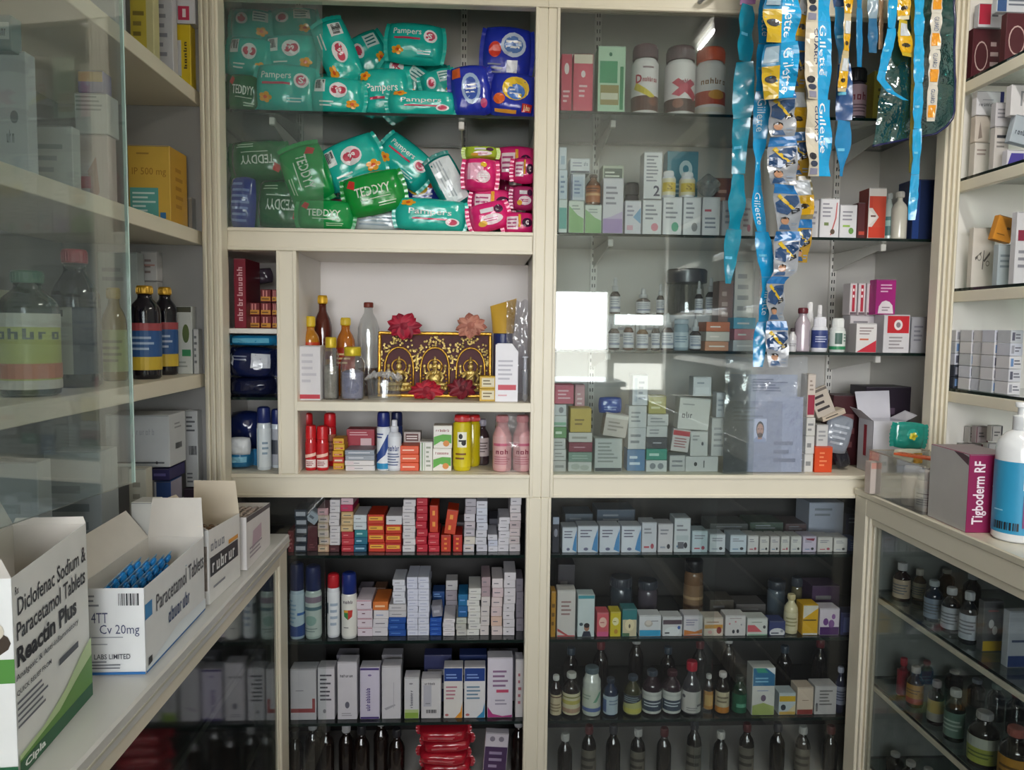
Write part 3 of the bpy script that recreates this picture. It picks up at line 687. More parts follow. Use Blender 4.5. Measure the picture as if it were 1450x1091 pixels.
# ------------------------------------------------------------------ narrow compartment left of the shrine
z = SMALL_Z1
C('tall dark red carton with white lettering running up its front', 330, 348, 366, z, .06, .14, '8c1830', [('wv', .25, .1, .75, .9, 11, 'e9b8bc')], side='6e1024')
gi = 'small red and yellow cartons in the narrow compartment'
for row, (yt, zb_, xs) in enumerate([(439, None, (353, 369, 385)), (419, None, (353, 369, 385)), (400, None, (369, 385))]):
    for x in xs:
        col = {353: 'left', 369: 'middle', 385: 'right'}[x]; w = 15.4 if x < 385 else 9
        zb = z+[0, .0375, .076][row]
        X0, X1, _, _ = PX(x, x+w, 440, 458, .10)
        carton(f'small red and yellow carton, {col} of the {["bottom", "second", "top"][row]} row in the narrow compartment', X0, X1-.001, zb+.0004, zb+.0366, .10, .06, '7c1f26', [R(0, .05, 1, .42, 'd99a2e'), R(.2, .42, .36, .95, 'd98a86'), R(.52, .42, .68, .95, 'd98a86'), LN(1, '6a3a10', .1, .12, .9, .34)], group=gi, seam=False)
pack('dark crinkled packet lying on the top row of red and yellow cartons', 366, 392, 40, 22, .20, -8, col='4a3f4c', name='foil_packet', seals=False, t=.05)
z = SMALL_Z2
pack('turquoise packet lying just under the white shelf', 361, 482, 62, 16, .05, 0, col='1f8fc4', deco=[R(.1, .3, .9, .7, '6cc3e2')], name='wipes_packet', t=.10, sharp=.3)
pack('dark navy packet with a white sticker under the turquoise one', 361, 513, 60, 44, .06, 2, col='1a2350', deco=[R(.55, .35, .95, .8, 'd9dee8'), LN(2, '8d95aa', .1, .55, .5, .75), ('p', [(.0, .55), (.14, .4), (.16, .62), (.05, .8)], 'dfe3ea')], name='wipes_packet', t=.12, sharp=.3)
pack('very dark navy packet at the bottom of the navy pair', 361, 551, 60, 26, .06, 0, col='141a3c', name='wipes_packet', t=.12, sharp=.3, zmin=z)
z = ZB1
bottle('white lotion bottle with navy cap at the front of the narrow compartment', 360, 381, 577, z, .05, 'dfe8ee', '23306e', 'e6eef2', [R(.3, 0, .36, 1, 'b8cfdc'), LN(3, '8aa0b2', .5, .3, .8, .7)], 'can', name='lotion_bottle', lz=(.05, .66))
bottle('white lotion bottle with navy cap, partly behind the stile', 381, 398, 580, z, .09, 'dfe8ee', '23306e', 'b9bcc4', [R(.1, .3, .6, .7, '4a4f58')], 'can', name='lotion_bottle', lz=(.05, .66))
pack('blue packet lying flat at the bottom of the narrow compartment', 343, 660, 34, 26, .06, 0, col='2a7fb0', deco=[R(.1, .4, .9, .7, '8cc8e0')], name='wipes_packet', t=.12, zmin=z, sharp=.3)
pack('white rounded cotton roll on the blue packet by the left post', 340, 632, 30, 26, .05, 0, col='e2e6ea', name='cotton_roll', cat='cotton roll', t=.05, seals=False)
pack('dark blue packet at the back of the narrow compartment', 350, 612, 44, 60, .22, 0, col='1d2c66', name='wipes_packet', t=.10, sharp=.3)
# ------------------------------------------------------------------ shrine shelf
z = 1.291
OIL = M('5a2012', .08, coat=.5, var=.05); CLEAR = film('clear_plastic', (.90, .92, .92), .14, .06, (.8, .82, .84), .05)
bottle('tall dark oil bottle with a gold cap at the back left of the shrine', 440, 468, 418, z, .20, OIL, 'd8a81f', 'c98a30', [R(0, .3, 1, .7, '8a2414')], name='oil_bottle', lz=(.3, .5), metalcap=.4, caph=.085, sh=.64, neck=.4, capr=.5)
bottle('short oil bottle with a gold cap and red orange label behind the white carton', 423, 450, 448, z, .12, M('b5761c', .08, coat=.5), 'd8b81f', 'c2401c', [R(.05, .2, .95, .55, 'e08a2a'), LN(2, 'f6e2c0', .2, .3, .8, .8)], name='oil_bottle', lz=(.45, .68), caph=.13, sh=.7)
bottle('honey coloured bottle with a gold cap in the middle of the bottle group', 473, 501, 450, z, .15, M('b0641a', .08, coat=.5), 'd8b81f', 'a83018', [LN(3, 'f0d4a0', .2, .2, .8, .8)], name='honey_bottle', lz=(.35, .62), caph=.10, sh=.66)
t = thing('water_bottle', 'clear ribbed plastic bottle with dark oil in its base', 'bottle', (0, 0, 0))
X0, X1, _, Z1 = PX(503, 536, 428, z, .17); r = (X1-X0)/2; H_ = Z1-z; t.location = ((X0+X1)/2, .17+r, z+.0004)
prof = [(r*.85, 0), (r, .012)]
for k in range(9): prof += [(r*(1. if k % 2 else .93), .03+k*H_*.072)]
prof += [(r*.95, H_*.72), (r*.7, H_*.82), (r*.38, H_*.89), (r*.36, H_*.95)]
MB().lathe(prof, CLEAR, 20).build('body', t); MB().lathe([(r*.4, H_*.945), (r*.42, H_*.95), (r*.42, H_*.99), (r*.36, H_)], M('7a2f22', .4), 16).build('cap', t)
MB().lathe([(r*.8, .002), (r*.9, .012), (r*.9, H_*.30), (r*.3, H_*.302)], M('3c1a10', .1, coat=.3), 18).build('oil', t)
C('white carton with a red base stripe at the left end of the shrine shelf', 422, 454, 490, z, .03, .07, 'dcd9dc', [R(.0, .02, 1, .10, 'c03040'), LN(5, 'c2bfc6', .12, .3, .88, .9)], name='product_carton')
def jar(label, x0, x1, yt, Y, lid, fill):
    X0, X1, _, Z1 = PX(x0, x1, yt, z, Y); r = (X1-X0)/2-.001; h = Z1-z; t = thing('storage_jar', label, 'jar', ((X0+X1)/2, Y+r, z+.0004), group='clear jars on the shrine shelf')
    MB().lathe([(r*.9, 0), (r, .006), (r, h*.70), (r*.8, h*.80), (r*.62, h*.83), (r*.62, h*.86)], CLEAR, 18, sq=.15).build('body', t)
    MB().lathe([(r*.70, h*.83), (r*.72, h*.84), (r*.72, h*.98), (r*.66, h)], M(lid, .35, metal=.2), 18).build('lid', t)
    MB().lathe([(r*.8, .004), (r*.88, .012), (r*.88, h*.52), (r*.5, h*.56)], M(fill, .6, var=.3, scale=90.), 14, sq=.15).build('contents', t)
jar('clear jar with a gold lid and bluish bags inside, front of the bottle group', 479, 514, 492, .035, 'd2bc2a', '8f8fae')
jar('clear jar with a gold lid between the white carton and the front jar', 455, 478, 478, .05, 'd2b62a', '9a9488')
# crumpled clear tub
t = thing('plastic_tub', 'crumpled clear plastic tub in front of the shrine picture', 'tub', (0, 0, 0)); X0, X1, _, Z1 = PX(514, 568, 520, z, .04)
cxm = (X0+X1)/2; t.location = (cxm, .085, z+.0004); rw = (X1-X0)/2; hh = Z1-z
def tubf(u, v, k=1.): a = 2*pi*u; n_ = noise.noise(Vector((cos(a)*2, sin(a)*2, v*3))); rr = (rw*.86+.14*rw*v)*(1+.05*n_); return (rr*cos(a), .045*(.86+.14*v)*sin(a)*(1+.06*n_), hh*.62*v)
MB().grid(tubf, 24, 6, CLEAR).build('body', t)
def crf(u, v): a = u*2-1; b = v*2-1; n_ = noise.noise(Vector((a*3.1, b*3.3, 5)))+.6*noise.noise(Vector((a*8, b*8, 2))); return (a*rw*.95, b*.04, hh*.62+.018*n_+.014*(1-a*a))
MB().grid(crf, 18, 12, film('crinkled_film', (.88, .89, .9), .18, .32, (.85, .86, .88), .08, .8, 60.), False).build('crumpled_film', t)
# ---- shrine picture: gilt frame, dark red ground, three seated relief figures under arches
X0, X1, _, Z1 = PX(533, 697, 470, z, .13); wf, hf = X1-X0, Z1-z
GOLD = M('c99a3a', .3, metal=.75, var=.25, scale=160., bump=.5); GOLD2 = M('e3c77a', .28, metal=.7, var=.25, scale=220., bump=.6); RED_ = M('4c0a12', .6, var=.15)
sh = thing('shrine_picture', 'gilt framed shrine panel with three seated relief figures under arches', 'shrine picture', ((X0+X1)/2, .15, z+.0004), (radians(-6), 0, 0))
MB().box(-wf/2+.004, wf/2-.004, .004, .014, .004, hf-.004, RED_).build('backing', sh)
b_ = .010
m = MB()
for a in ((-wf/2, wf/2, 0, b_), (-wf/2, wf/2, hf-b_, hf), (-wf/2, -wf/2+b_, b_, hf-b_), (wf/2-b_, wf/2, b_, hf-b_)): m.box(a[0], a[1], -.006, .014, a[2], a[3], GOLD, .003)
m.build('frame', sh)
iw = (wf-2*b_)/3
for k in range(3):
    cx_ = -wf/2+b_+iw*(k+.5); a0 = iw*.40; zt = hf*.40
    m = MB(); pts = [(cx_-a0, -.001, b_), (cx_-a0, -.001, zt)]+[(cx_-a0*cos(pi*i/12), -.001, zt+hf*.36*sin(pi*i/12)**.8) for i in range(1, 12)]+[(cx_+a0, -.001, zt), (cx_+a0, -.001, b_)]
    m.tube(pts, .0032, GOLD, 6); m.build('arch', sh)
    rnd = random.Random(k)
    for sd_ in (0, 1):       # scrolled filigree in the two spandrels
        m = MB()
        for i in range(36):
            a = rnd.uniform(0, pi/2)+sd_*pi/2; q = rnd.uniform(1.08, 1.5); x_, z_ = cx_-a0*q*cos(a), zt+hf*.36*q*sin(a)**.8
            x_ = max(cx_-iw*.49, min(cx_+iw*.49, x_)); z_ = min(z_, hf-b_-.004); base = len(m.v)
            m.lathe([(.0001, 0), (.0038, .001), (.003, .003), (.0001, .004)], GOLD2, 7, (x_, 0, 0))
            for j in range(base, len(m.v)): v_ = m.v[j]; m.v[j] = (v_[0], -.0005-v_[2], z_+v_[1])
        m.build('filigree', sh)
    m = MB()
    def blob(x, zz, rx, rz, ry=.006, y0=-.003, mt=GOLD2, nn=12):
        m.grid(lambda u, v: (cx_+x+rx*cos(2*pi*u)*sin(pi*v), y0-ry*sin(2*pi*u)*sin(pi*v), zz-rz*cos(pi*v)), nn, 8, mt)
    s_ = hf
    blob(0, .115*s_, iw*.34, .030*s_, .010)                                    # lotus base
    for q in range(7): blob(-iw*.30+q*iw*.10, .135*s_, iw*.055, .035*s_, .007, -.006)
    blob(-iw*.15, .195*s_, iw*.20, .040*s_, .009, -.006); blob(iw*.15, .195*s_, iw*.20, .040*s_, .009, -.006)   # crossed legs
    blob(0, .29*s_, iw*(.17 if k == 1 else .13), .085*s_, .010, -.005); blob(0, .375*s_, iw*.15, .045*s_, .008, -.005)   # belly, shoulders
    blob(0, .465*s_, iw*.085, .050*s_, .009, -.006); blob(0, .535*s_, iw*.07, .028*s_, .007, -.005); blob(0, .585*s_, iw*.035, .040*s_, .005, -.004)
    m.tube([(cx_+iw*.20*cos(2*pi*i/20), -.002, .47*s_+iw*.20*sin(2*pi*i/20)) for i in range(21)], .0022, GOLD, 6)
    for sx in (-1, 1):
        m.tube([(cx_+sx*iw*.13, -.008, .375*s_), (cx_+sx*iw*.23, -.010, .30*s_), (cx_+sx*iw*.17, -.014, .235*s_)], [.0055, .005, .004], GOLD2, 8)
        m.tube([(cx_+sx*iw*.13, -.006, .38*s_), (cx_+sx*iw*.27, -.007, .36*s_), (cx_+sx*iw*.29, -.008, .45*s_)], [.005, .0045, .0035], GOLD2, 8); blob(sx*iw*.29, .475*s_, iw*.045, .028*s_, .005, -.006)
        for q in range(5): blob(sx*iw*(.34-.01*q), (.17+.055*q)*s_, iw*.035, .018*s_, .004, -.003, GOLD)
    if k == 1: m.tube([(cx_, -.014, .455*s_), (cx_+.003, -.018, .38*s_), (cx_-.005, -.018, .32*s_)], [.006, .005, .003], GOLD2, 8); blob(-iw*.12, .47*s_, iw*.055, .042*s_, .003); blob(iw*.12, .47*s_, iw*.055, .042*s_, .003)
    if k == 2: m.tube([(cx_-iw*.22, -.016, .21*s_), (cx_+iw*.24, -.016, .42*s_)], [.006, .0025], GOLD2, 8)
    m.build('relief_figure', sh)
# ---- cloth flowers
def cflower(label, cx, cy, w, Y, c, c2, squash=.75, zs=None):
    p = atY(cx, cy, Y); s = (Y-CAM.y)/F*w/2; t = thing('cloth_flower', label, 'flower', (p.x, Y, zs if zs else p.z))
    zoff = s*squash*.95 if zs else 0.
    rnd = random.Random(int(cx))
    for k in range(11):
        a = 2*pi*k/11+rnd.uniform(-.2, .2); ln = s*rnd.uniform(.85, 1.05); lift = rnd.uniform(-.3, .5); m = MB()
        def pf(u, v, a=a, ln=ln, lift=lift, k=k):
            w_ = ln*.34*sin(pi*min(1, .12+.88*v))**.7*(2*u-1); rr = ln*v; y = -.010-.020*lift*v-.006*sin(6*u+k)*v-.012*(1-v)
            x = rr*cos(a)-w_*sin(a); zz = (rr*sin(a)+w_*cos(a))*squash
            return (x, y, zoff+zz)
        m.grid(pf, 6, 6, M(c if k % 3 else c2, .6, var=.12)); m.build('petal', t)
    MB().lathe([(.0001, 0), (s*.22, .004), (s*.2, .010), (.0001, .016)], M(c2, .6), 10, (0, 0, 0)).build('flower_centre', t, (0, -.014, zoff), (radians(90), 0, 0))
    return t
cflower('crimson cloth flower on the top left corner of the gilt shrine panel', 573, 462, 52, .145, 'b51f3c', '8f1530')
cflower('faded peach cloth flower on the top right corner of the gilt shrine panel', 667, 461, 50, .145, 'c98a76', 'b06e5e')
cflower('bright red cloth flower lying on the shelf in front of the shrine panel', 605, 554, 54, .075, 'b81830', '94122a', .55, z+.0005)
cflower('dark red cloth flower behind the bright one on the shrine shelf', 655, 546, 46, .11, '7a1224', '5c0d1c', .7, z+.0005)
stack('yellow matchbox carton', 'of two beside the white chamfered carton', 678, 702, 533, z, ['c9a21f', 'c9a21f'], Y=.04, d=.05, deco=(R(.12, .12, .92, .88, 'd9cfae'), LN(2, '6a5a30', .2, .25, .85, .8)))
# white carton with cut-off corner
X0, X1, _, Z1 = PX(702, 734, 487, z, .035); w, h = X1-X0, Z1-z
m = MB(); pr = [(-w/2, 0), (w/2, 0), (w/2, h*.86), (w/2*.45, h), (-w/2*.8, h), (-w/2, h*.97)]; n_ = len(pr)
m.add([(a, 0, b) for a, b in pr]+[(a, .05, b) for a, b in pr], [list(range(n_)), [n_+i for i in range(n_)][::-1]]+[(i, n_+i, n_+(i+1) % n_, (i+1) % n_) for i in range(n_)], card('e6e4ea'))
for vs, fs, c, L in deco2d([R(.12, .20, .92, .29, 'c23a4c'), LN(5, 'b9b7c2', .12, .36, .9, .74), LN(1, 'd9aab2', .12, .08, .8, .14)], random.Random(3)): m.add([(-w/2+w*u, -.0005, h*v) for u, v in vs], fs, ink(c))
o = m.build('product_carton', None, ((X0+X1)/2, .035, z+.0004)); tag(o, 'white carton with slanted shoulder and red band at the right of the shrine shelf', 'carton')
# yellow tube standing on its navy cap behind
X0, X1, _, _ = PX(696, 726, 470, 486, .10); r = (X1-X0)/2; zc = atY(710, 487, .10).z; zt = atY(712, 428, .10).z; zc0 = z
t = thing('cream_tube', 'yellow squeeze tube standing on its navy cap behind the white carton', 'tube', ((X0+X1)/2+.004, .10+r, z+.0004))
H_ = zt-z; hc = zc-z+.03
MB().lathe([(r*.9, 0), (r*.95, .003), (r*.92, hc-.002), (r*.86, hc)], M('232f66', .35), 20).build('cap', t)
MB().grid(lambda u, v: (r*(1.0+.25*v)*cos(2*pi*u), r*(1-v)**.8*sin(2*pi*u)+.0008*sin(2*pi*u), hc+(H_-hc)*v+.012*v*cos(2*pi*u)), 24, 8, M('d6a93e', .35, var=.06)).build('tube_body', t)
# clear bag with a pen-like syringe at the right end
t = thing('plastic_bag', 'clear plastic bag hanging over the right end of the shrine shelf', 'bag', (.115, .07, z+.0006))
def bagf(u, v): n_ = noise.noise(Vector((u*4, v*6, 3))); return ((u-.5)*.062, .03*n_+.02*sin(u*5)*(1-v), .29*v+.012*n_*v)
MB().grid(bagf, 14, 22, film('bag_film', (.88, .88, .93), .20, .12, (.8, .8, .9), .06, .7, 40.)).build('bag_film', t)
t = thing('oral_syringe', 'slim clear syringe standing in the bag beside the centre post', 'syringe', (.138, .04, z+.0004))
MB().lathe([(.003, 0), (.004, .004), (.0085, .010), (.0085, .088), (.011, .090), (.011, .092), (.003, .093)], film('syringe_barrel', (.85, .86, .9), .2, .2), 14).build('barrel', t)
MB().lathe([(.004, .02), (.004, .125), (.009, .126), (.009, .130), (.001, .131)], M('d7d9e4', .4), 12).build('plunger', t)
# ------------------------------------------------------------------ shelf below the shrine
z = ZB1
gr = 'red aerosol cans'
redd = [R(.25, .05, .8, .35, 'e9d9d6'), LN(3, '8a2a2a', .3, .1, .75, .3), ('p', [(.2, .4), (.8, .5), (.8, .62), (.2, .52)], 'f0c8b8')]
bottle('red aerosol can in front, left of the pair with white badges', 430, 447, 603, z, .05, 'c01c24', 'd01f26', 'c01c24', redd, 'can', name='aerosol_can', cat='can', group=gr, lz=(.04, .62), caph=.3)
bottle('red aerosol can in front, right of the pair with white badges', 446, 464, 604, z, .05, 'c01c24', 'd01f26', 'c01c24', redd, 'can', name='aerosol_can', cat='can', group=gr, lz=(.04, .62), caph=.3)
bottle('taller red aerosol can behind the pair, at the left', 425, 442, 586, z, .12, 'b81a22', 'c81d24', None, (), 'can', name='aerosol_can', cat='can', group=gr)
bottle('taller red aerosol can behind the pair, beside the yellow stack', 456, 475, 586, z, .12, 'b81a22', 'd2202a', 'b06a50', [LN(4, '6a2018', .2, .2, .8, .8)], 'can', name='aerosol_can', cat='can', group=gr, lz=(.1, .6))
yd = (R(.1, .2, .9, .5, 'b8302a'), LN(1, 'f6e6b0', .15, .26, .85, .46))
stack('yellow and red carton', 'beside the red cans under the shrine', 471, 487, 621, z, ['d9a51c', ('c8402a', (R(.1, .25, .9, .6, 'e9d9c0'),), 'red carton'), 'd9a51c', 'dcae22', 'd9a51c'], deco=yd, d=.06)
stack('white carton', 'in front of the red carton under the shrine', 488, 530, 638, z, [('dcd8d8', None, None), 'dedada', ('9aa0aa', (LN(1, 'e2e4ea', .1, .3, .9, .7),), 'grey carton'), ('8d96a2', (LN(1, 'e2e4ea', .1, .3, .9, .7),), 'grey carton')], Y=.05, d=.09, deco=(LN(1, '8a8690', .1, .3, .6, .7), R(.05, .1, .3, .9, 'd9c9cc')))
C('red carton with a pale sticker behind the white and grey stack', 490, 531, 608, z, .145, .06, 'a81e34', [R(.5, .35, .9, .75, 'd9b8bc'), LN(2, 'e2a8b0', .1, .82, .9, .95)], name='product_carton')
bottle('tall white aerosol can with navy cap and blue waves under the shrine', 532, 552, 584, z, .05, 'e4e8ef', '1c2c74', 'e8ecf2', [('p', [(.1, .1), (.6, .35), (.9, .8), (.7, .85), (.35, .45), (.1, .3)], '27468e'), R(0, 0, 1, .14, '2b8fc0'), LN(2, '27468e', .2, .75, .6, .9)], 'can', name='aerosol_can', cat='can', lz=(.03, .72))
bottle('navy capped aerosol can behind the silver spray bottle', 552, 570, 584, z, .12, '27386e', '1a2450', None, (), 'can', name='aerosol_can', cat='can')
bottle('pale spray bottle with white nozzle and blue lettering under the shrine', 547, 568, 596, z, .045, 'd6dae2', 'e6e8ee', 'dfe3ea', [('w', .25, .55, .75, .72, 5, '2a3c7c'), LN(5, '55638e', .2, .08, .8, .5)], 'spray', name='spray_bottle', lz=(.05, .68))
stack('orange carton', 'in front of the small pale carton', 567, 594, 632, z, ['e0552a', 'e25a2c', 'e0552a'], deco=(LN(1, 'f7cfb8', .1, .3, .9, .7),), Y=.05, d=.07)
C('small pale carton with brown print behind the orange stack', 571, 596, 612, z, .13, .05, 'cfc2bc', [R(.1, .74, .9, .96, '6a3d3a'), LN(2, 'f0e6de', .15, .78, .85, .92)], name='product_carton')
C('narrow white carton with green stripes between the orange and green cartons', 594, 613, 626, z, .05, .06, 'e4e2dc', [R(.1, 0, .22, 1, '7d9a76'), R(.34, 0, .40, 1, 'a9b8a2'), LN(5, '9aa090', .5, .1, .9, .9)], name='product_carton')
gd = (R(0, .62, 1, .95, 'ece9e2'), ('w', .12, .74, .88, .86, 7, '9a2c2c'), ('p', [(0, .1), (.4, .3), (1, .2), (1, .6), (.5, .62), (0, .5)], '5aa83c'), ('c', .7, .2, .18, .14, 'd98a3a'))
stack('white green and orange carton', 'beside the yellow powder bottle', 613, 640, 603, z, ['e9e4da', 'e9e4da'], deco=gd, Y=.05, d=.06, jit=.001)
bottle('yellow powder bottle with a red cap and black and white badge', 641, 668, 589, z, .045, 'd6c41a', 'c4262a', 'd8c61c', [R(.36, .45, .64, .8, 'efeede'), ('c', .46, .7, .06, .06, '1c1c1c'), ('c', .55, .55, .07, .06, '1c1c1c'), R(.4, .58, .62, .62, '1c1c1c'), LN(2, '7a4a1a', .3, .15, .7, .35)], 'tub', name='powder_bottle', lz=(.08, .86), caph=.12, capr=.86)
bottle('second yellow powder bottle with a red cap, behind the front one', 657, 681, 589, z, .12, 'ccb81a', 'c4262a', None, (), 'tub', name='powder_bottle', caph=.12)
bottle('dark bottle with pale label in the shade right of the yellow powder', 672, 694, 595, z, .14, '3a2c30', '8a8490', 'b8a8a6', [LN(4, '5a4a4a', .15, .2, .85, .8)], name='medicine_bottle', lz=(.2, .6))
TW = []
for k, (x0, x1) in enumerate(((698, 726), (727, 755))):
    b2 = bottle(['pink bottle in shrink wrap, left of the pair', 'pink bottle in shrink wrap, beside the centre post'][k], x0, x1, 590, z, .035, M('d9a3a4', .3, coat=.3, var=.06), 'd4868a', 'd8a8a8', [('w', .3, .45, .7, .6, 3, '8a2c44'), R(.2, .70, .8, .78, 'c2607a'), LN(4, 'b8707c', .25, .12, .75, .4)], 'syrup', name='lotion_bottle', lz=(.06, .64), neck=.6, capr=.62, caph=.12); TW.append(b2)
t = thing('bottle_twin_pack', 'two pink bottles shrink-wrapped together under the shrine by the centre post', 'twin pack', (atY(727, 640, .05).x, .068, z+.0006))
def wrapf(u, v): a = 2*pi*u; n_ = noise.noise(Vector((cos(a)*3, sin(a)*3, v*4))); return (.0575*cos(a)*(1-.10*v)+.003*n_, .034*sin(a)*(1+.08*n_), .163*v)
MB().grid(wrapf, 28, 10, film('wrap_film', (.95, .93, .94), .16, .08, (.9, .85, .86), .12, .2, 30.)).build('wrap_film', t)
for b2 in TW:
    for ch in list(b2.children): ch.parent = t; ch.location = b2.location-t.location
    bpy.data.objects.remove(b2)
# ------------------------------------------------------------------ tall right cabinet: top glass shelf
z = ZS1
C('pink carton at the left end of the top glass shelf', 795, 811, 76, z, .07, .07, 'cf3a5a', [('c', .5, .75, .25, .10, 'f0dfe2'), LN(3, 'f2c6d0', .15, .15, .85, .4)], name='product_carton')
C('cream lidded pink carton second from the left on the top glass shelf', 812, 841, 76, z, .075, .06, 'd94a66', [R(0, .84, 1, 1, 'e6d8c6'), ('p', [(.1, 0), (.9, 0), (.85, .72), (.6, .84), (.4, .84), (.15, .72)], 'e0526e'), ('c', .5, .66, .12, .06, 'f6e2e6'), LN(3, 'f6ccd4', .28, .25, .75, .5)], name='product_carton')
C('tall pale green carton with a dark green panel on the top glass shelf', 847, 887, 65, z, .07, .06, 'bcdcc0', [R(.05, .45, .72, .78, '3f9a6a'), R(.08, .12, .78, .42, '9a8a4a'), R(.1, .2, .75, .3, 'd9d6c0'), ('c', .45, .88, .06, .03, '3f7a5a'), R(.82, .05, .95, .7, '2f8a56')], name='product_carton', side='8fbf9a')
def jarp(label, x0, x1, yt, cap, deco, lab='e8e0e2'): return bottle(label, x0, x1, yt, z, .06, 'ece6e8', cap, lab, deco, 'tub', name='nutrition_jar', cat='jar', lz=(.05, .74), n=24, caph=.2)
jarp('white nutrition jar with maroon lid, yellow arrow and brown splash', 899, 938, 60, '4a1a2c', [R(0, 0, 1, .30, '5a2c24'), ('p', [(.2, .45), (.62, .22), (.66, .30), (.26, .58)], 'd9c22c'), T('D', .25, .56, .38, .74, 'c0334a', .03), ('w', .40, .58, .72, .68, 7, 'b03048'), ('c', .62, .18, .1, .09, '7a4030'), LN(1, '8a6a74', .4, .84, .65, .92)])
jarp('white nutrition jar with maroon lid and crimson ribbon print', 948, 992, 62, '45182a', [R(0, 0, 1, .26, '4c2420'), ('p', [(.28, .60), (.72, .22), (.8, .34), (.4, .68)], 'c02a48'), ('p', [(.28, .36), (.42, .30), (.74, .58), (.62, .66)], 'c8405c'), ('w', .42, .56, .74, .66, 7, 'a02c4c'), ('c', .4, .16, .1, .1, '8a5040')])
jarp('white nutrition jar with bright orange lid beside the hanging sachets', 992, 1035, 64, 'd9501e', [R(0, .16, 1, .44, 'b83a1e'), ('w', .25, .58, .76, .70, 6, '8a5a2a'), ('c', .55, .36, .16, .10, 'd9962e'), R(0, 0, 1, .1, 'e2d8cc')])
bottle('dark jar with black lid and pinkish label behind the hanging sachets', 1203, 1236, 94, z, .08, '3a3444', '15161c', 'b89aa8', [('w', .3, .5, .7, .75, 3, '7a2c40'), LN(3, '6a5062', .25, .1, .75, .4)], 'tub', name='nutrition_jar', cat='jar', lz=(.1, .68), caph=.25)
C('yellow carton at the right of the top glass shelf behind the sachets', 1238, 1268, 100, z, .09, .08, 'b8a53c', [LN(3, '6a5c20', .2, .3, .8, .7)], name='product_carton')
C('dark blue carton on the top glass shelf behind the green bag', 1272, 1316, 90, z, .09, .08, '2b3a6e', [LN(4, '8a96c0', .2, .3, .8, .7)], name='product_carton')
# ---- second glass shelf
z = ZS2; W0 = 'e2e1e6'
C('white and teal carton at the left end of the second glass shelf', 791, 804, 282, z, .055, .07, 'd9e4e4', [R(0, .1, 1, .75, '5aa9a2')])
C('bluish white carton on the teal one at the left end of the second shelf', 791, 804, 240, 282, .055, .07, 'c9d6e4', [LN(4, '7d92b2', .15, .15, .85, .85)])
C('small white carton topmost at the left end of the second shelf', 791, 803, 208, 240, .057, .07, 'd2dbe6', [R(.2, .2, .8, .6, '9fb4cc')])
gg = [('p', [(0, 0), (1, 0), (1, .45), (.6, .55), (0, .85)], '8cba7c'), LN(2, '9aa6a0', .2, .7, .9, .9)]
C('white carton with green wave, left of the pair on the second shelf', 805, 828, 284, z, .06, .06, 'e0e6de', gg)
C('white carton with green wave, right of the pair under the brown bottle', 828, 853, 290, z, .06, .06, 'e0e6de', gg)
C('navy edged white carton standing on the left green wave carton', 808, 829, 246, 284, .062, .06, 'cfd6e2', [R(0, 0, .08, 1, '3a4670'), R(.15, .1, .9, .9, 'b9c6da'), LN(4, '7080a8', .22, .2, .8, .8)])
C('white carton lying across the navy edged carton on the second shelf', 807, 836, 224, 246, .06, .07, 'd6dae2', [R(0, 0, 1, .15, '3a4058'), ('w', .7, .5, .92, .8, 3, '55607c'), LN(2, '8a90a8', .1, .4, .6, .8)])
Zt = PX(828, 853, 290, z, .06)[3]
bottle('brown glass bottle with orange label standing on a green wave carton', 831, 853, 246, Zt+.0005, .062, '6a3a1c', '4c2c1e', 'b5683a', [R(0, .4, 1, .55, 'e0b080'), LN(2, '5a2c18', .2, .6, .8, .9)], lz=(.08, .62), caph=.1)
C('tall white carton with lilac base on the second glass shelf', 854, 884, 252, z, .055, .06, 'dfdbe4', [R(0, 0, 1, .26, 'a98cc4'), ('p', [(0, .26), (1, .26), (1, .40), (.4, .30)], 'c8b4d8'), LN(4, '8a8494', .12, .5, .88, .88)])
C('grey green carton behind the lilac based one on the second shelf', 853, 884, 234, z, .13, .06, 'b9c0ae', [R(.05, .80, .95, .96, '4c5a50'), LN(2, 'dfe4d8', .1, .83, .9, .93)])
C('small white and pink carton right of the lilac based one', 885, 909, 284, z, .055, .06, 'dedce6', [('p', [(.5, .5), (1, .8), (1, .3)], '7aa6cc'), R(.1, .1, .5, .25, 'd8a6b8'), LN(3, '9a94a8', .1, .5, .6, .9)])
bottle('small dark jar on the shelf behind the white and pink carton', 886, 908, 258, z, .14, '4c4650', '3c3840', None, (), 'tub', name='medicine_jar', cat='jar')
C('white carton with a pink spot under the tall numbered carton', 910, 938, 283, z, .055, .06, W0, [('c', .65, .2, .2, .12, 'd9889a'), LN(4, '8a8a98', .12, .4, .8, .9)])
C('tall white carton with a big dark 2 on the second shelf', 911, 938, 215, 282, .058, .055, W0, [T('2', .55, .05, .92, .28, '4a4660', .02), LN(8, '8a8a98', .12, .35, .85, .95)])
C('white carton with a green spot under the first yellow labelled bottle', 939, 967, 279, z, .055, .06, W0, [('c', .65, .2, .2, .13, '5aa98c'), LN(4, '8a8a98', .12, .4, .8, .9)])
C('white carton with a grey spot under the second yellow labelled bottle', 968, 994, 279, z, .055, .06, W0, [('c', .65, .2, .18, .12, '8a8a90'), LN(4, '8a8a98', .12, .4, .8, .9)])
C('white carton with red line under the crumpled clear bag', 995, 1021, 279, z, .055, .06, W0, [R(.1, .62, .5, .68, 'c8586a'), LN(3, '8a8a98', .12, .15, .8, .5)])
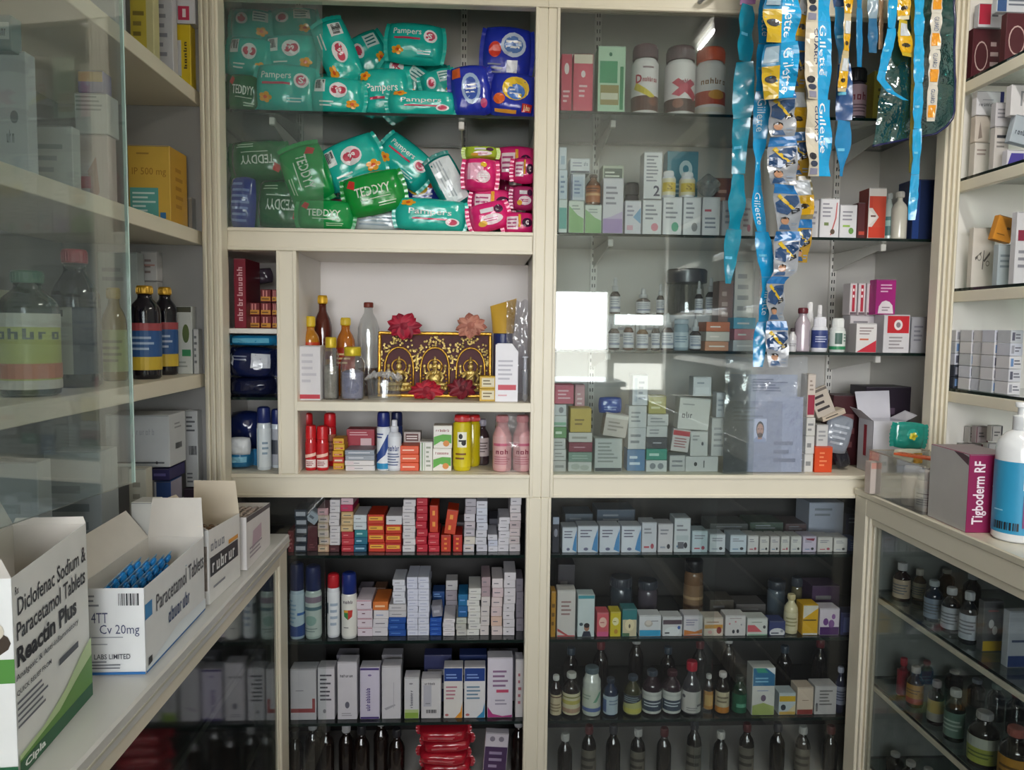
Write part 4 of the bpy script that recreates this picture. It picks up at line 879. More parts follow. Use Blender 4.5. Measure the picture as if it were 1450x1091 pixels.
for k, (a, b) in enumerate(((939, 960), (965, 988))):
    Zt = PX((939, 968)[k], (967, 994)[k], 279, z, .055)[3]
    bottle(['white bottle with yellow label on the green spot carton', 'white bottle with yellow label on the grey spot carton'][k], a, b, 241+2*k, Zt+.0005, .06, 'dcdce4', 'e4e4ea', 'e2d8b8', [R(.2, .2, .8, .75, 'd9bc4a'), T('S', .4, .3, .6, .7, '8a6420', .02)], 'tub', lz=(.08, .7), caph=.2, capr=.7)
C('teal carton with a pale flower behind the yellow labelled bottles', 945, 990, 214, z, .16, .05, '2f8aa4', [('c', .6, .80, .22, .10, 'cfe6ee'), ('c', .6, .80, .10, .045, '2f8aa4'), LN(3, 'a8d4e2', .1, .5, .8, .65)], name='product_carton')
C('brown carton behind the crumpled bag on the second shelf', 1012, 1037, 252, z, .13, .06, '7a4036', [LN(2, 'c89a8c', .2, .6, .8, .85)])
C('plain white carton at the sachet edge of the second glass shelf', 1023, 1042, 284, z, .055, .06, 'dad8de', [LN(3, 'a2a0ae', .2, .3, .8, .8)])
C('pinkish white carton behind the hanging teal sachet strip', 1049, 1068, 281, z, .055, .06, 'dfd8da', [LN(4, 'b09aa2', .2, .2, .8, .8), ('c', .7, .2, .15, .1, 'd9889a')])
Zt = PX(995, 1021, 279, z, .055)[3]
t = thing('plastic_bag', 'crumpled clear bag on the white cartons of the second shelf', 'bag', (atY(1002, 262, .09).x, .085, Zt+.001))
def cb(u, v): a = 2*pi*u; s = sin(pi*(.04+.92*v)); n_ = noise.noise(Vector((cos(a)*2.2, sin(a)*2.2, v*4+7))); return (.033*cos(a)*s*(1+.4*n_), .026*sin(a)*s*(1+.4*n_), .07*v)
MB().grid(cb, 22, 14, film('crinkled_film', (.88, .89, .9), .18, .32, (.85, .86, .88), .08, .8, 60.), False).build('bag_film', t)
C('white carton at the sachet edge right part of the second glass shelf', 1147, 1161, 283, z, .055, .06, 'dddade', [LN(4, '9a98a4', .2, .3, .8, .9)])
C('tall white carton with a red curved line on the second shelf', 1162, 1190, 281, z, .055, .06, W0, [('p', [(.55, .05), (.62, .05), (.88, .5), (.92, .9), (.86, .9), (.8, .5)], 'c46a6a'), ('c', .68, .14, .13, .07, '5a4a3c'), LN(4, '9a98a4', .1, .5, .7, .92), R(.2, .3, .45, .38, '7a8a5a')])
C('white carton with a green leaf emblem on the second shelf', 1190, 1215, 290, z, .055, .06, W0, [('c', .68, .2, .16, .10, '6a9a4c'), R(.15, .32, .6, .38, '9ac05a'), LN(3, '9a98a4', .12, .5, .8, .85)])
C('dark maroon carton left of the red and white one', 1215, 1232, 287, z, .075, .06, '5c2c30', [R(.1, .1, .9, .2, 'c85040')])
C('red and white carton with a pointed white panel on the second shelf', 1231, 1257, 266, z, .055, .06, 'e4dcd8', [R(0, 0, 1, .22, 'd0402c'), R(0, .60, 1, .84, 'c8402e'), ('p', [(.2, .84), (.2, .6), (.6, .42), (.2, .22), (1, .22), (1, .84)], 'd04a34'), ('p', [(.02, .26), (.5, .40), (.02, .56)], 'efe8e6'), LN(1, '6a4a48', .1, .40, .6, .48)], side='8a3a34')
bottle('slim white bottle with grey cap behind the red and white carton', 1256, 1272, 273, z, .09, 'c2d0cc', 'b0b6b4', '4c7a7c', [R(0, .5, 1, .8, '9ac0bc')], lz=(.1, .5), caph=.12)
bottle('stout white bottle with pale cap beside the navy carton', 1270, 1292, 270, z, .06, 'ddd9cc', 'cfccc4', None, (), 'syrup', lz=(.1, .5), caph=.12, neck=.35)
C('dark navy carton at the right end of the second glass shelf', 1294, 1326, 254, z, .06, .08, '17264e', [R(0, 0, .3, 1, '1d3c7c')], name='product_carton')
# ---- third glass shelf (behind the reflecting pane)
z = ZS3
def vial(label, x0, x1, yt, zb, Y, body='3a2f34', cap='d9dade', lab='dcdde4', **k): return bottle(label, x0, x1, yt, zb, Y, body, cap, lab, [R(.2, .2, .8, .35, '8a90aa'), LN(3, '9298aa', .2, .45, .8, .9)], k.pop('kind', 'dropper'), name='dropper_bottle', lz=(.06, .48), n=14, group='small dropper bottles on the third glass shelf', **k)
wh = ['leftmost', 'second', 'third', 'fourth', 'fifth', 'rightmost']
for k, (a, b, yt, bd) in enumerate([(863, 880, 447, '43383c'), (884, 900, 444, '5a2f24'), (903, 921, 449, '6b4a2a'), (924, 937, 446, '3a3034'), (939, 957, 444, '45353a'), (979, 996, 452, '3d3438')]):
    vial(f'dropper bottle, {wh[k]} of the front row on the third glass shelf', a, b, yt, z, .06, bd)
t = bottle('clear jar with bluish contents in the front bottle row of the third shelf', 957, 979, 452, z, .06, M('9fb4c4', .15, coat=.4), 'b8c4d0', 'c8d6e0', [LN(3, '7a92a8', .2, .3, .8, .8)], 'tub', name='medicine_jar', cat='jar', caph=.16)
Zr = atY(930, 446, .20).z
for k, (a, b) in enumerate(((860, 900), (900, 945), (945, 985), (985, 1035))):
    C(f'long white carton, {wh[k] if k < 3 else wh[5]} of the four raising the rear bottle row', a, b, 446, z, .20, .09, 'd3d2d6', [LN(2, '9a9ca8', .1, .3, .9, .7)], group='cartons under the rear bottle row')
for k, (a, b, yt) in enumerate([(865, 881, 393), (903, 924, 408), (931, 943, 402), (986, 998, 398), (1002, 1017, 393)]):
    vial(f'dropper bottle, {wh[k] if k < 4 else wh[5]} of the raised rear row on the third shelf', a, b, yt, Zr+.0006, .215, '3a3038')
t = thing('glass_jar', 'big clear jar with a wide dark lid at the back of the third shelf', 'jar', (atY(972, 400, .33).x, .33, Zr+.0006)); s_ = 2.43/F
MB().lathe([(.8*25*s_, 0), (25*s_, .01), (25*s_, .085), (23*s_, .10), (23*s_, .108)], CLEAR, 24).build('body', t)
MB().lathe([(27*s_, .105), (28.5*s_, .107), (28.5*s_, .145), (26*s_, .150), (.001, .151)], M('4a4a56', .35, coat=.3), 24).build('lid', t)
C('low white carton under the big jar at the back of the third shelf', 946, 998, 446, z, .30, .06, 'c9c8cc', ())
C('brownish carton beside the raised rear bottles on the third shelf', 1018, 1040, 398, z, .115, .06, '8a6a66', [LN(4, 'c2a8a2', .2, .3, .8, .9)])
C('tall white carton behind the hanging sachets on the third shelf', 1041, 1068, 370, z, .12, .06, 'd6d2ce', [LN(5, 'a8a4a4', .15, .3, .85, .9)])
stack('orange and white carton', 'beside the front bottle row, third shelf', 1000, 1034, 456, z, ['c98a6a', 'd6cfc8', 'd0704a'], Y=.06, d=.08, deco=(LN(1, 'f2e6e0', .15, .3, .85, .7),))
stack('bright printed carton', 'behind the long sachet strip', 1040, 1072, 450, z, ['cfd2d8', 'd98a9a', '6ab8d8'], Y=.06, d=.08, deco=(LN(1, 'f4f4f6', .15, .3, .85, .7),))
bottle('tiny bottle with dark cap at the sachet edge of the third shelf', 1119, 1131, 465, z, .055, 'd8d6d8', '3a2c30', 'cfced2', [LN(2, '8a8890', .2, .3, .8, .7)], kind='syrup', lz=(.1, .5))
bottle('silvery bottle with a maroon cap on the third glass shelf', 1131, 1153, 436, z, .055, M('c9bcc6', .25, metal=.3), '6a2630', None, (), 'syrup', neck=.5, caph=.13, capr=.6)
bottle('white bottle with navy label in front on the third glass shelf', 1155, 1178, 449, z, .055, 'e4e4ea', 'e8e8ee', '3a4a86', [R(.15, .2, .85, .8, '2f3f7c'), LN(3, 'c2c8e2', .25, .3, .75, .7)], 'tub', lz=(.12, .62), caph=.28, capr=.72)
bottle('white bottle with green banded label in front on the third glass shelf', 1181, 1203, 451, z, .055, 'e2e6e4', 'e8eae8', 'e6ebe6', [R(0, 0, 1, .18, '2f8a5c'), R(.3, .3, .55, .9, '4a6a60'), LN(3, '7a9a8c', .6, .4, .9, .9)], 'tub', lz=(.08, .62), caph=.28, capr=.72)
Zk = .04
for k, (a, b) in enumerate(((1143, 1157), (1158, 1169))):
    bottle(['white bottle behind the silvery one on the third shelf', 'small white bottle behind the navy labelled one on the third shelf'][k], a, b, 428+4*k, z, .17, 'e6e4e6', 'eeecec', None, (), 'syrup', caph=.2, neck=.7)
C('white carton with a red diagonal corner on the third glass shelf', 1213, 1243, 458, z, .05, .05, 'e0dcdc', [('p', [(0, 0), (1, 0), (1, .42)], 'c82a3e'), LN(3, '9a8a8c', .12, .6, .85, .9), R(.15, .42, .6, .48, 'c86a50')], side='b9b2b4')
C('grey white carton behind the red diagonal carton on the third shelf', 1204, 1243, 447, z, .11, .05, 'c6c0c4', [LN(3, '8a868c', .1, .5, .8, .9)])
C('white carton with red square and round emblem on the third glass shelf', 1252, 1290, 446, z, .05, .055, 'd9d6da', [R(.12, .52, .98, .98, 'c42430'), ('c', .55, .74, .17, .14, 'e6dede'), ('c', .55, .74, .09, .075, '8a8286'), LN(4, '9a9498', .2, .08, .85, .45)], side='bdbabe')
C('grey carton at the right end of the third glass shelf', 1291, 1314, 449, z, .06, .07, 'a2a2a8', [LN(4, '7a7a84', .15, .3, .85, .8)])
Zt = PX(1204, 1243, 447, z, .11)[3]
for k, (a, b) in enumerate(((1204, 1215), (1216, 1227), (1228, 1239))):
    C(f'slim red and white carton, {["left", "middle", "right"][k]} of three standing on the grey white carton', a, b, 401, Zt+.0004, .112, .045, 'd6ccd0', [R(.3, .1, .75, .95, 'b02c40'), LN(2, 'efe2e4', .36, .5, .68, .9), R(0, 0, 1, .08, '6a5a60')], group='slim red and white cartons on the third shelf')
C('magenta carton with a white arch standing above the red square carton', 1240, 1269, 396, 446, .075, .04, 'a8207c', [('p', [(.1, .02), (.92, .02), (.86, .26), (.7, .36), (.5, .40), (.3, .36), (.14, .22)], 'e6dce2'), LN(3, 'e6b8d6', .2, .62, .85, .9), LN(2, '9a8a94', .3, .08, .75, .24)])
# ---- floor of the tall cabinet
z = ZB1; q = 'on the cabinet floor'
def box4(label, x0, x1, yt, zb, col, deco=(), Y=.05, d=.07, **k): return C(label, x0, x1, yt, zb, Y, d, col, deco, **k)
ln = lambda n=3, c='8a8c92': LN(n, c)
stack('white carton', 'by the centre post, tall cabinet floor', 784, 803, 573, z, [('cfcbc8', (LN(1, '9a9896'),)), ('d6d4d2', (LN(2, '9a9896'),)), ('d2d0ce', (LN(2, '9a9896'),)), ('6a9a62', (LN(1, 'd8e6d2'),), 'green carton'), ('d9dcda', (R(0, .1, 1, .4, '8ab89a'),)), ('d9dadc', (('c', .6, .5, .2, .3, '8a8a90'),))], Y=.045, d=.07)
C('pink carton topmost by the centre post on the tall cabinet floor', 785, 813, 545, 572.5, .05, .06, 'd05a72', [LN(3, 'f2c2cc', .15, .2, .85, .8)])
C('tall rosy carton standing behind the yellow carton', 814, 829, 545, z, .125, .05, 'cf9aa2', [LN(3, 'efd6da', .2, .75, .8, .92)])
stack('white crinkled carton', 'below the yellow carton', 806, 840, 613, z, [('cfd0cc', (('c', .3, .5, .2, .35, 'b2b6ae'), ('c', .7, .4, .2, .3, 'b2b6ae'))), ('7f9a8c', (LN(2, 'a8bcb0'),), 'grey green carton'), ('8a2c44', (LN(1, 'e6b8c2', .2, .4, .8, .6),), 'maroon carton'), ('d6d2cc', (LN(1, 'a8a49c'),), 'flat white carton')], Y=.05, d=.06)
C('yellow carton resting on the flat white one by the centre post', 807, 838, 578, 612.6, .052, .055, 'cdb04a', [LN(2, '8a7022', .2, .25, .8, .6)])
C('grey white lettered carton left of the small blue one', 842, 882, 621, z, .05, .06, 'c2c6c4', [LN(6, '8a908e', .1, .25, .9, .92), R(0, 0, 1, .1, '3a3e44')])
C('white carton tilted on the grey white lettered carton', 853, 887, 586, 619, .055, .05, 'cbc0b8', [LN(3, '9a908a', .15, .2, .85, .7), R(0, .8, 1, .95, 'e2dcd4')], ry=radians(8))
pack('blue folded packet on top of the tilted white carton', 864, 574, 34, 24, .06, 0, col='3a5ab0', deco=[LN(2, '9ab0e2', .2, .2, .8, .5)], name='tablet_packet', t=.04, seals=False)
stack('white carton', 'right of the grey white lettered carton', 890, 916, 575, z, [('5d86b2', (LN(2, 'd2e0ee'),), 'small blue carton'), ('cfd0d2', (LN(2, '8e9096'),)), ('d2d3d4', (LN(3, '8e9096'),))], Y=.06, d=.055)
C('tall white carton topmost above the small blue carton', 895, 918, 531, 574.6, .065, .05, 'd2d6de', [R(.1, .1, .3, .9, 'b2bccc'), LN(4, '8a92a4', .4, .15, .9, .85)])
stack('white speckled carton', 'under the olive carton', 917, 947, 587, z, [('d6d8d8', (('c', .3, .5, .15, .3, '8a8e94'), ('c', .7, .5, .15, .3, '8a8e94'))), ('3f9a86', (LN(1, 'bfe0d6'),), 'teal carton'), ('4a4a50', (LN(1, 'c2c2c8', .3, .4, .85, .65),), 'black carton'), ('cfcfce', (LN(2, '96969a'),)), ('d2d1cf', (LN(2, '96969a'),))], Y=.05, d=.06)
C('olive yellow carton topmost above the teal and black cartons', 918, 944, 561, 586.6, .055, .05, 'a8a04a', [LN(2, 'dcd8a8')])
stack('white carton', 'left of the clear document sleeve', 972, 1019, 647, z, [('cfcfcf', (('c', .3, .5, .05, .15, '333'*2), R(.55, .25, .58, .75, '3a3a40')))], Y=.05, d=.06)
C('white dotted carton on the one left of the document sleeve', 977, 1003, 611, 646.6, .052, .05, 'd2d2d0', [('c', .7, .5, .07, .08, '5a5a60'), LN(2, '9a9a9c', .1, .6, .6, .9)])
C('red and white carton tilted against the dotted carton', 949, 975, 608, 640, .048, .02, 'd9d2d0', [R(0, .72, 1, .95, 'c23a44'), LN(4, 'a8666a', .12, .15, .88, .65)], ry=radians(7))
C('white carton below the tilted red and white one', 948, 971, 645, z, .055, .05, 'c6c6c6', [ln(2)])
C('large white carton with three dark marks tilted on the dotted carton', 959, 1004, 564, 609, .055, .05, 'd9d8d4', [('w', .1, .35, .5, .55, 3, '6a6a6e'), LN(1, 'a2a2a2', .1, .75, .6, .85)], ry=radians(4))
C('small white carton on top of the three-mark carton', 981, 1008, 534, 561.5, .06, .045, 'd6d9de', [R(.1, .1, .9, .45, 'e6e8ec'), LN(1, '8e96a2', .2, .6, .8, .8)])
C('narrow white carton beside the three-mark carton by the document sleeve', 1007, 1030, 592, 646.4, .06, .045, 'cfcecc', [LN(4, '9c9c9e')])
C('small white carton upright above the narrow one by the sleeve', 1014, 1029, 556, 591.6, .062, .04, 'cdd0d6', [LN(3, '9aa0aa')])
for k, (a, b, yt, yb) in enumerate([(1142, 1155, 592, z)]):
    stack('narrow white carton', 'right of the document sleeve', a, b, yt, yb, [('d2d0cc', (LN(1, '8a8a8a'),)), ('d4d2ce', (LN(1, '8a8a8a'),)), ('cfcdc8', (LN(2, '8a8a8a'),))], Y=.05, d=.06)
C('white carton with a maroon foot on the narrow stack by the sleeve', 1143, 1155, 530, 591.6, .055, .05, 'd2c6bc', [R(0, .05, 1, .52, '9a2c44'), LN(3, '9a8a80', .2, .6, .8, .9)])
C('glossy orange carton at the right of the cabinet floor', 1154, 1180, 633, z, .048, .06, 'd84a1e', [('l', .25, .2, .7, .85, 4, 'f08a5c')])
C('white carton standing on the orange one', 1156, 1173, 602, 632.6, .055, .05, 'cccac8', [LN(3, '9a9a9c')])
C('black and white lettered carton tipped over on the grey packet', 1158, 1186, 548, 588, .06, .02, 'c2b6aa', [LN(3, '3a3234', .1, .15, .9, .85), R(0, .9, 1, 1, '6a625c')], ry=radians(-24))
C('flat pale carton lying slanted under the black and white lettered one', 1165, 1200, 584, 592, .058, .05, 'c9b8a4', [LN(1, '5a5048')], ry=radians(-22))
pack('grey foil packet slumped under the tipped carton', 1186, 615, 40, 56, .06, 12, col='8f95a0', deco=[LN(4, 'b9bec8', .2, .2, .8, .8)], name='foil_packet', t=.03, seals=False)
pack('crumpled black foil strip behind the orange carton', 1189, 656, 22, 42, .08, -20, col='2a2a33', name='foil_packet', t=.03, seals=False, zmin=z)
C('dark maroon carton standing at the back right of the cabinet floor', 1180, 1222, 560, z, .17, .08, '4a2026', [LN(3, '7a4a4c')], name='product_carton')
C('dark carton at the back behind the open white carton', 1226, 1300, 548, z, .17, .1, '2c2230', [LN(3, '5a4a5c')], name='product_carton')
# ---- clear document sleeve with a passport photo, leaning behind the pane
X0, X1, _, Z1 = PX(1029, 1146, 506, z, .025); w, h = X1-X0, Z1-z
t = thing('document_sleeve', 'crinkled clear plastic sleeve of papers with a passport photo', 'document sleeve', ((X0+X1)/2, .026, z+.0005), (radians(-2), 0, 0))
MB().box(-w/2+.002, w*.22, .004, .0048, .004, h*.62, M('9aa3b6', .6, var=.06)).box(w*.10, w/2-.006, .0055, .0062, .004, h*.66, M('a9b2c6', .6, var=.03)).box(-w/2+.012, w*.40, .007, .0077, .004, h*.85, M('aeb6c6', .6, var=.03)).build('paper_sheet', t)
def slf(u, v): n_ = noise.noise(Vector((u*5, v*7, 1)))+.5*noise.noise(Vector((u*13, v*15, 4))); return ((u-.5)*w, -.002-.008*abs(n_)*min(1, max(.12, (v-.35)*2.2)), h*v+.010*noise.noise(Vector((u*6, 3, 1)))*v)
MB().grid(slf, 26, 34, film('sleeve_film', (.90, .92, .97), .16, .10, (.8, .85, .95), .12, .25, 40.)).build('clear_film', t)
tl_ = MB()
for vs, fs, c, L in deco2d([LN(5, '7a8296', .35, .70, .80, .82), LN(4, '828a9c', .12, .44, .5, .58), LN(3, '828a9c', .62, .08, .95, .3)], random.Random(9)): tl_.add([(-w/2+w*u, .0036, h*v) for u, v in vs], fs, ink(c))
tl_.build('printed_text', t)
ph = MB(); px_, pz_ = -w*.05, h*.27; pw, phh = w*.16, h*.20
for vs, fs, c, L in deco2d([R(0, 0, 1, 1, 'c6d0e2'), ('p', [(.0, 0), (1, 0), (.95, .14), (.7, .24), (.3, .24), (.05, .14)], '9aa8c4'), ('p', [(.34, .12), (.66, .12), (.64, .34), (.36, .34)], 'b98a72'), ('c', .5, .55, .30, .34, '1f1a1c'), ('c', .5, .50, .255, .30, 'c2937a'), ('p', [(.25, .46), (.32, .34), (.40, .40), (.60, .40), (.68, .34), (.75, .46), (.70, .26), (.6, .19), (.4, .19), (.30, .26)], '4a3630'), R(.32, .55, .44, .575, '2a1f20'), R(.56, .55, .68, .575, '2a1f20'), R(.47, .42, .53, .54, 'b07e68'), R(.41, .335, .59, .36, '8a4a44')], random.Random(1)):
    ph.add([(px_+pw*(u-.5), .0035-.0001*L, pz_+phh*v) for u, v in vs], fs, M(c, .4, var=0.))
o = ph.build('passport_photo', t); o['label'] = 'small passport photo of a bearded man'
# ------------------------------------------------------------------ lower left of the back unit: first shelf, small cartons stacked end-on
z = ZL[0]
def sd(c='c8b9b6', k='4a4a52'): return (R(.08, .2, .92, .8, c), LN(1, k, .16, .3, .84, .66))
wd = (LN(1, '77747e', .14, .36, .82, .64),); reds = (LN(1, 'f0a8a4', .12, .36, .88, .60),); yl = (R(.06, .36, .94, .80, 'e9b23c'), LN(1, '8a3a1c', .14, .46, .86, .70))
C('maroon carton standing upright at the left end of the first lower shelf', 407, 416, 752, z, .07, .1, '8a2434', [LN(4, 'c87a80', .2, .1, .8, .9)])
dk = (R(.1, .2, .95, .75, 'b9bcc6'),)
stack('dark navy carton', 'at the left end of the first lower shelf', 416, 434, 722, z, ['2c3646']*5, d=.10, deco=dk)
C('maroon carton standing beside the dark navy stack', 434, 450, 745, z, .08, .1, '5c2028', [LN(2, '8a4a50', .2, .1, .8, .3)])
C('small pale carton lying tilted on the maroon one beside the navy stack', 430, 447, 724, 740, .08, .04, 'a9b4c0', [LN(1, '5a6270')], ry=radians(35))
w1 = 'on the first lower shelf, '
stack('beige and pink carton', 'next to the maroon carton', 450, 466, 720, z, [('c9a488', sd('d9c0a2')), ('c8b49c', sd()), ('cfc2b0', sd()), ('c2ae98', sd()), ('c8b8a6', sd()), ('c69aa0', sd('d2aab0'))], d=.11)
stack('white carton', 'second from the maroon carton', 466, 481, 708, z, [('4a1c22', (LN(1, '7a4a4c'),), 'dark maroon carton')]+[('d8d4d6', wd)]*7, d=.11)
stack('red carton', 'topped by beige and magenta cartons', 482, 500, 706, z, [('b02834', reds), ('c03a44', reds), ('b82c3a', reds), ('c8a878', sd('d9c090')), ('cbb084', sd('d9c090')), ('c4a070', sd('d9c090')), ('c02a5c', wd, 'magenta carton'), ('d9bcc4', wd, 'pale pink carton')], d=.11)
stack('teal carton', 'beside the orange and yellow ones', 501, 520, 730, z, [('1f5a78', (LN(1, '9ac4d8'),)), ('1f6a84', (LN(1, '9ac4d8'),)), ('27808a', (LN(1, 'a8d8d6'),)), ('d0dade', wd, 'white carton'), ('d6dee2', wd, 'white carton')], d=.11)
stack('orange red carton with yellow band', 'left of its twin stack', 521, 545, 729, z, ['c8371e', 'cc3c20', 'c8371e', 'cc3e22'], d=.11, deco=yl)
stack('orange red carton with yellow band', 'under one white carton', 546, 569, 731, z, ['b82c2c', 'c4361f', 'c8371e', ('dcdadc', wd, 'white carton')], d=.11, deco=yl)
stack('white carton', 'between the orange red and the tall red stacks', 570, 588, 708, z, [('dad6d8', wd)]*8, d=.11)
stack('red carton', 'rising to the rail right of the white stack', 589, 605, 706, z, [('bc2034', reds)]*7, d=.11)
stack('red carton', 'under the upright orange carton', 606, 622, 755, z, [('c22a3a', reds)]*3, d=.11)
Zt = PX(606, 622, 755, z, .07)[3]
C('upright orange red carton standing on the short red stack', 608, 621, 716, Zt+.0006, .072, .09, 'cc3a1c', [('l', .3, .1, .7, .95, 2, 'f0a040')])
C('orange red carton standing at the right of the short red stack', 624, 639, 758, z, .07, .1, 'c2361f', [('l', .3, .05, .7, .95, 3, 'e88a3a')])
C('orange red carton leaning on top beside the white stacks', 628, 645, 722, 757, .07, .09, 'cc401c', [('l', .3, .05, .7, .95, 2, 'f0a040')], ry=radians(8))
C('narrow red carton next to the leaning orange one', 641, 655, 758, z, .07, .1, 'bc2c22', [('l', .3, .05, .7, .95, 3, 'e88a3a')])
stack('white carton', 'next to the narrow red carton', 657, 673, 707, z, [('c9c6cc', sd('d2c6c0')), ('d6cfc4', wd), ('b8b4bc', sd('c4bcc4')), ('bdb6bc', sd('c8bec6')), ('cfcbd2', wd), ('a9a4ac', wd), ('b2aeb6', wd)], d=.11, lean=.012)
stack('white carton', 'second of the white group by the centre post', 674, 690, 710, z, [('c9c8d2', wd), ('ccccd4', wd), ('d2d2da', wd), ('cfd2de', wd), ('ccd0de', wd), ('d2d6e2', wd), ('d8d8e0', wd)], d=.11, lean=.008)
stack('white carton', 'lowest of the white group by the centre post', 691, 705, 758, z, [('d2d2da', wd), ('c8ccdc', wd), ('cfcfd6', wd)], d=.11)
stack('white carton', 'before the last by the centre post', 706, 722, 733, z, [('d6d4da', wd)]*5, d=.11)
stack('white and pinkish carton', 'rising to the rail by the centre post', 722, 738, 705, z, [('cfc8ca', wd), ('cdc4c4', sd('c2b4b4')), ('cfc2c2', wd), ('c4b6b8', sd('b8a8aa')), ('d2c8ca', wd), ('d6d0d2', wd), ('d9d6da', wd)], d=.11)
# second row behind on the same shelf, in the shade
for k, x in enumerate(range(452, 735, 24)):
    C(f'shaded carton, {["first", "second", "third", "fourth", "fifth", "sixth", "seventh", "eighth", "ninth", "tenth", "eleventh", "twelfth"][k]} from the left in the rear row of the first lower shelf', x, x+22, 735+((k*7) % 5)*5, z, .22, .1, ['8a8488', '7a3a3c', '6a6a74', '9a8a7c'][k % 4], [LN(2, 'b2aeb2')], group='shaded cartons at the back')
# ---- second lower shelf
z = ZL[1]
cand = [R(0, .0, 1, .2, '2a4a8c'), R(.55, .5, .95, .56, '3a6ab0'), LN(6, '8ab0cc', .1, .3, .6, .9), ('p', [(0, .2), (1, .2), (1, .3), (.5, .24), (0, .3)], '2a4a8c')]
bottle('pale blue can with a deep navy cap at the left of the second lower shelf', 407, 429, 800, z, .05, 'b9cede', '1b2450', 'c2d6e2', cand, 'can', name='powder_can', cat='can', lz=(.04, .60), caph=.36)
bottle('grey green can with a navy cap behind the glass edge', 429, 453, 804, z, .05, 'b9c9c4', '1b2654', 'c2cfca', [R(.1, .80, .9, .94, '8a7a8a'), R(.1, .62, .9, .70, '5a7a84'), ('c', .45, .38, .2, .12, '8fb0a8'), LN(2, '8a9a98', .2, .1, .8, .22)], 'can', name='powder_can', cat='can', lz=(.04, .62), caph=.34)
bottle('slim white can with a red cap left of the shield emblem carton', 461, 480, 815, z, .06, 'dfe2e8', 'b8242e', 'e2e6ea', [R(.1, .5, .3, .75, '3a4a5a'), LN(4, 'a2b2c4', .4, .2, .8, .8)], 'can', name='powder_can', cat='can', lz=(.04, .72), caph=.22)
bottle('white can with navy cap and coloured shield emblem', 481, 504, 814, z, .05, 'dfe0dc', '1c2e74', 'e4e4de', [('w', .32, .82, .68, .90, 4, '5a4a5a'), ('p', [(.34, .66), (.66, .66), (.64, .5), (.5, .42), (.36, .5)], '3a8a4c'), ('p', [(.5, .66), (.66, .66), (.64, .5), (.5, .42)], 'c23a34'), R(.36, .60, .5, .66, 'e0a23a'), LN(1, '8a8a8a', .35, .2, .65, .26)], 'can', name='powder_can', cat='can', lz=(.04, .66), caph=.32)
pk = (LN(1, '6a3a4c', .3, .36, .6, .64), R(0, .9, 1, 1, 'b0707e'))
stack('pale pink carton', 'right of the shield emblem can', 505, 527, 850, z, ['dcd0da']*4, d=.11, deco=pk)
C('grey carton standing behind the pale pink stack', 507, 527, 833, z, .19, .06, '8a8290', [LN(2, 'b2aab6', .1, .85, .9, .97)])
stack('white carton', 'under one orange carton', 528, 550, 853, z, [('dad6dc', wd), ('d8d4da', wd), ('dcd8dc', (LN(1, '8a9ac2', .14, .3, .8, .6),)), ('d8793a', (LN(1, 'f2c9a2'),), 'orange carton')], d=.11)
C('brown carton standing behind the orange topped stack', 529, 547, 833, z, .19, .06, '6a4a36', [LN(1, '9a7a62', .1, .88, .9, .96)])
bl = (LN(1, '6a9ad8', .12, .36, .88, .64),)
stack('blue carton', 'under the grey and white ones', 550, 575, 857, z, [('1f4fa0', bl)]*3+[('c8c6ca', wd, 'grey white carton')]*2, d=.11)
stack('white carton', 'standing on the grey white ones', 556, 574, 822, atY(565, 856.5, .07).z, [('d9dbe4', wd)]*4, Y=.072, d=.10)
wbl = (LN(1, '9aa2c4', .14, .36, .82, .64),)
stack('bluish white carton', 'left of the tall twin stacks', 576, 592, 818, z, [('d6d9ea', wbl)]*10, d=.11, jit=.001)
stack('bluish white carton', 'right of the tall twin stacks', 592, 608, 818, z, [('d8dbea', wbl)]*10, d=.11, jit=.001)
stack('deep blue carton', 'right of the tall twin stacks in front', 609, 626, 876, z, [('1f52ac', bl)]*4, d=.11)
C('blue carton behind the deep blue stack', 612, 630, 838, z, .19, .06, '27508e', [LN(2, '8ab0dc', .1, .8, .9, .96)])
C('grey carton tilted on the deep blue stack', 612, 627, 858, 874, .075, .05, '8a8a96', [LN(1, 'b2b2be')], ry=radians(-6))
stack('white carton', 'right of the deep blue stack', 627, 644, 877, z, [('dcd8dc', wd)]*4, d=.11)
stack('grey white carton', 'standing behind and above the white four', 631, 648, 823, z, [('9a94a0', wd), ('a8a2aa', wd), ('aea4ac', wd), ('cfcdcc', wd)], Y=.19, d=.06)
stack('pale grey carton', 'beside the two teal blue ones', 646, 661, 876, z, [('c2c0bc', wd), ('b9b9b2', wd), ('bcc0b6', wd)], d=.11)
stack('teal blue carton', 'above the pale grey three', 648, 662, 843, atY(655, 875.5, .07).z, [('1d5c94', bl), ('1f6a9a', bl)], Y=.072, d=.09)
stack('white crinkled carton', 'leaning beside the pale grey stack', 662, 680, 834, z, [('d6d6d2', wd)]*8, d=.11, lean=.015, jit=.003)
stack('pinkish grey carton', 'left of the two tall pale stacks', 681, 694, 818, z, [('cfc8c6', wd)]*4+[('a8949a', wd)]*2, d=.11)
stack('pinkish carton', 'second from the centre post', 696, 712, 820, z, [('d2c4c2', wd), ('d6b8a8', wd), ('d2bfc0', wd), ('d6c6c6', wd), ('d4c0c4', wd), ('dad2d4', wd)], d=.11, lean=.01)
dk2 = (LN(1, '3a3a44', .3, .36, .6, .64),)
stack('white dark-marked carton', 'tallest by the centre post', 713, 730, 811, z, [('dad6da', dk2)]*8, d=.11, lean=.008)
stack('shaded grey carton', 'squeezed against the centre post', 731, 742, 820, z, [('8a848e', wd)]*4, Y=.10, d=.09)
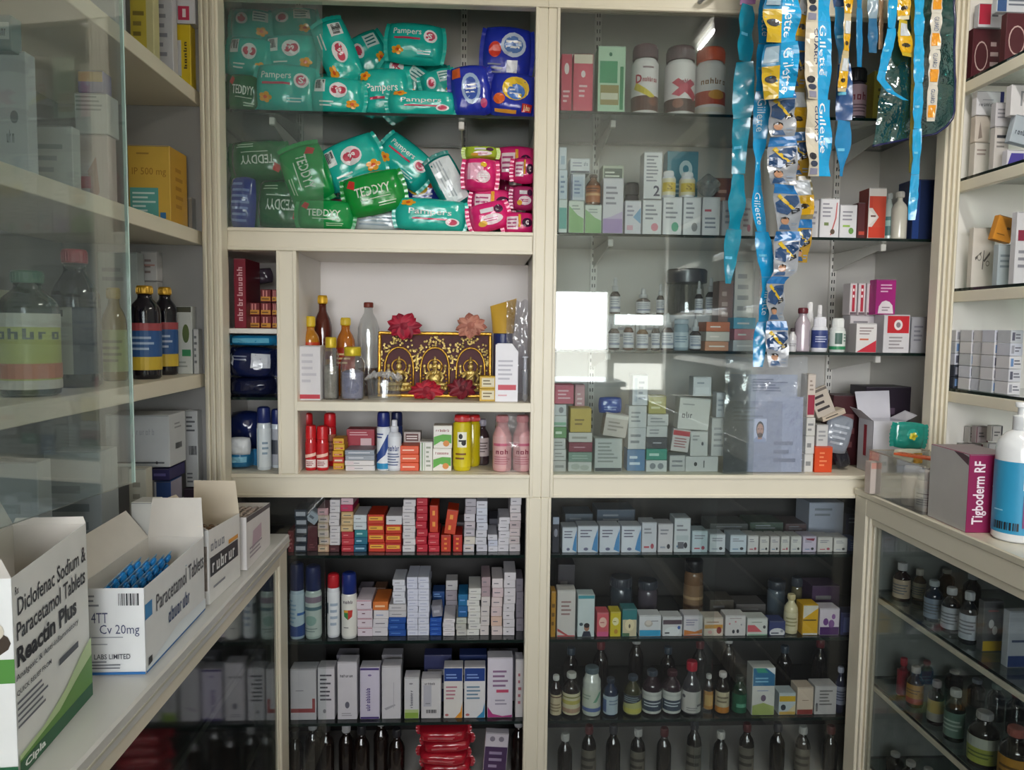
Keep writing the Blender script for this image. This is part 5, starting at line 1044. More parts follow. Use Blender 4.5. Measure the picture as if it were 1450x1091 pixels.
# ---- third lower shelf: upright syrup cartons
z = ZL[2]
def up(label, x0, x1, yt, col, deco, **k): return C(label, x0, x1, yt, z, .06, .05, col, deco, top='c9c7cf', **k)
up('wide white carton with a brick red corner stripe on the third lower shelf', 410, 448, 948, 'd9d4dc', [R(0, .14, .95, .22, 'a84c50'), R(.86, .14, .97, .42, 'a84c50'), LN(1, '9a94a2', .2, .56, .7, .6)])
up('white carton covered in small print on the third lower shelf', 449, 474, 946, 'dcd8e0', [LN(7, '55525e', .12, .35, .88, .9), ('c', .4, .16, .1, .04, '8a8692')])
up('white carton with a dark headline and crest near its foot', 477, 506, 938, 'd9d6de', [('w', .12, .74, .82, .79, 7, '3a3842'), ('c', .5, .25, .12, .06, '6a6a78'), LN(2, 'a09ca8', .2, .05, .85, .12)])
up('lilac white carton with purple lettering running up its front', 509, 538, 946, 'd6d0e4', [R(0, 0, 1, .04, '4a3a7c'), R(0, .96, 1, 1, '4a3a7c'), ('wv', .3, .16, .52, .62, 9, '4a3484'), ('c', .5, .86, .1, .02, '8a7aac')])
up('plain white carton with thin grey swirl on the third lower shelf', 540, 568, 944, 'd4d2d8', [('p', [(.12, .2), (.7, .28), (.74, .25), (.2, .16)], 'a8a6b0'), R(.62, .2, .65, .7, 'b2b0ba')])
up('narrow white carton fading to green at its foot', 572, 594, 960, 'd2d2d6', [R(0, 0, 1, .14, '8aa848'), R(0, .14, 1, .22, 'b2c48a'), ('wv', .38, .26, .58, .72, 8, '4a4a5c'), ('c', .45, .86, .14, .02, '8a8a92')])
up('white carton with barcode and black top on the third lower shelf', 596, 625, 962, 'd6d4d6', [R(.1, .3, .52, .85, 'b8b8c2'), ('w', .16, .86, .72, .92, 6, '55525a'), ('b', .25, .13, .75, .22), LN(1, '6a6a70', .2, .36, .6, .4)])
def bt(c): return [R(0, .74, 1, 1, '1f3f86'), LN(2, '8aa6dc', .1, .78, .9, .90), LN(4, '6a8aa2' if c == '3a8ab8' else 'b87a8a', .1, .36, .8, .66), ('p', [(1, 0), (1, .30), (.9, .12), (.6, 0)], c), ('c', .15, .06, .1, .025, 'b86a6a')]
up('blue topped white carton with an orange corner', 628, 656, 946, 'dedbd8', bt('e0962e'))
up('blue topped white carton with a blue corner', 657, 688, 946, 'dedde0', bt('3a8ab8'))
up('tall white carton with a magenta swoosh at its foot', 690, 727, 932, 'd9d4e0', [('p', [(0, .18), (.2, .06), (.6, .02), (1, .04), (1, .0), (0, 0)], 'a83a7c'), LN(4, '8a6a8c', .2, .5, .9, .82), R(.35, .42, .85, .47, 'c24a6a'), LN(2, '9a94a8', .3, .2, .8, .32)])
up('white carton with pink print against the centre post', 730, 742, 934, 'd2cece', [LN(5, 'b06a74', .3, .2, .8, .8)])
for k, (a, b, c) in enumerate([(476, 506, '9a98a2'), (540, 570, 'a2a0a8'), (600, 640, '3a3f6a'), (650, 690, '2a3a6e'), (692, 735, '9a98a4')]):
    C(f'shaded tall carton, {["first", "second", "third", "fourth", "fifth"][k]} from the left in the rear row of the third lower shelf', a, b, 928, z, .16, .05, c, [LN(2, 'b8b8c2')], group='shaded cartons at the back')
# ---- bottom of the lower left: dark bottles, red packets
z = .11
for k, x in enumerate((418, 440, 462, 488, 512, 538, 562, 735)):
    bottle(f'dark syrup bottle with pale cap, {["first", "second", "third", "fourth", "fifth", "sixth", "seventh", "last"][k]} from the left on the bottom board', 0, 0, 0, 0, .12+.03*(k % 2), '1f1614', 'b8b8ba' if k % 2 else '2a2a2e', None, world=(atY(x, 1060, .12).x, .024, z, .165+.012*(k % 3)), group='dark bottles on the bottom board', n=14)
for k in range(5):
    pack(f'shiny red packet, {["lowest", "second from the bottom", "third from the bottom", "fourth from the bottom", "topmost"][k]} of the pile on the bottom board', 0, 0, 0, 0, .055+.006*(k % 2), 3*(k % 3)-3, t=.11, col='b01c2e', deco=[LN(2, 'e88a90', .2, .4, .8, .6)], name='red_packet', group='red packets on the bottom board', world=(atY(628+5*(k % 2), 1065, .1).x, z+.024+k*.036, .15, .037), sharp=.16, wr=.9)
C('white and purple carton leaning on the bottom board by the centre post', 682, 716, 1039, z+.006, .07, .03, 'cfc8d2', [R(0, 0, 1, .75, '4a3258'), ('c', .3, .9, .12, .05, '8a8290'), ('c', .7, .9, .12, .05, '8a8290'), LN(4, '9a8aa8', .2, .2, .8, .7)], ry=radians(4))
# ------------------------------------------------------------------ lower right of the back unit
z = ZL[0]
r1 = 'in the row on the first shelf of the lower right cabinet'
C('dark carton with round emblem against the centre post, first lower right shelf', 782, 793, 732, z, .06, .06, '2c2c38', [('c', .5, .55, .3, .12, '8a8a98'), R(0, .8, 1, 1, '9aa4b8')])
bw = [LN(3, '6a6a80', .1, .55, .7, .9), ('p', [(1, 0), (1, .9), (.82, .5), (.7, .1)], '4a8ac0'), ('c', .4, .12, .12, .06, '6a6a8a')]
for k, (a, b) in enumerate(((796, 818), (818, 848), (849, 879), (880, 909))):
    C(f'white carton with a blue curved edge, {["first", "second", "third", "fourth"][k]} of four behind the bright glare', a, b, 747-(k > 0)*2, z, .06, .06, 'd2d8e2', bw, group='blue edged white cartons')
greys = [(909, 931, 740), (932, 954, 742), (955, 979, 734), (980, 1003, 752), (1005, 1028, 757), (1034, 1058, 758), (1059, 1075, 759), (1076, 1090, 760), (1091, 1105, 760), (1106, 1119, 760), (1120, 1136, 760), (1137, 1157, 760), (1158, 1180, 761), (1181, 1201, 762)]
nm = ['fifth', 'sixth', 'seventh', 'eighth', 'ninth', 'tenth', 'eleventh', 'twelfth', 'thirteenth', 'fourteenth', 'fifteenth', 'sixteenth', 'seventeenth', 'eighteenth']
for k, (a, b, yt) in enumerate(greys):
    col = ['cbced6', 'd0ced2', 'ccd2d6', 'c2d2da', 'cdd4da', 'c6d2dc', 'd2d2d2', 'd2d0cc', 'd0cccb', 'd0cfca', 'd2d2ce', 'c9bfd2', 'd0ccc8', 'd2cfcc'][k]
    dc = [LN(2, '8a8a94', .12, .6, .85, .85), ('c', .72, .2, .12, .09, '3a3a40' if k % 3 else 'a84c5c'), R(.12, .14, .5, .20, ['b84a5a', '9aa0b0', '6a8aa8'][k % 3])]
    if k == 2: dc += [R(.1, .34, .9, .5, 'b8c2c6'), R(.2, .1, .6, .3, '6a6a72')]
    if k == 11: dc += [('p', [(.1, .9), (.9, .9), (.8, .72), (.3, .8)], '8a3a4c')]
    C(f'small white carton, {nm[k]} from the centre post on the first lower right shelf', a, b, yt, z, .06, .06, col, dc, group='white cartons on the first lower right shelf')
C('dark blue carton at the right end of the first lower right shelf', 1202, 1218, 765, z, .07, .06, '3a4a7c', [LN(3, '8a96c0')])
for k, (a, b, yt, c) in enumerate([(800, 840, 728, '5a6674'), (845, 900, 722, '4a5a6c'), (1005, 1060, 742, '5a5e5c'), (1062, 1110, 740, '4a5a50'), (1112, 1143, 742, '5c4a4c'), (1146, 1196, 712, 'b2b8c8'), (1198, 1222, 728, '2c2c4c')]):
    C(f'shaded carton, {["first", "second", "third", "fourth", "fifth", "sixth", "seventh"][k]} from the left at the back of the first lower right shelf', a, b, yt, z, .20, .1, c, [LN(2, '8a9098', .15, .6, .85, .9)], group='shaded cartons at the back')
# ---- second shelf of the lower right
z = ZL[1]
def sc(label, x0, x1, yt, col, deco=(), **k): return C(label, x0, x1, yt, z, k.pop('Y', .055), k.pop('d', .05), col, deco, **k)
sc('ochre carton standing against the centre post, second lower right shelf', 780, 788, 838, 'b8862a', [LN(3, '6a4a14')])
sc('tall white carton with a thin red sweep at its foot', 789, 816, 836, 'd2cdca', [('p', [(0, .12), (.6, 0), (.75, 0), (0, .18)], 'b84a4c'), R(0, 0, 1, .03, 'b84a4c'), LN(4, '9a7a78', .2, .45, .85, .8)])
sc('tall white and teal carton with a small dark portrait at its foot', 818, 843, 843, 'ccd8da', [R(0, .92, 1, 1, '4a9aa8'), ('c', .55, .22, .17, .09, 'a87a64'), ('c', .55, .27, .18, .06, '2a2226'), ('p', [(.25, 0), (.85, 0), (.75, .13), (.35, .13)], '2c3040'), ('c', .2, .3, .12, .04, '4a5a62')])
sc('pink to red carton with a pale heart panel', 845, 863, 868, 'd8606a', [('c', .5, .6, .36, .22, 'efc2b2'), LN(1, 'b83a4c', .25, .56, .75, .64), R(0, 0, 1, .2, 'd05a8a')])
sc('bright yellow carton with a pale round panel', 864, 880, 867, 'd2be2c', [('c', .5, .62, .34, .17, 'e8e2b0'), LN(1, '8a7a22', .25, .58, .75, .66), ('c', .55, .2, .2, .1, 'b8862a')])
sc('beige carton with teal top and round cream panel', 881, 903, 863, '2f7a80', [R(0, 0, 1, .62, 'd0c2a2'), ('c', .5, .42, .34, .22, 'e6d8b2'), ('c', .5, .38, .07, .08, '5a5040'), R(0, 0, .5, .12, '4a6a4c')])
sc('white carton with bright blue foot and baby drawing', 905, 937, 872, 'd9dade', [R(0, 0, 1, .3, '2f9ac8'), ('c', .42, .62, .2, .17, 'b8b0a8'), ('c', .42, .66, .14, .12, 'd6ccc4'), LN(1, '8a8a92', .55, .7, .9, .8), ('p', [(0, .3), (1, .3), (1, .42), (.5, .34), (0, .4)], 'd9dade')])
sc('white carton with grey crescent below a dark band', 938, 967, 874, 'd2d2d4', [R(0, .62, 1, .86, '5a4a54'), ('c', .5, .24, .4, .26, 'dfe2e4'), R(.1, .12, .35, .2, '4a4a50'), ('c', .85, .45, .08, .1, '4a6ab0')])
sc('white carton with an orange streak at its foot', 968, 996, 872, 'd4d0d6', [('p', [(0, .05), (1, .12), (1, .34), (.6, .2), (0, .3)], 'c87a3a'), LN(3, '8a86a0', .1, .5, .85, .85), R(0, 0, 1, .05, 'b8602e')])
sc('cream carton with orange band and a red figure', 997, 1025, 875, 'd8cabc', [R(0, .4, 1, .62, 'c8903c'), ('c', .8, .3, .14, .2, '8a2c2c'), LN(1, '8a5a3a', .1, .72, .9, .82), ('c', .3, .2, .12, .1, 'd8a0a0')])
sc('white carton with scattered pink dots and two figures', 1027, 1057, 872, 'd6d2d2', [('c', .2, .6, .05, .05, 'c88a92'), ('c', .5, .7, .05, .05, 'c88a92'), ('c', .8, .55, .05, .05, '9a9aa2'), ('c', .4, .2, .07, .1, '3a3a42'), ('c', .62, .22, .07, .1, '3a3a42'), LN(1, '9a8a8c', .2, .84, .8, .92)])
sc('white and green carton with a red wedge', 1058, 1088, 876, 'd2d4d0', [('p', [(0, .2), (.75, .2), (.35, .62), (0, .62)], 'd0606a'), LN(1, '7a8a7c', .2, .74, .9, .84), ('c', .85, .5, .07, .1, '3a3a40'), R(0, 0, 1, .07, '7aa88a')])
sc('white carton with a dark navy arc above a white moon', 1089, 1113, 880, '3a4272', [('c', .5, .18, .5, .34, 'd6d6da'), R(.1, .1, .6, .2, '5a5a6a'), ('c', .8, .3, .1, .1, '9a9aa4')])
bottle('cream bottle with a pale gold cap on the second lower right shelf', 1115, 1135, 845, z, .06, 'cfc6a2', 'c2b48a', 'd2caa8', [LN(3, '9a926a', .2, .2, .8, .8)], lz=(.1, .55), caph=.14)
sc('yellow and white carton split by a dark line', 1137, 1160, 857, 'd8a820', [('p', [(0, .55), (0, 1), (1, 1), (1, .9)], 'd2cec2'), R(0, .48, .9, .52, '4a3a1c'), R(0, 0, 1, .06, 'cfccc6')])
sc('white carton with purple flowers on a purple foot', 1161, 1190, 862, 'd2c8d2', [R(0, 0, 1, .3, '4a2260'), ('c', .3, .5, .14, .14, '6a3a80'), ('c', .6, .42, .16, .16, '7a4a8c'), ('c', .7, .7, .1, .1, '8a5a9a')])
sc('navy blue carton with a grey panel at the right end', 1191, 1218, 868, '2c3266', [R(.12, .1, .92, .8, '5a6296'), ('b', .1, .02, .9, .1)])
bottle('stout brown jar with black lid at the back, second lower right shelf', 973, 1001, 796, z, .18, '7a5c44', '17171c', '8a6c50', [R(0, .5, 1, .6, 'b89a74'), R(0, .2, 1, .3, '5c3c2c')], 'tub', name='medicine_jar', cat='jar', caph=.2)
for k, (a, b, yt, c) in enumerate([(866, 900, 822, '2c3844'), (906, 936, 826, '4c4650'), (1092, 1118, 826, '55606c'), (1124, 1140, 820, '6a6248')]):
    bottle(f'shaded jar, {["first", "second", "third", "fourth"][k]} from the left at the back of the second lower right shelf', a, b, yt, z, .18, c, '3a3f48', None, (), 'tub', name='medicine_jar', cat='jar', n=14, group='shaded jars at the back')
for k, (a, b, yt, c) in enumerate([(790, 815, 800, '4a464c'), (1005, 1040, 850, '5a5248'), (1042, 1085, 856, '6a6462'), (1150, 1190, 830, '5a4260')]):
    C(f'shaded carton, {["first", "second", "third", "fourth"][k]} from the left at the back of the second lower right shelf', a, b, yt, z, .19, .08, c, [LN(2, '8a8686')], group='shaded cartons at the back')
# ---- third shelf of the lower right: syrup bottles
z = ZL[2]
def sy(label, x0, x1, yt, body, cap, lab, deco, **k): return bottle(label, x0, x1, yt, z, k.pop('Y', .055), body, cap, lab, deco, lz=k.pop('lz', (.06, .56)), caph=k.pop('caph', .12), sh=k.pop('sh', .62), **k)
sy('dark bottle with cream fringed label against the centre post', 780, 797, 960, '221414', 'c9c9c6', 'cbbd9c', [R(0, .86, 1, .92, '5a3a2c'), LN(3, '8a7a5c', .1, .15, .9, .6)])
sy('dark bottle with cream and olive striped label', 798, 824, 958, '1c1414', 'bdbdb6', 'cfc9a8', [R(0, .8, 1, .86, '7a7a3c'), R(0, .5, 1, .68, 'b8ae5c'), R(0, .1, 1, .3, 'a88a74')])
sy('white plastic bottle with pale green label', 827, 854, 950, 'c6ccc4', '5a6a70', 'c2cabc', [R(.1, .1, .9, .26, '5a6ea0'), ('p', [(.6, .5), (.8, .9), (.7, .9), (.5, .5)], '6a9a80'), LN(2, '8a9a8c', .15, .6, .5, .85)], sh=.7, neck=.7, capr=.72)
sy('dark blue bottle with pale blue label on the third lower right shelf', 856, 878, 965, '1c2a44', '2c3440', 'b2c2cc', [R(0, .1, .3, .8, '4a6290'), LN(2, '7a8a9c', .4, .5, .9, .85)])
sy('olive bottle with dark slanted label and yellow green base', 886, 912, 962, '3a3a24', '3c4652', 'b2b478', [('p', [(0, .45), (1, .75), (1, 1), (0, 1)], '33363c'), LN(3, '8a9aa0', .15, .62, .8, .92), R(0, .05, 1, .3, 'bdb85c')])
dkl = [R(.1, .12, .95, .62, '3a4656'), LN(2, 'c2ccd2', .2, .3, .85, .56), R(0, .8, 1, .9, 'b8bcb8')]
sy('brown bottle with white and slate label, left of its twin', 913, 941, 955, '2a1a24', '3a4450', 'c9ccc6', dkl)
sy('brown bottle with white and slate label, right of its twin', 942, 969, 955, '2a1a24', '4a2a30', 'c9ccc6', dkl)
sy('clear shouldered bottle with tall red cap and white label', 970, 998, 942, '3c3a40', 'b02438', 'c6c4bf', [('c', .2, .75, .06, .08, '55525a'), R(.6, .3, .8, .4, '6a6a6a'), LN(2, '8a8a88', .3, .1, .7, .3)], caph=.18, lz=(.05, .46), sh=.48)
sy('slim dark bottle with orange label behind the red capped one', 999, 1013, 958, '2c1c16', 'c2bebc', 'b8823c', [R(.2, .2, .8, .8, 'd0a864')], Y=.08)
sy('dark bottle with cream and amber label on the third lower right shelf', 1017, 1037, 956, '1c1412', 'c6c2be', 'bdb496', [R(0, 0, 1, .28, 'b8782c'), LN(2, '7a705a', .2, .45, .8, .85)])
sy('dark green bottle in the shade right of the amber labelled one', 1041, 1062, 962, '14301f', '1f2a24', '1f5a40', [R(.3, .3, .7, .5, '5a9a80')])
C('white carton with deep blue head and green meadow foot', 1066, 1099, 946, z, .055, .05, 'cfd0cc', [R(0, .62, 1, 1, '2f6f9a'), ('p', [(.2, .9), (.7, .9), (.5, 1), (.1, 1)], '3a9a80'), ('p', [(.6, 1), (1, 1), (1, .86)], 'dfe4e8'), LN(2, '8ac0dc', .1, .68, .9, .82), ('c', .5, .36, .12, .07, '5a4a66'), ('p', [(0, 0), (1, 0), (1, .18), (.5, .26), (0, .2)], '9aaa62'), LN(1, '7a8ab0', .2, .5, .8, .54)])
C('carton with yellow band over a pale blue and cream front', 1103, 1128, 982, z, .055, .05, 'bcc8cc', [R(0, .62, 1, .88, 'c9a62a'), ('c', .25, .34, .16, .14, '2a3440'), R(0, 0, 1, .14, 'c2a04a'), ('p', [(.5, .14), (1, .14), (1, .5)], 'd2c6a0')])
C('cream carton with a brick red foot on the third lower right shelf', 1129, 1153, 974, z, .055, .05, 'cdbcaa', [R(0, 0, 1, .18, '8a3430'), LN(1, '8a7468', .3, .5, .8, .56)])
C('grey white carton of dense print on the third lower right shelf', 1154, 1186, 972, z, .055, .05, 'b9b6b6', [LN(5, '6a6868', .2, .3, .9, .9), ('b', .04, .1, .14, .4)])
sy('navy bottle with a white cap at the right end of the third lower right shelf', 1187, 1202, 948, '1c2042', 'c2c6d8', '9a9eb4', [LN(4, '4a4f70', .2, .2, .8, .8)], lz=(.2, .6))
for k, x in enumerate((808, 850, 900, 945, 990, 1030, 1110, 1160)):
    bottle(f'dark syrup bottle, {["first", "second", "third", "fourth", "fifth", "sixth", "seventh", "eighth"][k]} from left, rear row of third lower right shelf', 0, 0, 0, 0, .21, '1a1516', ['3a4652', '6a2a30', 'b0b0ae'][k % 3], None, world=(atY(x, 1000, .2).x, .024, z, .15+.02*(k % 3)), group='dark bottles at the back', n=12)
z = .11
for k, x in enumerate((800, 835, 868, 905, 940, 985, 1020, 1060, 1100, 1140, 1175)):
    bottle(f'dark syrup bottle, {["first", "second", "third", "fourth", "fifth", "sixth", "seventh", "eighth", "ninth", "tenth", "eleventh"][k]} from left, bottom board of lower right cabinet', 0, 0, 0, 0, .10+.02*(k % 2), '17120f', ['b8b8b4', '5a2a2c', '3a3a40'][k % 3], '6a665c' if k % 2 else None, [LN(2, '3a3630')], world=(atY(x, 1070, .1).x, .023, z, .155+.012*(k % 3)), group='dark bottles on the bottom board', n=12)
# ------------------------------------------------------------------ goods in the left cabinet
def CL(label, xl, xr, xfar, yt, zb, col, deco=(), Xr=-.765, name='medicine_carton', **k):
    """carton facing the camera on a left shelf: front xl..xr, its aisle side runs on to xfar"""
    ym = yt if zb < 10 else (yt+zb)/2
    if zb < 10: ym = (yt+330)/2 if zb > 1.6 else (yt+540)/2
    Y = atX(xr, ym, Xr).y; d = atX(xfar, ym, Xr).y-Y
    if Y > -.062: Y = -.062; Xr = atY(xr, ym, Y).x
    d = min(max(d, .03), -.0265-Y)
    X0 = atY(xl, ym, Y).x; Z1 = atY((xl+xr)/2, yt, Y).z; Z0 = zb if zb < 10 else atY((xl+xr)/2, zb, Y).z
    return carton(label, X0, Xr, Z0+.0004, Z1, Y, d, col, deco, name=name, **k)
L1, L2, L3, LC = 2.114, 1.750, 1.3685, .9435
CL('yellow carton with black lettering at the far end of the top left shelf', 248, 272, 284, 34, L1, 'd8bb1e', [('wv', .6, .3, .8, .75, 5, '3a3010'), R(0, 0, .45, .75, 'cfd0d6'), ('c', .3, .12, .2, .07, '9ab03a')])
CL('white carton of dense print left of the yellow one on the top left shelf', 214, 247, 252, -12, L1, 'c9cad2', [LN(7, '8a8c9a', .1, .15, .9, .9)], Xr=-.775)
CL('yellow and white carton second from the glass edge on the top left shelf', 187, 220, 228, -48, L1, 'd2cc9a', [R(0, 0, .7, .8, 'd0be4a'), LN(3, '8a7a3a', .1, .3, .6, .6)], Xr=-.785)
CL('small white carton with a red label on the yellow carton, top left shelf', 250, 276, 284, -8, 33.5, 'd6d6dc', [R(.05, .1, .7, .6, 'c83a5c'), R(.3, .2, .5, .5, 'f0dfe4')], Xr=-.77)
CL('tall white carton behind the glass on the top left shelf', 120, 165, 180, -150, L1, 'b9bec2', [LN(5, '8a9096')])
CL('pale carton near the camera on the top left shelf', 40, 85, 100, -220, L1, 'aab2b4', [LN(5, '7a8488')])
# second shelf
CL('yellow carton marked IP 500 mg with a teal printed panel', 182, 241, 265, 206, L2, 'd9b04a', [T('IP 500 mg', .08, .60, .92, .72, 'a8782a', .0), R(.02, .03, .72, .46, '5fa9a2'), LN(6, 'cfe6e2', .08, .08, .66, .42), LN(1, 'a8823a', .2, .88, .7, .93), R(.76, .06, .9, .14, '3a7ab0')], side='c89a34', rdeco=[LN(5, 'a87c26', .3, .2, .8, .8)])
t = thing('plastic_tray', 'small clear plastic tray beside the yellow carton on the left shelf', 'tray', (-.80, -.044, L2+.0005))
m = MB(); m.box(-.06, .045, -.014, .014, 0, .0012, CLEAR)
for a in ((-.06, .045, -.014, -.013), (-.06, .045, .013, .014), (.044, .045, -.013, .013), (-.06, -.059, -.013, .013)): m.box(a[0], a[1], a[2], a[3], .0012, .085, CLEAR)
m.build('tray_body', t)
CL('stack-like white carton with four ribs behind the glass on the second left shelf', 106, 152, 168, 132, 190, 'c6cccc', [LN(4, '8f9a9c', .02, .55, .98, .98)], Xr=-.79)
CL('pinkish white carton under the ribbed one on the second left shelf', 112, 154, 166, 191, L2, 'c0b4b2', [('p', [(.4, 0), (.7, .2), (.6, .7), (.3, .5)], 'a8847c'), R(0, .25, .4, .42, 'b84a5c')], Xr=-.79)
CL('wide white carton near the camera on the second left shelf', 40, 104, 112, 178, L2, 'bcc2c0', [LN(3, '8a9494', .1, .3, .8, .8)], Xr=-.80)
CL('white carton with round emblem at the left picture edge, second left shelf', -20, 40, 50, 72, L2, 'b6bfc2', [('c', .7, .5, .1, .05, '6a767c'), ('w', .5, .3, .7, .4, 3, '5a666c')], Xr=-.80)
CL('dark teal carton on the emblem carton at the left picture edge', -20, 16, 26, 20, 71.5, '5a7a80', [R(.3, .3, .95, .8, 'b8c6ca'), ('w', .5, .4, .85, .7, 3, '3a4a50')], Xr=-.81)
CL('purple and gold wrapped packet on the ribbed white carton', 110, 146, 158, 100, 131.5, '6a6a9c', [R(0, .5, 1, 1, 'b89a5a')], Xr=-.80, name='product_carton')
# third shelf: bottles
def BL(label, x0, x1, yt, body, cap, lab, deco, X=-.80, zb=L3, **k):
    ym = (yt+540)/2; yc = atX((x0+x1)/2, ym, X).y; s = (yc-CAM.y)/F; r = (x1-x0)/2*s; Z1 = atY((x0+x1)/2, yt, yc).z
    return bottle(label, 0, 0, 0, 0, yc, body, cap, lab, deco, world=(X, r, zb, Z1-zb), rz=radians(18), **k)
lbl = [R(0, .0, 1, .28, 'd2b23a'), R(0, .3, 1, .82, '2f5a94'), R(0, .84, 1, 1, 'a84a50'), LN(3, 'a8bcd8', .15, .4, .8, .75)]
BL('dark syrup bottle with gold cap and blue red label, nearer the glass edge', 186, 226, 405, '15131f', 'c2942c', '3a5f98', lbl, lz=(.10, .60), caph=.09, sh=.72, metalcap=.5)
BL('dark syrup bottle with gold cap and blue red label, behind its twin', 219, 250, 407, '15131f', 'c2942c', '3a5f98', lbl, X=-.815, lz=(.10, .60), caph=.09, sh=.72, metalcap=.5)
CL('white carton with a green plant emblem beside the gold capped bottles', 246, 272, 278, 434, L3, 'c9ccc8', [R(0, .92, 1, 1, '4a4a3c'), ('c', .68, .6, .2, .14, '5a6a3c'), R(.45, .26, .95, .36, '3a8a5c'), LN(2, '9aa09a', .2, .08, .8, .2)], Xr=-.775)
CL('very narrow white carton against the end panel of the third left shelf', 274, 281, 285, 466, L3, 'bfc0c0', [LN(5, '6a6c70', .1, .2, .9, .9)], Xr=-.78)
BL('big dark bottle with a red cap behind the glass', 78, 138, 354, '1c2226', 'a83440', 'b9bfb4', [R(.5, 0, 1, 1, '3a4450'), LN(4, '7a867c', .06, .2, .44, .85), R(.12, .86, .4, .96, '5a5a52')], X=-.83, caph=.10, sh=.62, n=24)
t = BL('big dark bottle with a green cap at the left picture edge', 4, 78, 384, '26382e', '2f6a50', 'b4bf62', [R(0, .82, 1, 1, 'c9cdc0'), ('w', .1, .66, .9, .80, 6, '4a5a3c'), R(0, 0, 1, .12, 'c9c6bc'), R(0, .14, 1, .34, 'c27a5c')], X=-.81, lz=(.06, .66), caph=.10, sh=.70, n=24)
BL('amber bottle with a gold lid between the red capped bottle and the glass edge', 146, 178, 408, '7a6a2c', 'a8923c', '9aa86a', [LN(4, '6a7040', .2, .2, .8, .8)], X=-.84, lz=(.1, .55), caph=.12)
CL('grey white carton at the back of the third left shelf behind the bottles', 140, 196, 206, 357, L3, 'a9b2b2', [LN(2, '7f8a8c', .1, .75, .8, .9)], Xr=-.875)
CL('small white carton standing on another behind the gold capped bottles', 200, 222, 230, 356, 398, 'c2c0c0', [LN(3, '8a7a78', .2, .2, .8, .8), R(.1, .5, .9, .56, 'b88a84')], Xr=-.855)
CL('small white carton under the upright one behind the gold capped bottles', 196, 224, 232, 398.5, L3, 'b6b4b2', [LN(3, '7a7878', .1, .6, .8, .95)], Xr=-.855)
CL('white and green carton near the camera on the third left shelf', -30, 2, 14, 410, L3, 'c2c4a8', [R(0, .1, 1, .5, 'b6b860')], Xr=-.86)
# bottom of the left cabinet, on the worktop level
CL('long white carton with a dark foot line on the bottom of the left cabinet', 150, 240, 263, 588, 662, 'c2c5c8', [R(.02, .06, .92, .09, '5a5c62'), ('w', .48, .62, .78, .74, 6, 'a8aab2'), ('c', .8, .075, .02, .03, '3a3a40')], Xr=-.76, rdeco=[('b', .35, .3, .75, .42), LN(2, '8a8c92', .3, .7, .8, .85)])
CL('upright white carton with barcode at the far end of the left cabinet', 262, 280, 288, 582, 690, 'bcbfc2', [LN(4, '5a5c62', .1, .72, .9, .95), ('b', .3, .42, .95, .54), LN(3, '6a6c72', .1, .04, .8, .2)], Xr=-.765)
CL('cream carton low at the glass edge under the long white one', 180, 205, 214, 664, LC, 'b8b6a8', [LN(4, '8f8c80', .2, .4, .85, .9)], Xr=-.765)
CL('purple carton under the long white one in the left cabinet', 214, 240, 262, 664, 681, '2f2a5c', [LN(1, '6a64a0')], Xr=-.765)
CL('blue and white carton below the purple one in the left cabinet', 216, 240, 256, 682, LC, '33508c', [LN(4, '9ab0d8', .2, .1, .8, .8), R(0, 0, .12, 1, 'c9ccd4')], Xr=-.765, side='9a96a8')
CL('dark carton supporting the upright white one', 258, 280, 288, 692, LC, '3a2a3c', (), Xr=-.77)
CL('grey carton behind the glass low in the left cabinet', 60, 140, 165, 640, LC, '9aa2a4', [LN(3, '707a7e', .1, .4, .8, .8)], Xr=-.78)
CL('pale grey carton near the camera low in the left cabinet', -40, 50, 70, 655, LC, '8e9698', [LN(3, '6a7478', .1, .4, .8, .8)], Xr=-.78)
# ------------------------------------------------------------------ goods in the right cabinet
def CR(label, xfar, xl, xr, yt, zb, col, deco=(), Xl=1.345, ry=0., name='medicine_carton', **k):
    """carton on a right shelf facing the camera: aisle side xfar..xl, front xl..xr"""
    yb = k.pop('yb', None) or (zb if zb > 10 else {R1: 100, R2: 245, R3: 405, R4: 555}.get(zb, 655)); ym = (yt+yb)/2
    Y = min(atX(xl, ym, Xl).y, -.052); Xl = max(Xl, atY(xl, ym, Y).x) if Y == -.052 else Xl; d = min(max(.02, atX(xfar, ym, Xl).y-Y), -.0265-Y); X1 = atY(xr, ym, Y).x
    Z1 = atY((xl+xr)/2, yt, Y).z; Z0 = zb if zb < 10 else atY((xl+xr)/2, zb, Y).z
    return carton(label, Xl, X1, Z0+.0004, Z1, Y, d, col, deco, name=name, ry=ry, **k)
R1, R2, R3, R4 = 2.198, 1.930, 1.627, 1.347
mar = [('c', .3, .45, .24, .30, 'c2a8a4'), ('c', .3, .45, .21, .27, '4a1c24'), LN(3, 'b8a2a2', .62, .2, .95, .8)]
CR('maroon carton with a ringed emblem at the far end of the top right shelf', 1366, 1376, 1418, 40, R1, '4e1a24', mar)
CR('maroon carton with a ringed emblem cut by the right picture edge', 1416, 1424, 1475, 18, R1, '4e1a24', mar, Xl=1.35)
CR('white carton with a crimson corner on the far maroon carton', 1380, 1386, 1420, 5, 39, 'd2d2da', [R(0, .1, .5, 1, 'b82a44'), LN(2, '6a6a74', .55, .4, .95, .8)], Xl=1.35)
CR('white and blue carton on the near maroon carton at the right edge', 1405, 1412, 1465, -8, 17.5, 'd0d4dc', [R(0, 0, .25, 1, '3a5a8c'), LN(2, '6a7080', .3, .3, .9, .8)], Xl=1.35)
CR('pale carton with two print lines at the far end of the second right shelf', 1372, 1380, 1402, 202, R2, 'd2cbc4', [LN(2, '9a8a84', .1, .6, .9, .85)])
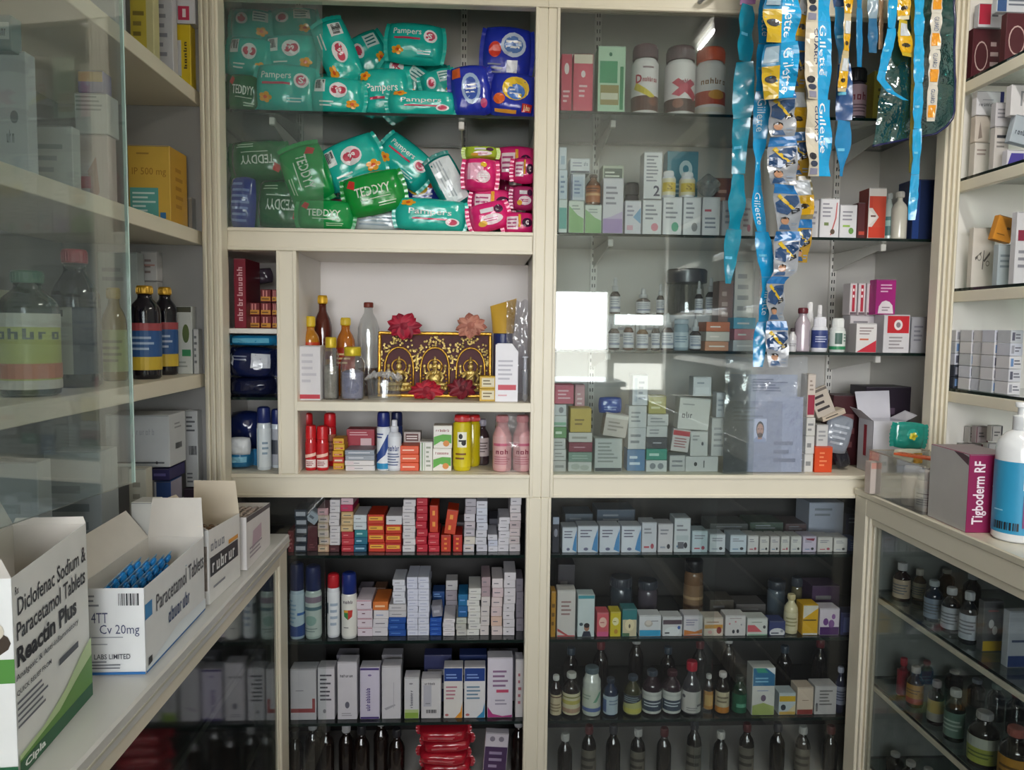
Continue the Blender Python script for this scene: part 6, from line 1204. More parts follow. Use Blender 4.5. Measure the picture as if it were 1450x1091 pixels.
CR('white crushed carton standing on the pale two-line carton', 1374, 1381, 1402, 164, 201.5, 'c9beb4', [('p', [(.2, .1), (.5, .15), (.3, .8)], '8a7c74')])
CR('white carton with a navy end on top of the far pile, second right shelf', 1376, 1383, 1422, 129, 163.5, 'd9d7dc', [('w', .08, .36, .8, .50, 12, '4a4a56'), LN(1, '9a9aa4', .2, .6, .7, .68), R(.86, .5, 1, 1, '2c2f6c')])
CR('grey white carton with black print beside the pale one, second right shelf', 1404, 1408, 1428, 180, R2, 'c6c0bc', [R(.1, .75, .9, .82, '3a3a40'), LN(2, '8a8684', .1, .5, .9, .7)])
CR('grey white carton upright on the black printed one, second right shelf', 1406, 1410, 1432, 145, 179.5, 'c2bfc4', [LN(3, '8a8890', .1, .3, .9, .8)])
CR('white carton with purple front at the near end of the second right shelf', 1422, 1426, 1450, 212, R2, 'cfccd4', [('p', [(0, 0), (1, 0), (1, .8), (.2, .8)], '4a3f94')])
CR('silver grey carton tipped over above the purple fronted one', 1424, 1430, 1468, 165, 205, 'a9b2bc', [('w', .1, .3, .8, .5, 7, '3a424c')], ry=radians(12))
CR('white carton with grey bracket print at the right edge, second right shelf', 1424, 1432, 1475, 120, 164, 'd0cdd0', [R(.3, .3, .36, .8, '8a8a90'), R(.3, .74, .7, .8, '8a8a90')])
CR('white carton with scribbled pen marks standing on the third right shelf', 1372, 1377, 1408, 322, R3, 'd2cbc2', [('p', [(.1, .5), (.4, .6), (.38, .55), (.12, .45)], '5a5450'), ('p', [(.45, .3), (.5, .62), (.53, .62), (.49, .3)], '4a4642'), ('p', [(.5, .45), (.8, .6), (.8, .55), (.55, .42)], '5a5450'), ('c', .3, .5, .1, .06, '8a847c'), ('c', .3, .5, .07, .04, 'd2cbc2'), ('c', .7, .4, .09, .05, '8a847c'), ('c', .7, .4, .06, .03, 'd2cbc2')])
CR('orange carton tipped on the grey bottle carton, third right shelf', 1400, 1406, 1432, 306, 342, 'd08a2c', [R(.6, .5, .8, .6, '6a4a1c'), LN(1, '8a5a20', .1, .2, .6, .3)], ry=radians(14))
CR('grey carton under the tipped orange one on the third right shelf', 1408, 1413, 1436, 346, R3, 'a8b2b6', [LN(3, '7a868c', .1, .4, .9, .8)])
CR('white carton with a maroon mark at the right edge, third right shelf', 1434, 1438, 1475, 300, R3, 'd0ced2', [R(.05, .6, .3, .75, '8a2c44'), LN(3, '8a8890', .1, .2, .9, .5)])
# rows of tiny white cartons, stacked
wr_ = [(1347, 1352, 1370), (1371, 1373, 1388), (1389, 1391, 1404), (1405, 1407, 1424), (1425, 1428, 1448)]
for ci, (xf_, a, b) in enumerate(wr_):
    n_ = 5; hz = .165/n_; ybot = 556
    Y = atX(a, 510, 1.345).y; d = max(.05, atX(xf_, 510, 1.345).y-Y)
    for k in range(n_):
        X1 = atY(b, 510, Y).x; col = ['c9c9d0', 'd2d0d4', 'c6c8d4', 'bfc2c8', 'd4d2d6'][(k+ci) % 5]
        if ci == 0 and k < 2: col = '3a3f4a'
        dd = [R(.06, .15, .3, .85, ['6a8ab8', '9a9aa4', '5a5a6a'][(k+ci) % 3]), LN(2, '6a6a76', .36, .25, .92, .8)]
        pos = ['lowest', 'second from the bottom', 'middle', 'second from the top', 'topmost'][k]
        carton(f'tiny white carton, {pos} in {["far", "second", "third", "fourth", "near"][ci]} stack on the fourth right shelf', 1.345+.003*((k*3+ci) % 3), X1-.001, R4+k*hz+.0005, R4+(k+1)*hz-.0004, Y, min(d, .06), col, dd, group='tiny cartons on the fourth right shelf', seam=False)
for k, (xf_, a, b, yt, yb, col, dc) in enumerate([(1346, 1350, 1378, 605, 628, 'bdb9b6', '3a3034'), (1379, 1382, 1400, 604, 628, 'a89a9c', '6a2c3c'), (1402, 1404, 1420, 603, 626, 'b8b4b0', '3a3a40'), (1348, 1352, 1362, 629, 655, 'a8a6a2', '4a4448'), (1362, 1364, 1392, 629, 655, 'b9aeb0', '7a3a4a'), (1394, 1398, 1418, 628, 655, 'aaa8a8', '3a3a42')]):
    CR(f'small white carton with dark edge, {["left", "middle", "right", "left", "middle", "right"][k]} of the {["upper", "lower"][k//3]} row behind the magenta carton', xf_, a, b, yt, yb, col, [R(0, 0, .06, 1, dc), LN(2, '5a565a', .2, .3, .8, .7), R(.86, 0, 1, 1, dc)], Xl=1.40, group='small cartons behind the magenta carton')
for k in range(3):
    xx = [1346, 1363, 1396][k]; CR(f'low shaded carton, {["left", "middle", "right"][k]} of three under the small dark-edged cartons', xx, xx+2, xx+[15, 30, 24][k], 656, ZC, '8a8684', [LN(2, '5a5658')], Xl=1.40, yb=685, group='low shaded cartons')
# ---- bottles behind the right glass front
def BR(label, x0, x1, yt, zb, X, body, cap, lab, deco=(), **k):
    p = atX((x0+x1)/2, yt, X); yc = p.y; s = (yc-CAM.y)/F; return bottle(label, 0, 0, 0, 0, yc, body, cap, lab, deco, world=(X, (x1-x0)/2*s, zb, p.z-zb), rz=radians(-35), n=16, **k)
H1z, H2z, H3z = .756, .496, .250
pl_ = [LN(4, '6a7078', .15, .2, .85, .8)]
BR('dark vial with cream label at the far end of the first shelf, right base cabinet', 1267, 1290, 797, H1z, 1.19, '2a1c1c', 'c2c2c2', 'bfae98', pl_, caph=.2)
BR('amber vial behind the glass second from the post, right base cabinet', 1294, 1312, 806, H1z, 1.24, '4a3a26', 'b8b4a8', 'a8a48c', pl_, caph=.2)
BR('dark blue bottle with pale label third from the post, right base cabinet', 1311, 1336, 822, H1z, 1.19, '1f2a3a', 'a8b0b2', '8a9aac', pl_, caph=.14)
BR('dark bottle with white label and grey cap fourth from the post', 1336, 1361, 832, H1z, 1.19, '1c2026', 'b6babc', 'b4bcc6', pl_, caph=.16)
BR('dark bottle with white label and grey cap fifth from the post', 1362, 1386, 838, H1z, 1.19, '1c2026', 'b6babc', 'b4bcc6', pl_, caph=.16)
BR('brown bottle in the rear row above the fourth one, right base cabinet', 1330, 1352, 806, H1z, 1.34, '3a2c20', 'a8a49a', None, caph=.16)
BR('dark bottle in the rear row above the fifth one, right base cabinet', 1366, 1390, 812, H1z, 1.34, '2a2626', '9aa0a2', None, caph=.16)
CR('grey carton with white discs and a yellow foot, right base cabinet', 1384, 1392, 1420, 852, H1z, '5a5c5e', [R(0, 0, 1, .2, 'b89a2c'), ('c', .4, .55, .14, .09, 'c6c8c8'), ('c', .6, .42, .14, .09, 'c6c8c8'), LN(1, '9a5a5c', .2, .78, .8, .86)], Xl=1.19, yb=925)
CR('white and navy carton at the right picture edge, right base cabinet', 1420, 1428, 1470, 866, H1z, 'aeb4bc', [R(0, 0, 1, .2, '2c3f70'), LN(1, '4a5670', .1, .42, .8, .52)], Xl=1.19, yb=940)
BR('red capped slim bottle at the far end of the second shelf, right base cabinet', 1272, 1289, 932, H2z, 1.19, '6a1f2c', '9a2c3a', '8a2434', (), caph=.2, lz=(.05, .7))
BR('bottle with yellow orange label second from the post, second shelf', 1286, 1309, 944, H2z, 1.19, '3a2014', 'b0a8a0', 'b8862c', [R(0, 0, 1, .3, 'a83a2a'), LN(2, '6a4a1c', .2, .5, .8, .8)], caph=.16)
BR('dark red bottle behind the yellow labelled one, right base cabinet', 1304, 1322, 936, H2z, 1.30, '4a1a22', '7a2c34', None, caph=.16)
BR('dark bottle with yellow and white label third from the post, second shelf', 1316, 1338, 964, H2z, 1.19, '221618', '9a9294', 'b09a5a', [R(0, 0, 1, .4, '9a9a94')], caph=.15)
BR('green black bottle with grey green label fourth from the post, second shelf', 1340, 1368, 976, H2z, 1.19, '16201c', 'aeb2ae', '5a7a6c', [LN(3, 'a8bcb0', .15, .25, .85, .75)], caph=.14)
BR('big dark bottle with lime and white label near the right edge, second shelf', 1374, 1416, 1008, H2z, 1.19, '16130f', 'a8a8a6', 'a2ac4c', [R(0, .6, 1, 1, 'b4bcb0'), LN(2, '5a6a2c', .2, .2, .8, .5)], caph=.13)
BR('big dark bottle with amber label cut by the right edge, second shelf', 1418, 1462, 1030, H2z, 1.19, '16110f', '9a5a50', 'b8862c', [LN(3, '6a4a1c', .2, .2, .8, .8)], caph=.13)
for k, (x, yt) in enumerate(((1352, 950), (1384, 962), (1412, 968), (1440, 978))):
    BR(f'shaded bottle with pale cap, {["first", "second", "third", "fourth"][k]} from the post, rear row of second shelf', x-12, x+12, yt, H2z, 1.36, '1c1a1e', ['a8a49e', '8a8e96', '7a8a84', '6a3a40'][k], None, caph=.15, group='shaded bottles in the right base cabinet')
for k, (x, yt) in enumerate(((1268, 1066), (1290, 1078), (1315, 1088))):
    BR(f'dark bottle, {["first", "second", "third"][k]} from the post on the third shelf of the right base cabinet', x-12, x+12, yt, H3z, 1.19, '17140f', 'a8a8a4', None, caph=.15, group='shaded bottles in the right base cabinet')
# ------------------------------------------------------------------ opened cartons on the left worktop
LC = .9435
def opencarton(label, p0, p1, wid, h, col, out_deco, end_deco, flaps, tilt=0., ht=None, inner=None, name='opened_carton'):
    """open-topped carton: aisle face from p0 (near) to p1 (far) on the worktop, body extends `wid` away from the aisle.
    flaps: list of (side, length, angle) side in near/far/aisle/back; angle 0 = upright, 90 = folded outwards flat"""
    a = Vector(p0); b = Vector(p1); L = (b-a).length; ux = (b-a).normalized(); t = thing(name, label, 'carton', (a.x, a.y, LC+.0004))
    t.rotation_euler = (0, 0, math.atan2(ux.y, ux.x)); ht = ht or (h, h)
    # local: x along the aisle face (near->far), y>0 away from the aisle; aisle face normal is -y
    th = .0009; oc, ic = card(col), card(inner or 'cfcac2')
    def slab(q, nrm, dl, m=None):
        q = [Vector(v) for v in q]; n = Vector(nrm)*th; m = m or MB()
        m.add(q, [(0, 1, 2, 3)], oc); m.add([v-n for v in q], [(3, 2, 1, 0)], ic)
        for i in range(4): j = (i+1) % 4; m.add([q[i], q[j], q[j]-n, q[i]-n], [(3, 2, 1, 0)], oc)
        for vs, fs, c, Lr in deco2d(dl, random.Random(4)):
            def f(u, v, k=.0005*(1+.4*Lr)): lo = q[0].lerp(q[1], u); hi = q[3].lerp(q[2], u); return lo.lerp(hi, v)+Vector(nrm)*k
            if Lr is not None: m.add([f(u, v) for u, v in vs], fs, ink(c))
        return m
    h0, h1 = ht
    slab([(0, 0, 0), (L, 0, 0), (L, 0, h1), (0, 0, h0)], (0, -1, 0), out_deco).build('aisle_panel', t)
    slab([(L, wid, 0), (0, wid, 0), (0, wid, h0), (L, wid, h1)], (0, 1, 0), ()).build('rear_panel', t)
    slab([(0, wid, 0), (0, 0, 0), (0, 0, h0), (0, wid, h0)], (-1, 0, 0), end_deco).build('end_panel', t)
    slab([(L, 0, 0), (L, wid, 0), (L, wid, h1), (L, 0, h1)], (1, 0, 0), ()).build('end_panel', t)
    MB().box(th, L-th, th, wid-th, 0, .0012, ic).build('base_panel', t)
    for side, ln, ang, *rest in flaps:
        c_, s_ = cos(radians(ang))*ln, sin(radians(ang))*ln; tp = rest[0] if rest else .04
        if side == 'far': q = [(L, 0, h1), (L, wid, h1), (L+s_, wid*(1-tp), h1+c_), (L+s_, wid*tp, h1+c_)]; n = (cos(radians(ang)), 0, -sin(radians(ang)))
        elif side == 'near': q = [(0, wid, h0), (0, 0, h0), (-s_, wid*tp, h0+c_), (-s_, wid*(1-tp), h0+c_)]; n = (-cos(radians(ang)), 0, -sin(radians(ang)))
        elif side == 'back': q = [(L, wid, h1), (0, wid, h0), (L*tp, wid+s_, h0+c_), (L*(1-tp), wid+s_, h1+c_)]; n = (0, cos(radians(ang)), -sin(radians(ang)))
        else: q = [(0, 0, h0), (L, 0, h1), (L*(1-tp), -s_, h1+c_), (L*tp, -s_, h0+c_)]; n = (0, -cos(radians(ang)), -sin(radians(ang)))
        m = MB(); q = [Vector(v) for v in q]; nv = Vector(n)*th; m.add(q, [(0, 1, 2, 3)], ic if ang < 60 else oc); m.add([v-nv for v in q], [(3, 2, 1, 0)], ic)
        for i in range(4): j = (i+1) % 4; m.add([q[i], q[j], q[j]-nv, q[i]-nv], [(0, 1, 2, 3)], ic)
        m.build('flap', t)
    return t
Wc = 'e4e6e4'
GR = ['1f5a3a', '5f8f3f']
react = [T('Rx', .03, .905, .07, .945, '3a3e44', .0), T('Diclofenac Sodium &', .05, .795, .97, .885, '33373d', .012), T('Paracetamol Tablets', .03, .675, .95, .765, '33373d', .012), T('Reactin Plus', .02, .545, .80, .645, '1c1f24', .035),
         T('Analgesic & Anti-inflammatory', .0, .475, .82, .515, '4a4e55', .01), T('QUICK RELIEF FROM', .0, .405, .42, .435, '3a3e44', .015), LN(5, '6a6e76', .0, .24, .5, .39), R(.52, .355, .80, .39, '4a5058'),
         ('p', [(0, 0), (1, 0), (1, .34), (.85, .30), (.6, .20), (.3, .13), (0, .11)], 'b8cf9a'), ('p', [(0, 0), (1, 0), (1, .24), (.8, .20), (.5, .12), (0, .085)], GR[1]), R(0, 0, 1, .075, GR[0]), T('Cipla', .05, .012, .30, .062, 'eef2ee', .03)]
side_ = [R(0, .48, 1, .60, '4f8a3c'), ('c', .55, .68, .42, .08, '3a2f24'), ('c', .7, .74, .2, .06, 'c9c2b2'), LN(6, '9aa09a', .1, .1, .9, .42), R(0, 0, 1, .06, GR[0])]
opencarton('large opened white and green carton of pain tablets nearest the camera', (-.556, -1.195), (-.575, -.985), .10, .252, Wc, react, side_, [('near', .030, 25), ('back', .05, 20), ('far', .010, 10)], ht=(.250, .262), name='opened_carton')
para = [R(0, 0, 1, .03, '2f6fb0'), R(.0, .62, .1, .80, '3a86c0'), T('Paracetamol Tablets', .16, .60, .98, .80, '55585f', .01), ('w', .34, .32, .72, .50, 8, '4a5a7c'), R(.03, .06, .08, .16, '2a2c30'), ('p', [(0, .03), (1, .03), (1, .16), (.5, .2), (0, .06)], 'dfe6ec')]
pend = [('b', .62, .80, .92, .94), LN(3, '8a8e96', .08, .78, .36, .94), T('4TT', .22, .60, .46, .72, '4a5070', .0), T('Cv 20mg', .34, .44, .92, .58, '4a5070', .0), LN(1, 'a0a4ac', .08, .42, .8, .45), LN(1, 'a0a4ac', .08, .34, .5, .37), T('RO LABS LIMITED', .10, .18, .78, .24, '4a4e56', .01), LN(3, '7a7e86', .1, .06, .66, .17), R(0, 0, 1, .03, '2f6fb0')]
P0, P1 = (-.523, -.918), (-.528, -.645)
opencarton('opened white and blue paracetamol carton filled with blue blister strips', P0, P1, .105, .140, 'e3e5e6', para, pend, [('far', .075, 8, .06), ('back', .065, 35, .03)], ht=(.140, .146))
def blister(label, loc, rot, L=.10, Wd=.045, col='1f7fc4', group='blue blister strips in the paracetamol carton'):
    t = thing('blister_strip', label, 'blister strip', loc, rot, group)
    MB().box(-L/2, L/2, 0, .0012, -Wd/2, Wd/2, M('8fb4cf', .3, metal=.5, var=.1)).build('foil', t)
    for i in range(5):
        for j in range(2):
            m = MB(); m.lathe([(.0085, 0), (.008, .003), (.0055, .0048), (.0001, .0053)], M(col, .18, coat=.6, var=.05), 10)
            m.build('blister', t, (-L/2+L*(i+.5)/5, -.0001, -Wd/2+Wd*(j+.5)/2), (radians(90), 0, 0))
    return t
for k in range(6):
    zz = LC+.108+.004*(k % 2)-.004*k; blister(f'blue blister strip, {["nearest", "second", "third", "fourth", "fifth", "farthest"][k]} of the sloping row at the back', (-.600+.004*k, -.86+.022*k, zz+.012), (radians(25), radians(-16), radians(80)))
for k in range(5):
    blister(f'blue blister strip, {["nearest", "second", "third", "fourth", "farthest"][k]} of the low row by the aisle side', (-.552, -.83+.034*k, LC+.100+.002*k), (radians(62), 0, radians(86+3*k)), group='blue blister strips in the paracetamol carton')
nd = [('w', .05, .70, .5, .84, 4, '8a8e96'), R(.02, .36, .92, .62, '3a3d42'), ('w', .08, .40, .86, .58, 6, 'e2e4e4'), R(.6, .64, .92, .70, 'd8963a'), LN(1, '8a8e96', .1, .16, .5, .24)]
opencarton('opened white carton with black banner holding brown tablet strips', (-.528, -.618), (-.522, -.445), .10, .155, 'e2e2e0', nd, [LN(4, '9a9ca2')], [('far', .075, -6, .05), ('back', .055, 40, .05), ('near', .03, 60)], ht=(.150, .142), inner='d9cdb8')
def tablets(label, x0, x1, y0, y1, zt, col, seed):
    rnd = random.Random(seed); t = thing('tablet_strip_bundle', label, 'tablet strips', ((x0+x1)/2, (y0+y1)/2, zt))
    MB().box(-(x1-x0)/2, (x1-x0)/2, -(y1-y0)/2, (y1-y0)/2, -.09, 0, M('8a8078', .5, var=.3, scale=120.)).build('strip_block', t)
    base = MB().lathe([(.0065, 0), (.006, .003), (.004, .0045), (.0001, .005)], M(col, .25, coat=.4, var=.1), 8).mesh('tablet_bubble')
    ny = int((y1-y0)/.015); nx = int((x1-x0)/.015)
    for i in range(nx):
        for j in range(ny):
            o = bpy.data.objects.new('tablet_bubble', base); COL.objects.link(o); o.parent = t
            o.location = (-(x1-x0)/2+(i+.5)*(x1-x0)/nx, -(y1-y0)/2+(j+.5)*(y1-y0)/ny, 0); o.rotation_euler = (rnd.uniform(-.3, .3), rnd.uniform(-.3, .3), 0)
tablets('brown speckled tablet strips inside the black bannered carton', -.618, -.532, -.62, -.46, LC+.118, '6a5038', 2)
opencarton('small opened white carton with a red square, farthest on the worktop', (-.519, -.405), (-.523, -.20), .095, .118, 'dfdcdc', [('p', [(.2, .3), (.6, .4), (.6, .7), (.25, .65)], 'c2aab8'), LN(3, '9a929c', .1, .15, .8, .4), R(0, .9, 1, 1, '4a484c')], [R(.62, .50, .82, .74, 'c83a28'), R(.4, .5, .58, .72, 'd9b08a')], [('back', .05, 30)], ht=(.122, .108))
tablets('pale speckled tablet strips inside the farthest small carton', -.608, -.528, -.395, -.21, LC+.098, 'b5a69c', 5)
C('white flap-ended carton standing behind the paracetamol carton', 184, 216, 712, LC, -.64, .05, 'd2d2ce', [LN(2, 'b8b8b6')])
# ------------------------------------------------------------------ right counter
z = ZC+.0004
t = thing('acrylic_tray', 'clear acrylic tray in the corner of the right counter', 'tray', (0, 0, z)); AC = film('acrylic', (.90, .91, .90), .16, .10, (.8, .78, .72), .04)
tx0, tx1, ty0, ty1, th_ = 1.098, 1.27, -.335, -.075, .118
MB().box(tx0, tx1, ty0, ty1, 0, .002, AC).build('tray_base', t)
for q in ((tx0, tx0+.002, ty0, ty1), (tx1-.002, tx1, ty0, ty1), (tx0+.002, tx1-.002, ty0, ty0+.002), (tx0+.002, tx1-.002, ty1-.002, ty1)): MB().box(*q, .002, th_, AC).build('tray_side', t)
rim = M('9a8f80', .3, coat=.4)
for q in ((tx0-.001, tx0+.003, ty0, ty1), (tx0, tx1, ty1-.003, ty1+.001)): MB().box(*q, th_, th_+.003, rim).build('tray_rim', t)
for k, (x, y_) in enumerate(((1.130, -.235), (1.130, -.296))):
    bottle(['white plastic bottle in the acrylic tray, nearer the corner', 'white plastic bottle in the acrylic tray, beside the magenta carton'][k], 0, 0, 0, 0, y_, 'e2d6cc', 'e8e4de', 'dcd6d2' if k else None, [R(.1, .7, .9, .75, '5a5658'), LN(4, '9a9698', .1, .1, .9, .6)], 'tub', world=(x, .026, z+.0025, .100), caph=.24, capr=.8)
C('small pale carton with a coral top in the far end of the tray', 1233, 1250, 655, z+.003, -.115, .03, 'bdb0a8', [R(0, .8, 1, 1, 'c08a7c')])
# orange ruler-like strip across the tray
a_, b_ = Vector((1.128, -.16, z+.1195)), Vector((1.205, -.30, z+.1195))
dirv = b_-a_; o = MB().box(0, dirv.length, -.016, .016, 0, .006, M('d0603a', .4, var=.1), .001)
for k in range(12): o.lathe([(.0022, .0061), (.0001, .0064)], M('4a2018', .5), 8, (.015+k*dirv.length/12.5, 0, 0))
o = o.build('orange_strip', None, a_+Vector((0, 0, .002)), (0, -math.asin(dirv.z/dirv.length), math.atan2(dirv.y, dirv.x))); tag(o, 'orange perforated plastic strip laid across the acrylic tray', 'strip')
# open white carton with raised lid and a teal sachet
yq = .035; X0, X1, Z0, Z1 = PX(1237, 1283, 597, ZB1, yq); w, h = X1-X0, Z1-Z0
oc = thing('opened_carton', 'opened white carton with raised lid at the end of the right counter', 'carton', (X0, yq, Z0+.0004)); wc, wi = card('dcdae2'), card('cfcdd6')
def sl(name, q): m = MB(); q = [Vector(v) for v in q]; n_ = (q[1]-q[0]).cross(q[2]-q[0]).normalized()*.0009; m.add(q, [(0, 1, 2, 3)], wc); m.add([v-n_ for v in q], [(3, 2, 1, 0)], wi); [m.add([q[i], q[(i+1) % 4], q[(i+1) % 4]-n_, q[i]-n_], [(0, 1, 2, 3)], wc) for i in range(4)]; return m.build(name, oc)
dp = .085; sk = -.030
sl('front_panel', [(0, 0, 0), (w, 0, 0), (w, 0, h), (0, 0, h)]); sl('rear_panel', [(w, dp, 0), (0, dp, 0), (0, dp, h), (w, dp, h)])
o = sl('side_panel', [(0, dp, 0), (0, 0, 0), (0, 0, h), (0, dp, h)]); sl('side_panel', [(w, 0, 0), (w, dp, 0), (w, dp, h), (w, 0, h)])
m = MB(); m.add([(-.0006, dp*.6, h*.3), (-.0006, dp*.4, h*.3), (-.0006, dp*.4, h*.9), (-.0006, dp*.6, h*.9)], [(0, 1, 2, 3)], ink('a83a48')); m.build('printed_stripe', oc)
sl('base_panel', [(0, 0, .001), (w, 0, .001), (w, dp, .001), (0, dp, .001)])
sl('lid_flap', [(w, dp, h), (0, dp, h), (-.004, dp+.025, h+.078), (w+.006, dp+.025, h+.082)]); sl('side_flap', [(0, dp, h), (0, 0, h), (-.034, .01, h+.030), (-.034, dp-.008, h+.034)]); sl('side_flap', [(w, 0, h), (w, dp, h), (w+.040, dp-.01, h+.024), (w+.040, .01, h+.016)])
pack('teal sachet with a yellow flower leaning on the open white carton', 1287, 617, 46, 40, -.075, 4, t=.02, col='128a7c', deco=[('c', .55, .55, .2, .22, '1fa090')]+flower(.55, .5, .12, 'd9d03a', 'c2b020'), name='product_sachet', cat='sachet')
pack('pale crumpled packet under the teal sachet in the tray', 1285, 648, 44, 26, -.11, 0, t=.03, col='c8c4b0', deco=[R(.6, .2, .95, .8, 'c8963a')], name='foil_packet', seals=False)
# magenta carton
Ya, Yb = -.60, -.49
pA = atZ(1367, 755, ZC); pB = atZ(1313, 731, ZC)
o = carton_mesh(.105, (pB-pA).length, .178, '8a1f52', [('tv', 'Tigboderm RF', .10, .10, .42, .92, 'ecdfe6', .02), ('tv', 'Cream', .52, .56, .66, .84, 'e0c4d2', .01), ('wv', .66, .20, .80, .80, 14, 'd8b4c6')], side='b9b5b2', top='8a7c80', ldeco=[('p', [(.62, 1), (1, .86), (1, .97), (.85, 1)], '4a2a34')])
o = o.build('medicine_carton', None, (0, 0, 0)); dv = (pB-pA).normalized(); az = math.atan2(dv.y, dv.x)-pi/2
o.matrix_world = Matrix.Translation(Vector((pA.x, pA.y, z))) @ Matrix.Rotation(az, 4, 'Z') @ Matrix.Translation((.0525, 0, 0)); tag(o, 'magenta and grey carton standing at the edge of the right counter', 'carton')
# torn lid on it
# blue wash bottle
bx, by = atZ(1432, 769, ZC).x, atZ(1432, 769, ZC).y
t = bottle('white pump bottle with a blue label cut by the right picture edge', 0, 0, 0, 0, by+.03, 'e6e8ea', 'e8eaec', '2f93bd', [R(.45, .62, .85, .88, 'dfe8ee'), ('c', .62, .75, .1, .06, '2c4a5c'), ('b', .12, .05, .42, .16), R(.46, .1, .80, .55, '7a3a6c'), LN(5, 'd9b8d2', .5, .14, .76, .5), LN(1, '9ad0e6', .12, .30, .3, .34)], 'pump', world=(bx+.03, .046, z, .30), lz=(.06, .58), name='wash_bottle', n=28, rz=radians(-15))
# ------------------------------------------------------------------ hanging sachets
zr = 2.50; yr = -.13
t = thing('hanging_rail', 'thin metal rail above the picture from which the sachet strips hang', 'rail', (0, 0, zr))
MB().tube([(.62, yr, 0), (1.284, yr, 0)], .004, STEEL, 8).build('rod', t)
MB().tube([(.62, yr, 0), (.62, -.0045, -.02)], .004, STEEL, 8).build('arm', t)
hk = MB().tube([(.600, -.006, 2.398), (.600, -.030, 2.396), (.612, -.040, 2.398), (.640, -.040, 2.412), (.652, -.030, 2.426), (.655, -.006, 2.43)], .0065, STEEL, 8).build('cabinet_handle'); tag(hk, 'small bent metal handle on the top rail of the tall cabinet', 'handle')
def strip(label, path, Y, cols, decos=None, seglen=.13, th=.005, twist=.35, seed=0, group='sachet strips hanging from the rail', cat='sachet strip', crimp=.35):
    """path [(px,py,width px)...] top to bottom at depth Y -> chain of sealed sachets"""
    P = []
    for x, y, w in path: p = atY(x, y, Y); P.append((Vector((p.x, Y, p.z)), w*(Y-CAM.y)/F))
    # reach up to the rail
    top = P[0][0]
    if top.z < zr-.006: P.insert(0, (Vector((top.x, yr, zr-.0045)), P[0][1]*.8))
    cum = [0.]
    for a, b in zip(P, P[1:]): cum.append(cum[-1]+(b[0]-a[0]).length)
    T_ = cum[-1]; n = max(1, round(T_/seglen))
    def at(s):
        for i in range(len(P)-1):
            if s <= cum[i+1] or i == len(P)-2: k = min(1, max(0, (s-cum[i])/(cum[i+1]-cum[i]))); k2 = k*k*(3-2*k); return P[i][0].lerp(P[i+1][0], k), P[i][1]*(1-k2)+P[i+1][1]*k2
    t = thing('sachet_strip', label, cat, P[0][0], group=group); base = P[0][0]; rnd = random.Random(seed+int(path[0][0]))
    for i in range(n):
        s0, s1 = T_*i/n, T_*(i+1)/n-.0004; tw = rnd.uniform(-twist, twist); c = cols[i % len(cols)]; sd = rnd.uniform(0, 50)
        def S(u, v, sg, o=0.):
            p, w = at(s1+(s0-s1)*v); q = sin(pi*min(1, max(0, v*1.12-.06)))**.5 if 0 < v < 1 else 0.
            ww = w*(1-crimp*(1-q)*.5); a = (2*u-1); ang = tw+.5*noise.noise(Vector((v*3, sd, 0)))
            bul = th*(1-a*a)*q+(.006*noise.noise(Vector((a*2.5, v*7, sd)))+.0035*noise.noise(Vector((a*7, v*18, sd))))*q
            return (p.x-base.x+a*ww/2*cos(ang), p.y-base.y+a*ww/2*sin(ang)+sg*th*(1-a*a)*q*.6-.0006*sg*0+.5*bul-o, p.z-base.z)
        m = MB(); mt = soft(c, .2, .7); m.grid(lambda u, v: S(u, v, -1), 6, 14, mt); m.grid(lambda u, v: S(u, v, 1, -.0008), 6, 14, mt, flip=True)
        so = m.build('sachet', t)
        dd = decos[i % len(decos)] if decos else None
        if dd: m = MB(); conform(m, dd, lambda u, v, q: S(u, v, -1, q+.0006), 6, 14, 3, .0005, ik=gink); m.build('printed_design', so)
    return t
CY, DB_, TL = '1a9bd6', '164a86', '1787a4'
raz = [R(0, .80, 1, 1, '1d6fb2'), ('p', [(.05, .40), (.45, .34), (.95, .62), (.95, .78), (.5, .76), (.05, .60)], '2c4a74'), ('p', [(.14, .74), (.26, .79), (.82, .44), (.74, .40)], 'd2b02a'), ('p', [(.62, .36), (.92, .44), (.88, .52), (.58, .44)], '22242c'), LN(2, '9aa0aa', .64, .40, .86, .48), ('p', [(.04, .03), (.62, .03), (.50, .13), (.16, .13)], '3a5a84'), ('c', .34, .21, .17, .075, 'b98a6c'), ('p', [(.16, .22), (.18, .275), (.34, .30), (.50, .275), (.52, .22), (.46, .25), (.22, .25)], '1c1a1c'), LN(2, '8a96a8', .62, .06, .95, .20)]
gil = [R(0, 0, .48, 1, 'cfc6b4'), R(.48, 0, 1, 1, '1b9fdc'), ('td', 'Gillette', .54, .30, .80, .96, 'e8f2f8', .01), ('td', 'GUARD', .34, .45, .48, .92, '2a3f6c', .01), ('c', .22, .26, .16, .05, '2a2c34'), ('c', .24, .16, .18, .04, '3a4258'), R(.05, .02, .4, .10, '8a8aa0')]
blu = [('td', 'Gillette', .2, .15, .7, .85, 'd8ecf6', .0)]
yel = [R(0, .1, 1, .55, 'd9a81f'), R(.2, .56, .9, .9, 'c9cfd6'), ('c', .5, .3, .3, .06, '3a3020')]
plain = [R(.1, .45, .6, .5, '6ac0e2')]
strip('plain teal sachet strip, leftmost of the hanging strips', [(1060, -20, 24), (1057, 40, 26), (1052, 150, 30), (1047, 215, 20), (1043, 300, 27), (1036, 350, 24), (1031, 402, 10)], -.10, ['8a5a8c', TL, TL, TL, TL, TL, TL], [None, plain], .15, seed=1)
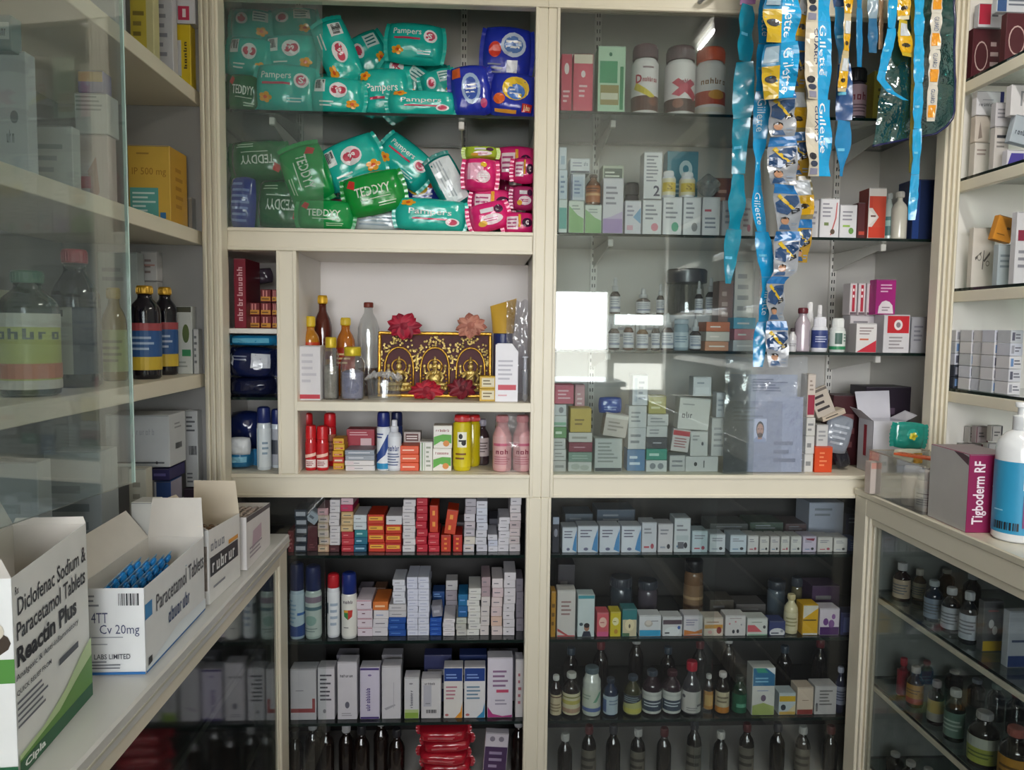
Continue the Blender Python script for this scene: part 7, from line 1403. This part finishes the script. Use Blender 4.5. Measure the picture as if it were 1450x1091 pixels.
strip('bright blue sachet strip reaching down to the document sleeve', [(1088, -20, 26), (1083, 100, 26), (1076, 200, 22), (1073, 232, 7), (1073, 290, 22), (1082, 350, 24), (1090, 410, 22), (1078, 470, 20), (1073, 520, 16)], -.105, [CY], [plain, blu], .12, seed=2)
strip('broad blue and yellow razor strip second from the teal one', [(1108, -20, 52), (1106, 60, 52), (1102, 140, 46)], -.18, ['2c86b8'], [[R(0, .0, .5, .6, 'c8a82a'), R(.5, 0, 1, 1, CY), ('td', 'Gillette', .57, .1, .85, .9, 'e2f0f8', .01), ('c', .25, .35, .18, .08, '3a3a42'), R(.05, .66, .45, .95, '9ab0c0')]], .16, seed=3)
strip('silver and yellow razor strip with pictured faces, longest of the printed ones', [(1108, 138, 40), (1108, 250, 42), (1117, 300, 40), (1112, 385, 34), (1098, 400, 30), (1100, 470, 32), (1102, 520, 30)], -.145, ['9a9ea6'], [raz], .125, seed=4)
strip('gold and navy razor strip behind the silver one', [(1128, 120, 30), (1132, 250, 34), (1138, 300, 30), (1134, 372, 24)], -.085, ['b08a2a', '8f8258'], [raz, yel], .12, seed=5)
strip('narrow dark blue sachet strip between the razor strips', [(1131, -20, 18), (1132, 130, 18), (1133, 262, 14)], -.055, [DB_], None, .13, seed=6)
strip('cream and blue razor strip with upright white lettering', [(1159, -20, 36), (1158, 120, 36), (1160, 250, 34)], -.14, ['cfc6b4'], [gil], .20, twist=.08, seed=7, crimp=.1)
strip('blue sachet strip with a pointed lower end beside the lettered one', [(1188, -20, 20), (1196, 100, 20), (1195, 190, 26), (1191, 250, 6)], -.11, [DB_, '1b84c0'], [plain], .14, seed=8)
strip('slim yellow and white strip in front of the pointed blue one', [(1202, -20, 12), (1199, 60, 12), (1192, 130, 14)], -.15, ['c9b890'], [yel], .10, seed=9)
strip('short slim blue strip near the middle of the hanging row', [(1217, -20, 10), (1217, 95, 9)], -.12, ['1f7fb6'], None, .12, seed=10)
strip('short grey blue strip hanging before the dark jar', [(1236, -20, 14), (1236, 75, 14)], -.12, ['3a6f98', '8aa0b0'], None, .10, seed=11)
strip('thin brown and white strip beside the grey blue one', [(1249, -20, 7), (1247, 70, 6)], -.12, ['9a7a5c'], None, .10, seed=12)
strip('folded blue strip bent back under the green bag', [(1266, -20, 14), (1262, 50, 14), (1247, 112, 14), (1262, 130, 12), (1283, 142, 12)], -.16, [CY], [plain], .11, twist=.1, seed=13)
strip('yellow and white pictured strip in the gap of the green bag', [(1280, -20, 16), (1279, 40, 18), (1285, 80, 22)], -.145, ['d2b83a', 'd8cfae'], [yel], .10, seed=14)
strip('long bright blue strip at the right, hanging to the navy carton', [(1302, -20, 14), (1301, 120, 14), (1298, 220, 13), (1291, 312, 11)], -.16, ['22a3dc'], [plain], .12, twist=.15, seed=15)
strip('slim yellow strip half hidden behind the long right blue one', [(1294, -20, 8), (1293, 150, 8), (1290, 245, 7)], -.13, ['c2a83a'], None, .12, seed=16)
strip('white and orange strip in front of the dark green bag', [(1328, -20, 16), (1324, 80, 16), (1318, 172, 13)], -.165, ['d4cfc4'], [[R(.1, .1, .9, .45, 'e0962a'), ('td', 'GUARD', .3, .5, .7, .9, '5a6a8c', .0)]], .095, twist=.1, seed=17)
# dark green and navy zip bag
GB = film('green_bag_film', (.10, .34, .32), .16, .30, (.03, .16, .16), .06, .8, 26.)
t = thing('zip_bag', 'dark green and navy translucent bag hanging at the right end of the rail', 'bag', (0, 0, 0))
def gb(u, v, back=0.):
    # outline in picture terms: rounded lower right corner, lower edge rising to the right
    xl = 1238+(1262-1238)*min(1, v*1.5); xr = 1355
    yb = 206-18*u; y = yb*(1-v)+(-30)*v; k = max(0, .14-v)/.14; xr2 = xr-26*k*k
    x = xl+(xr2-xl)*u; p = atY(x, y, -.115); n_ = noise.noise(Vector((u*4, v*5, 2)))+.5*noise.noise(Vector((u*11, v*10, 6)))
    bul = .018*sin(pi*u)*sin(pi*min(1, v+.05)); return (p.x, -.105-(bul*(1-2*back))+.007*n_, p.z)
MB().grid(lambda u, v: gb(u, v), 22, 26, GB).build('front_film', t); MB().grid(lambda u, v: gb(u, v, 1.), 16, 20, GB).build('rear_film', t)
ed = [gb(u/20, 0) for u in range(21)]+[gb(1, v/20) for v in range(1, 21)]; MB().tube([Vector(p) for p in ed], .0032, M('1c1f4c', .25, coat=.5), 8).build('edge_seam', t)
MB().tube([gb(.5, 1), Vector((gb(.5, 1)[0], yr, zr-.003))], .0025, M('1c1f4c', .3), 6).build('hanger', t)
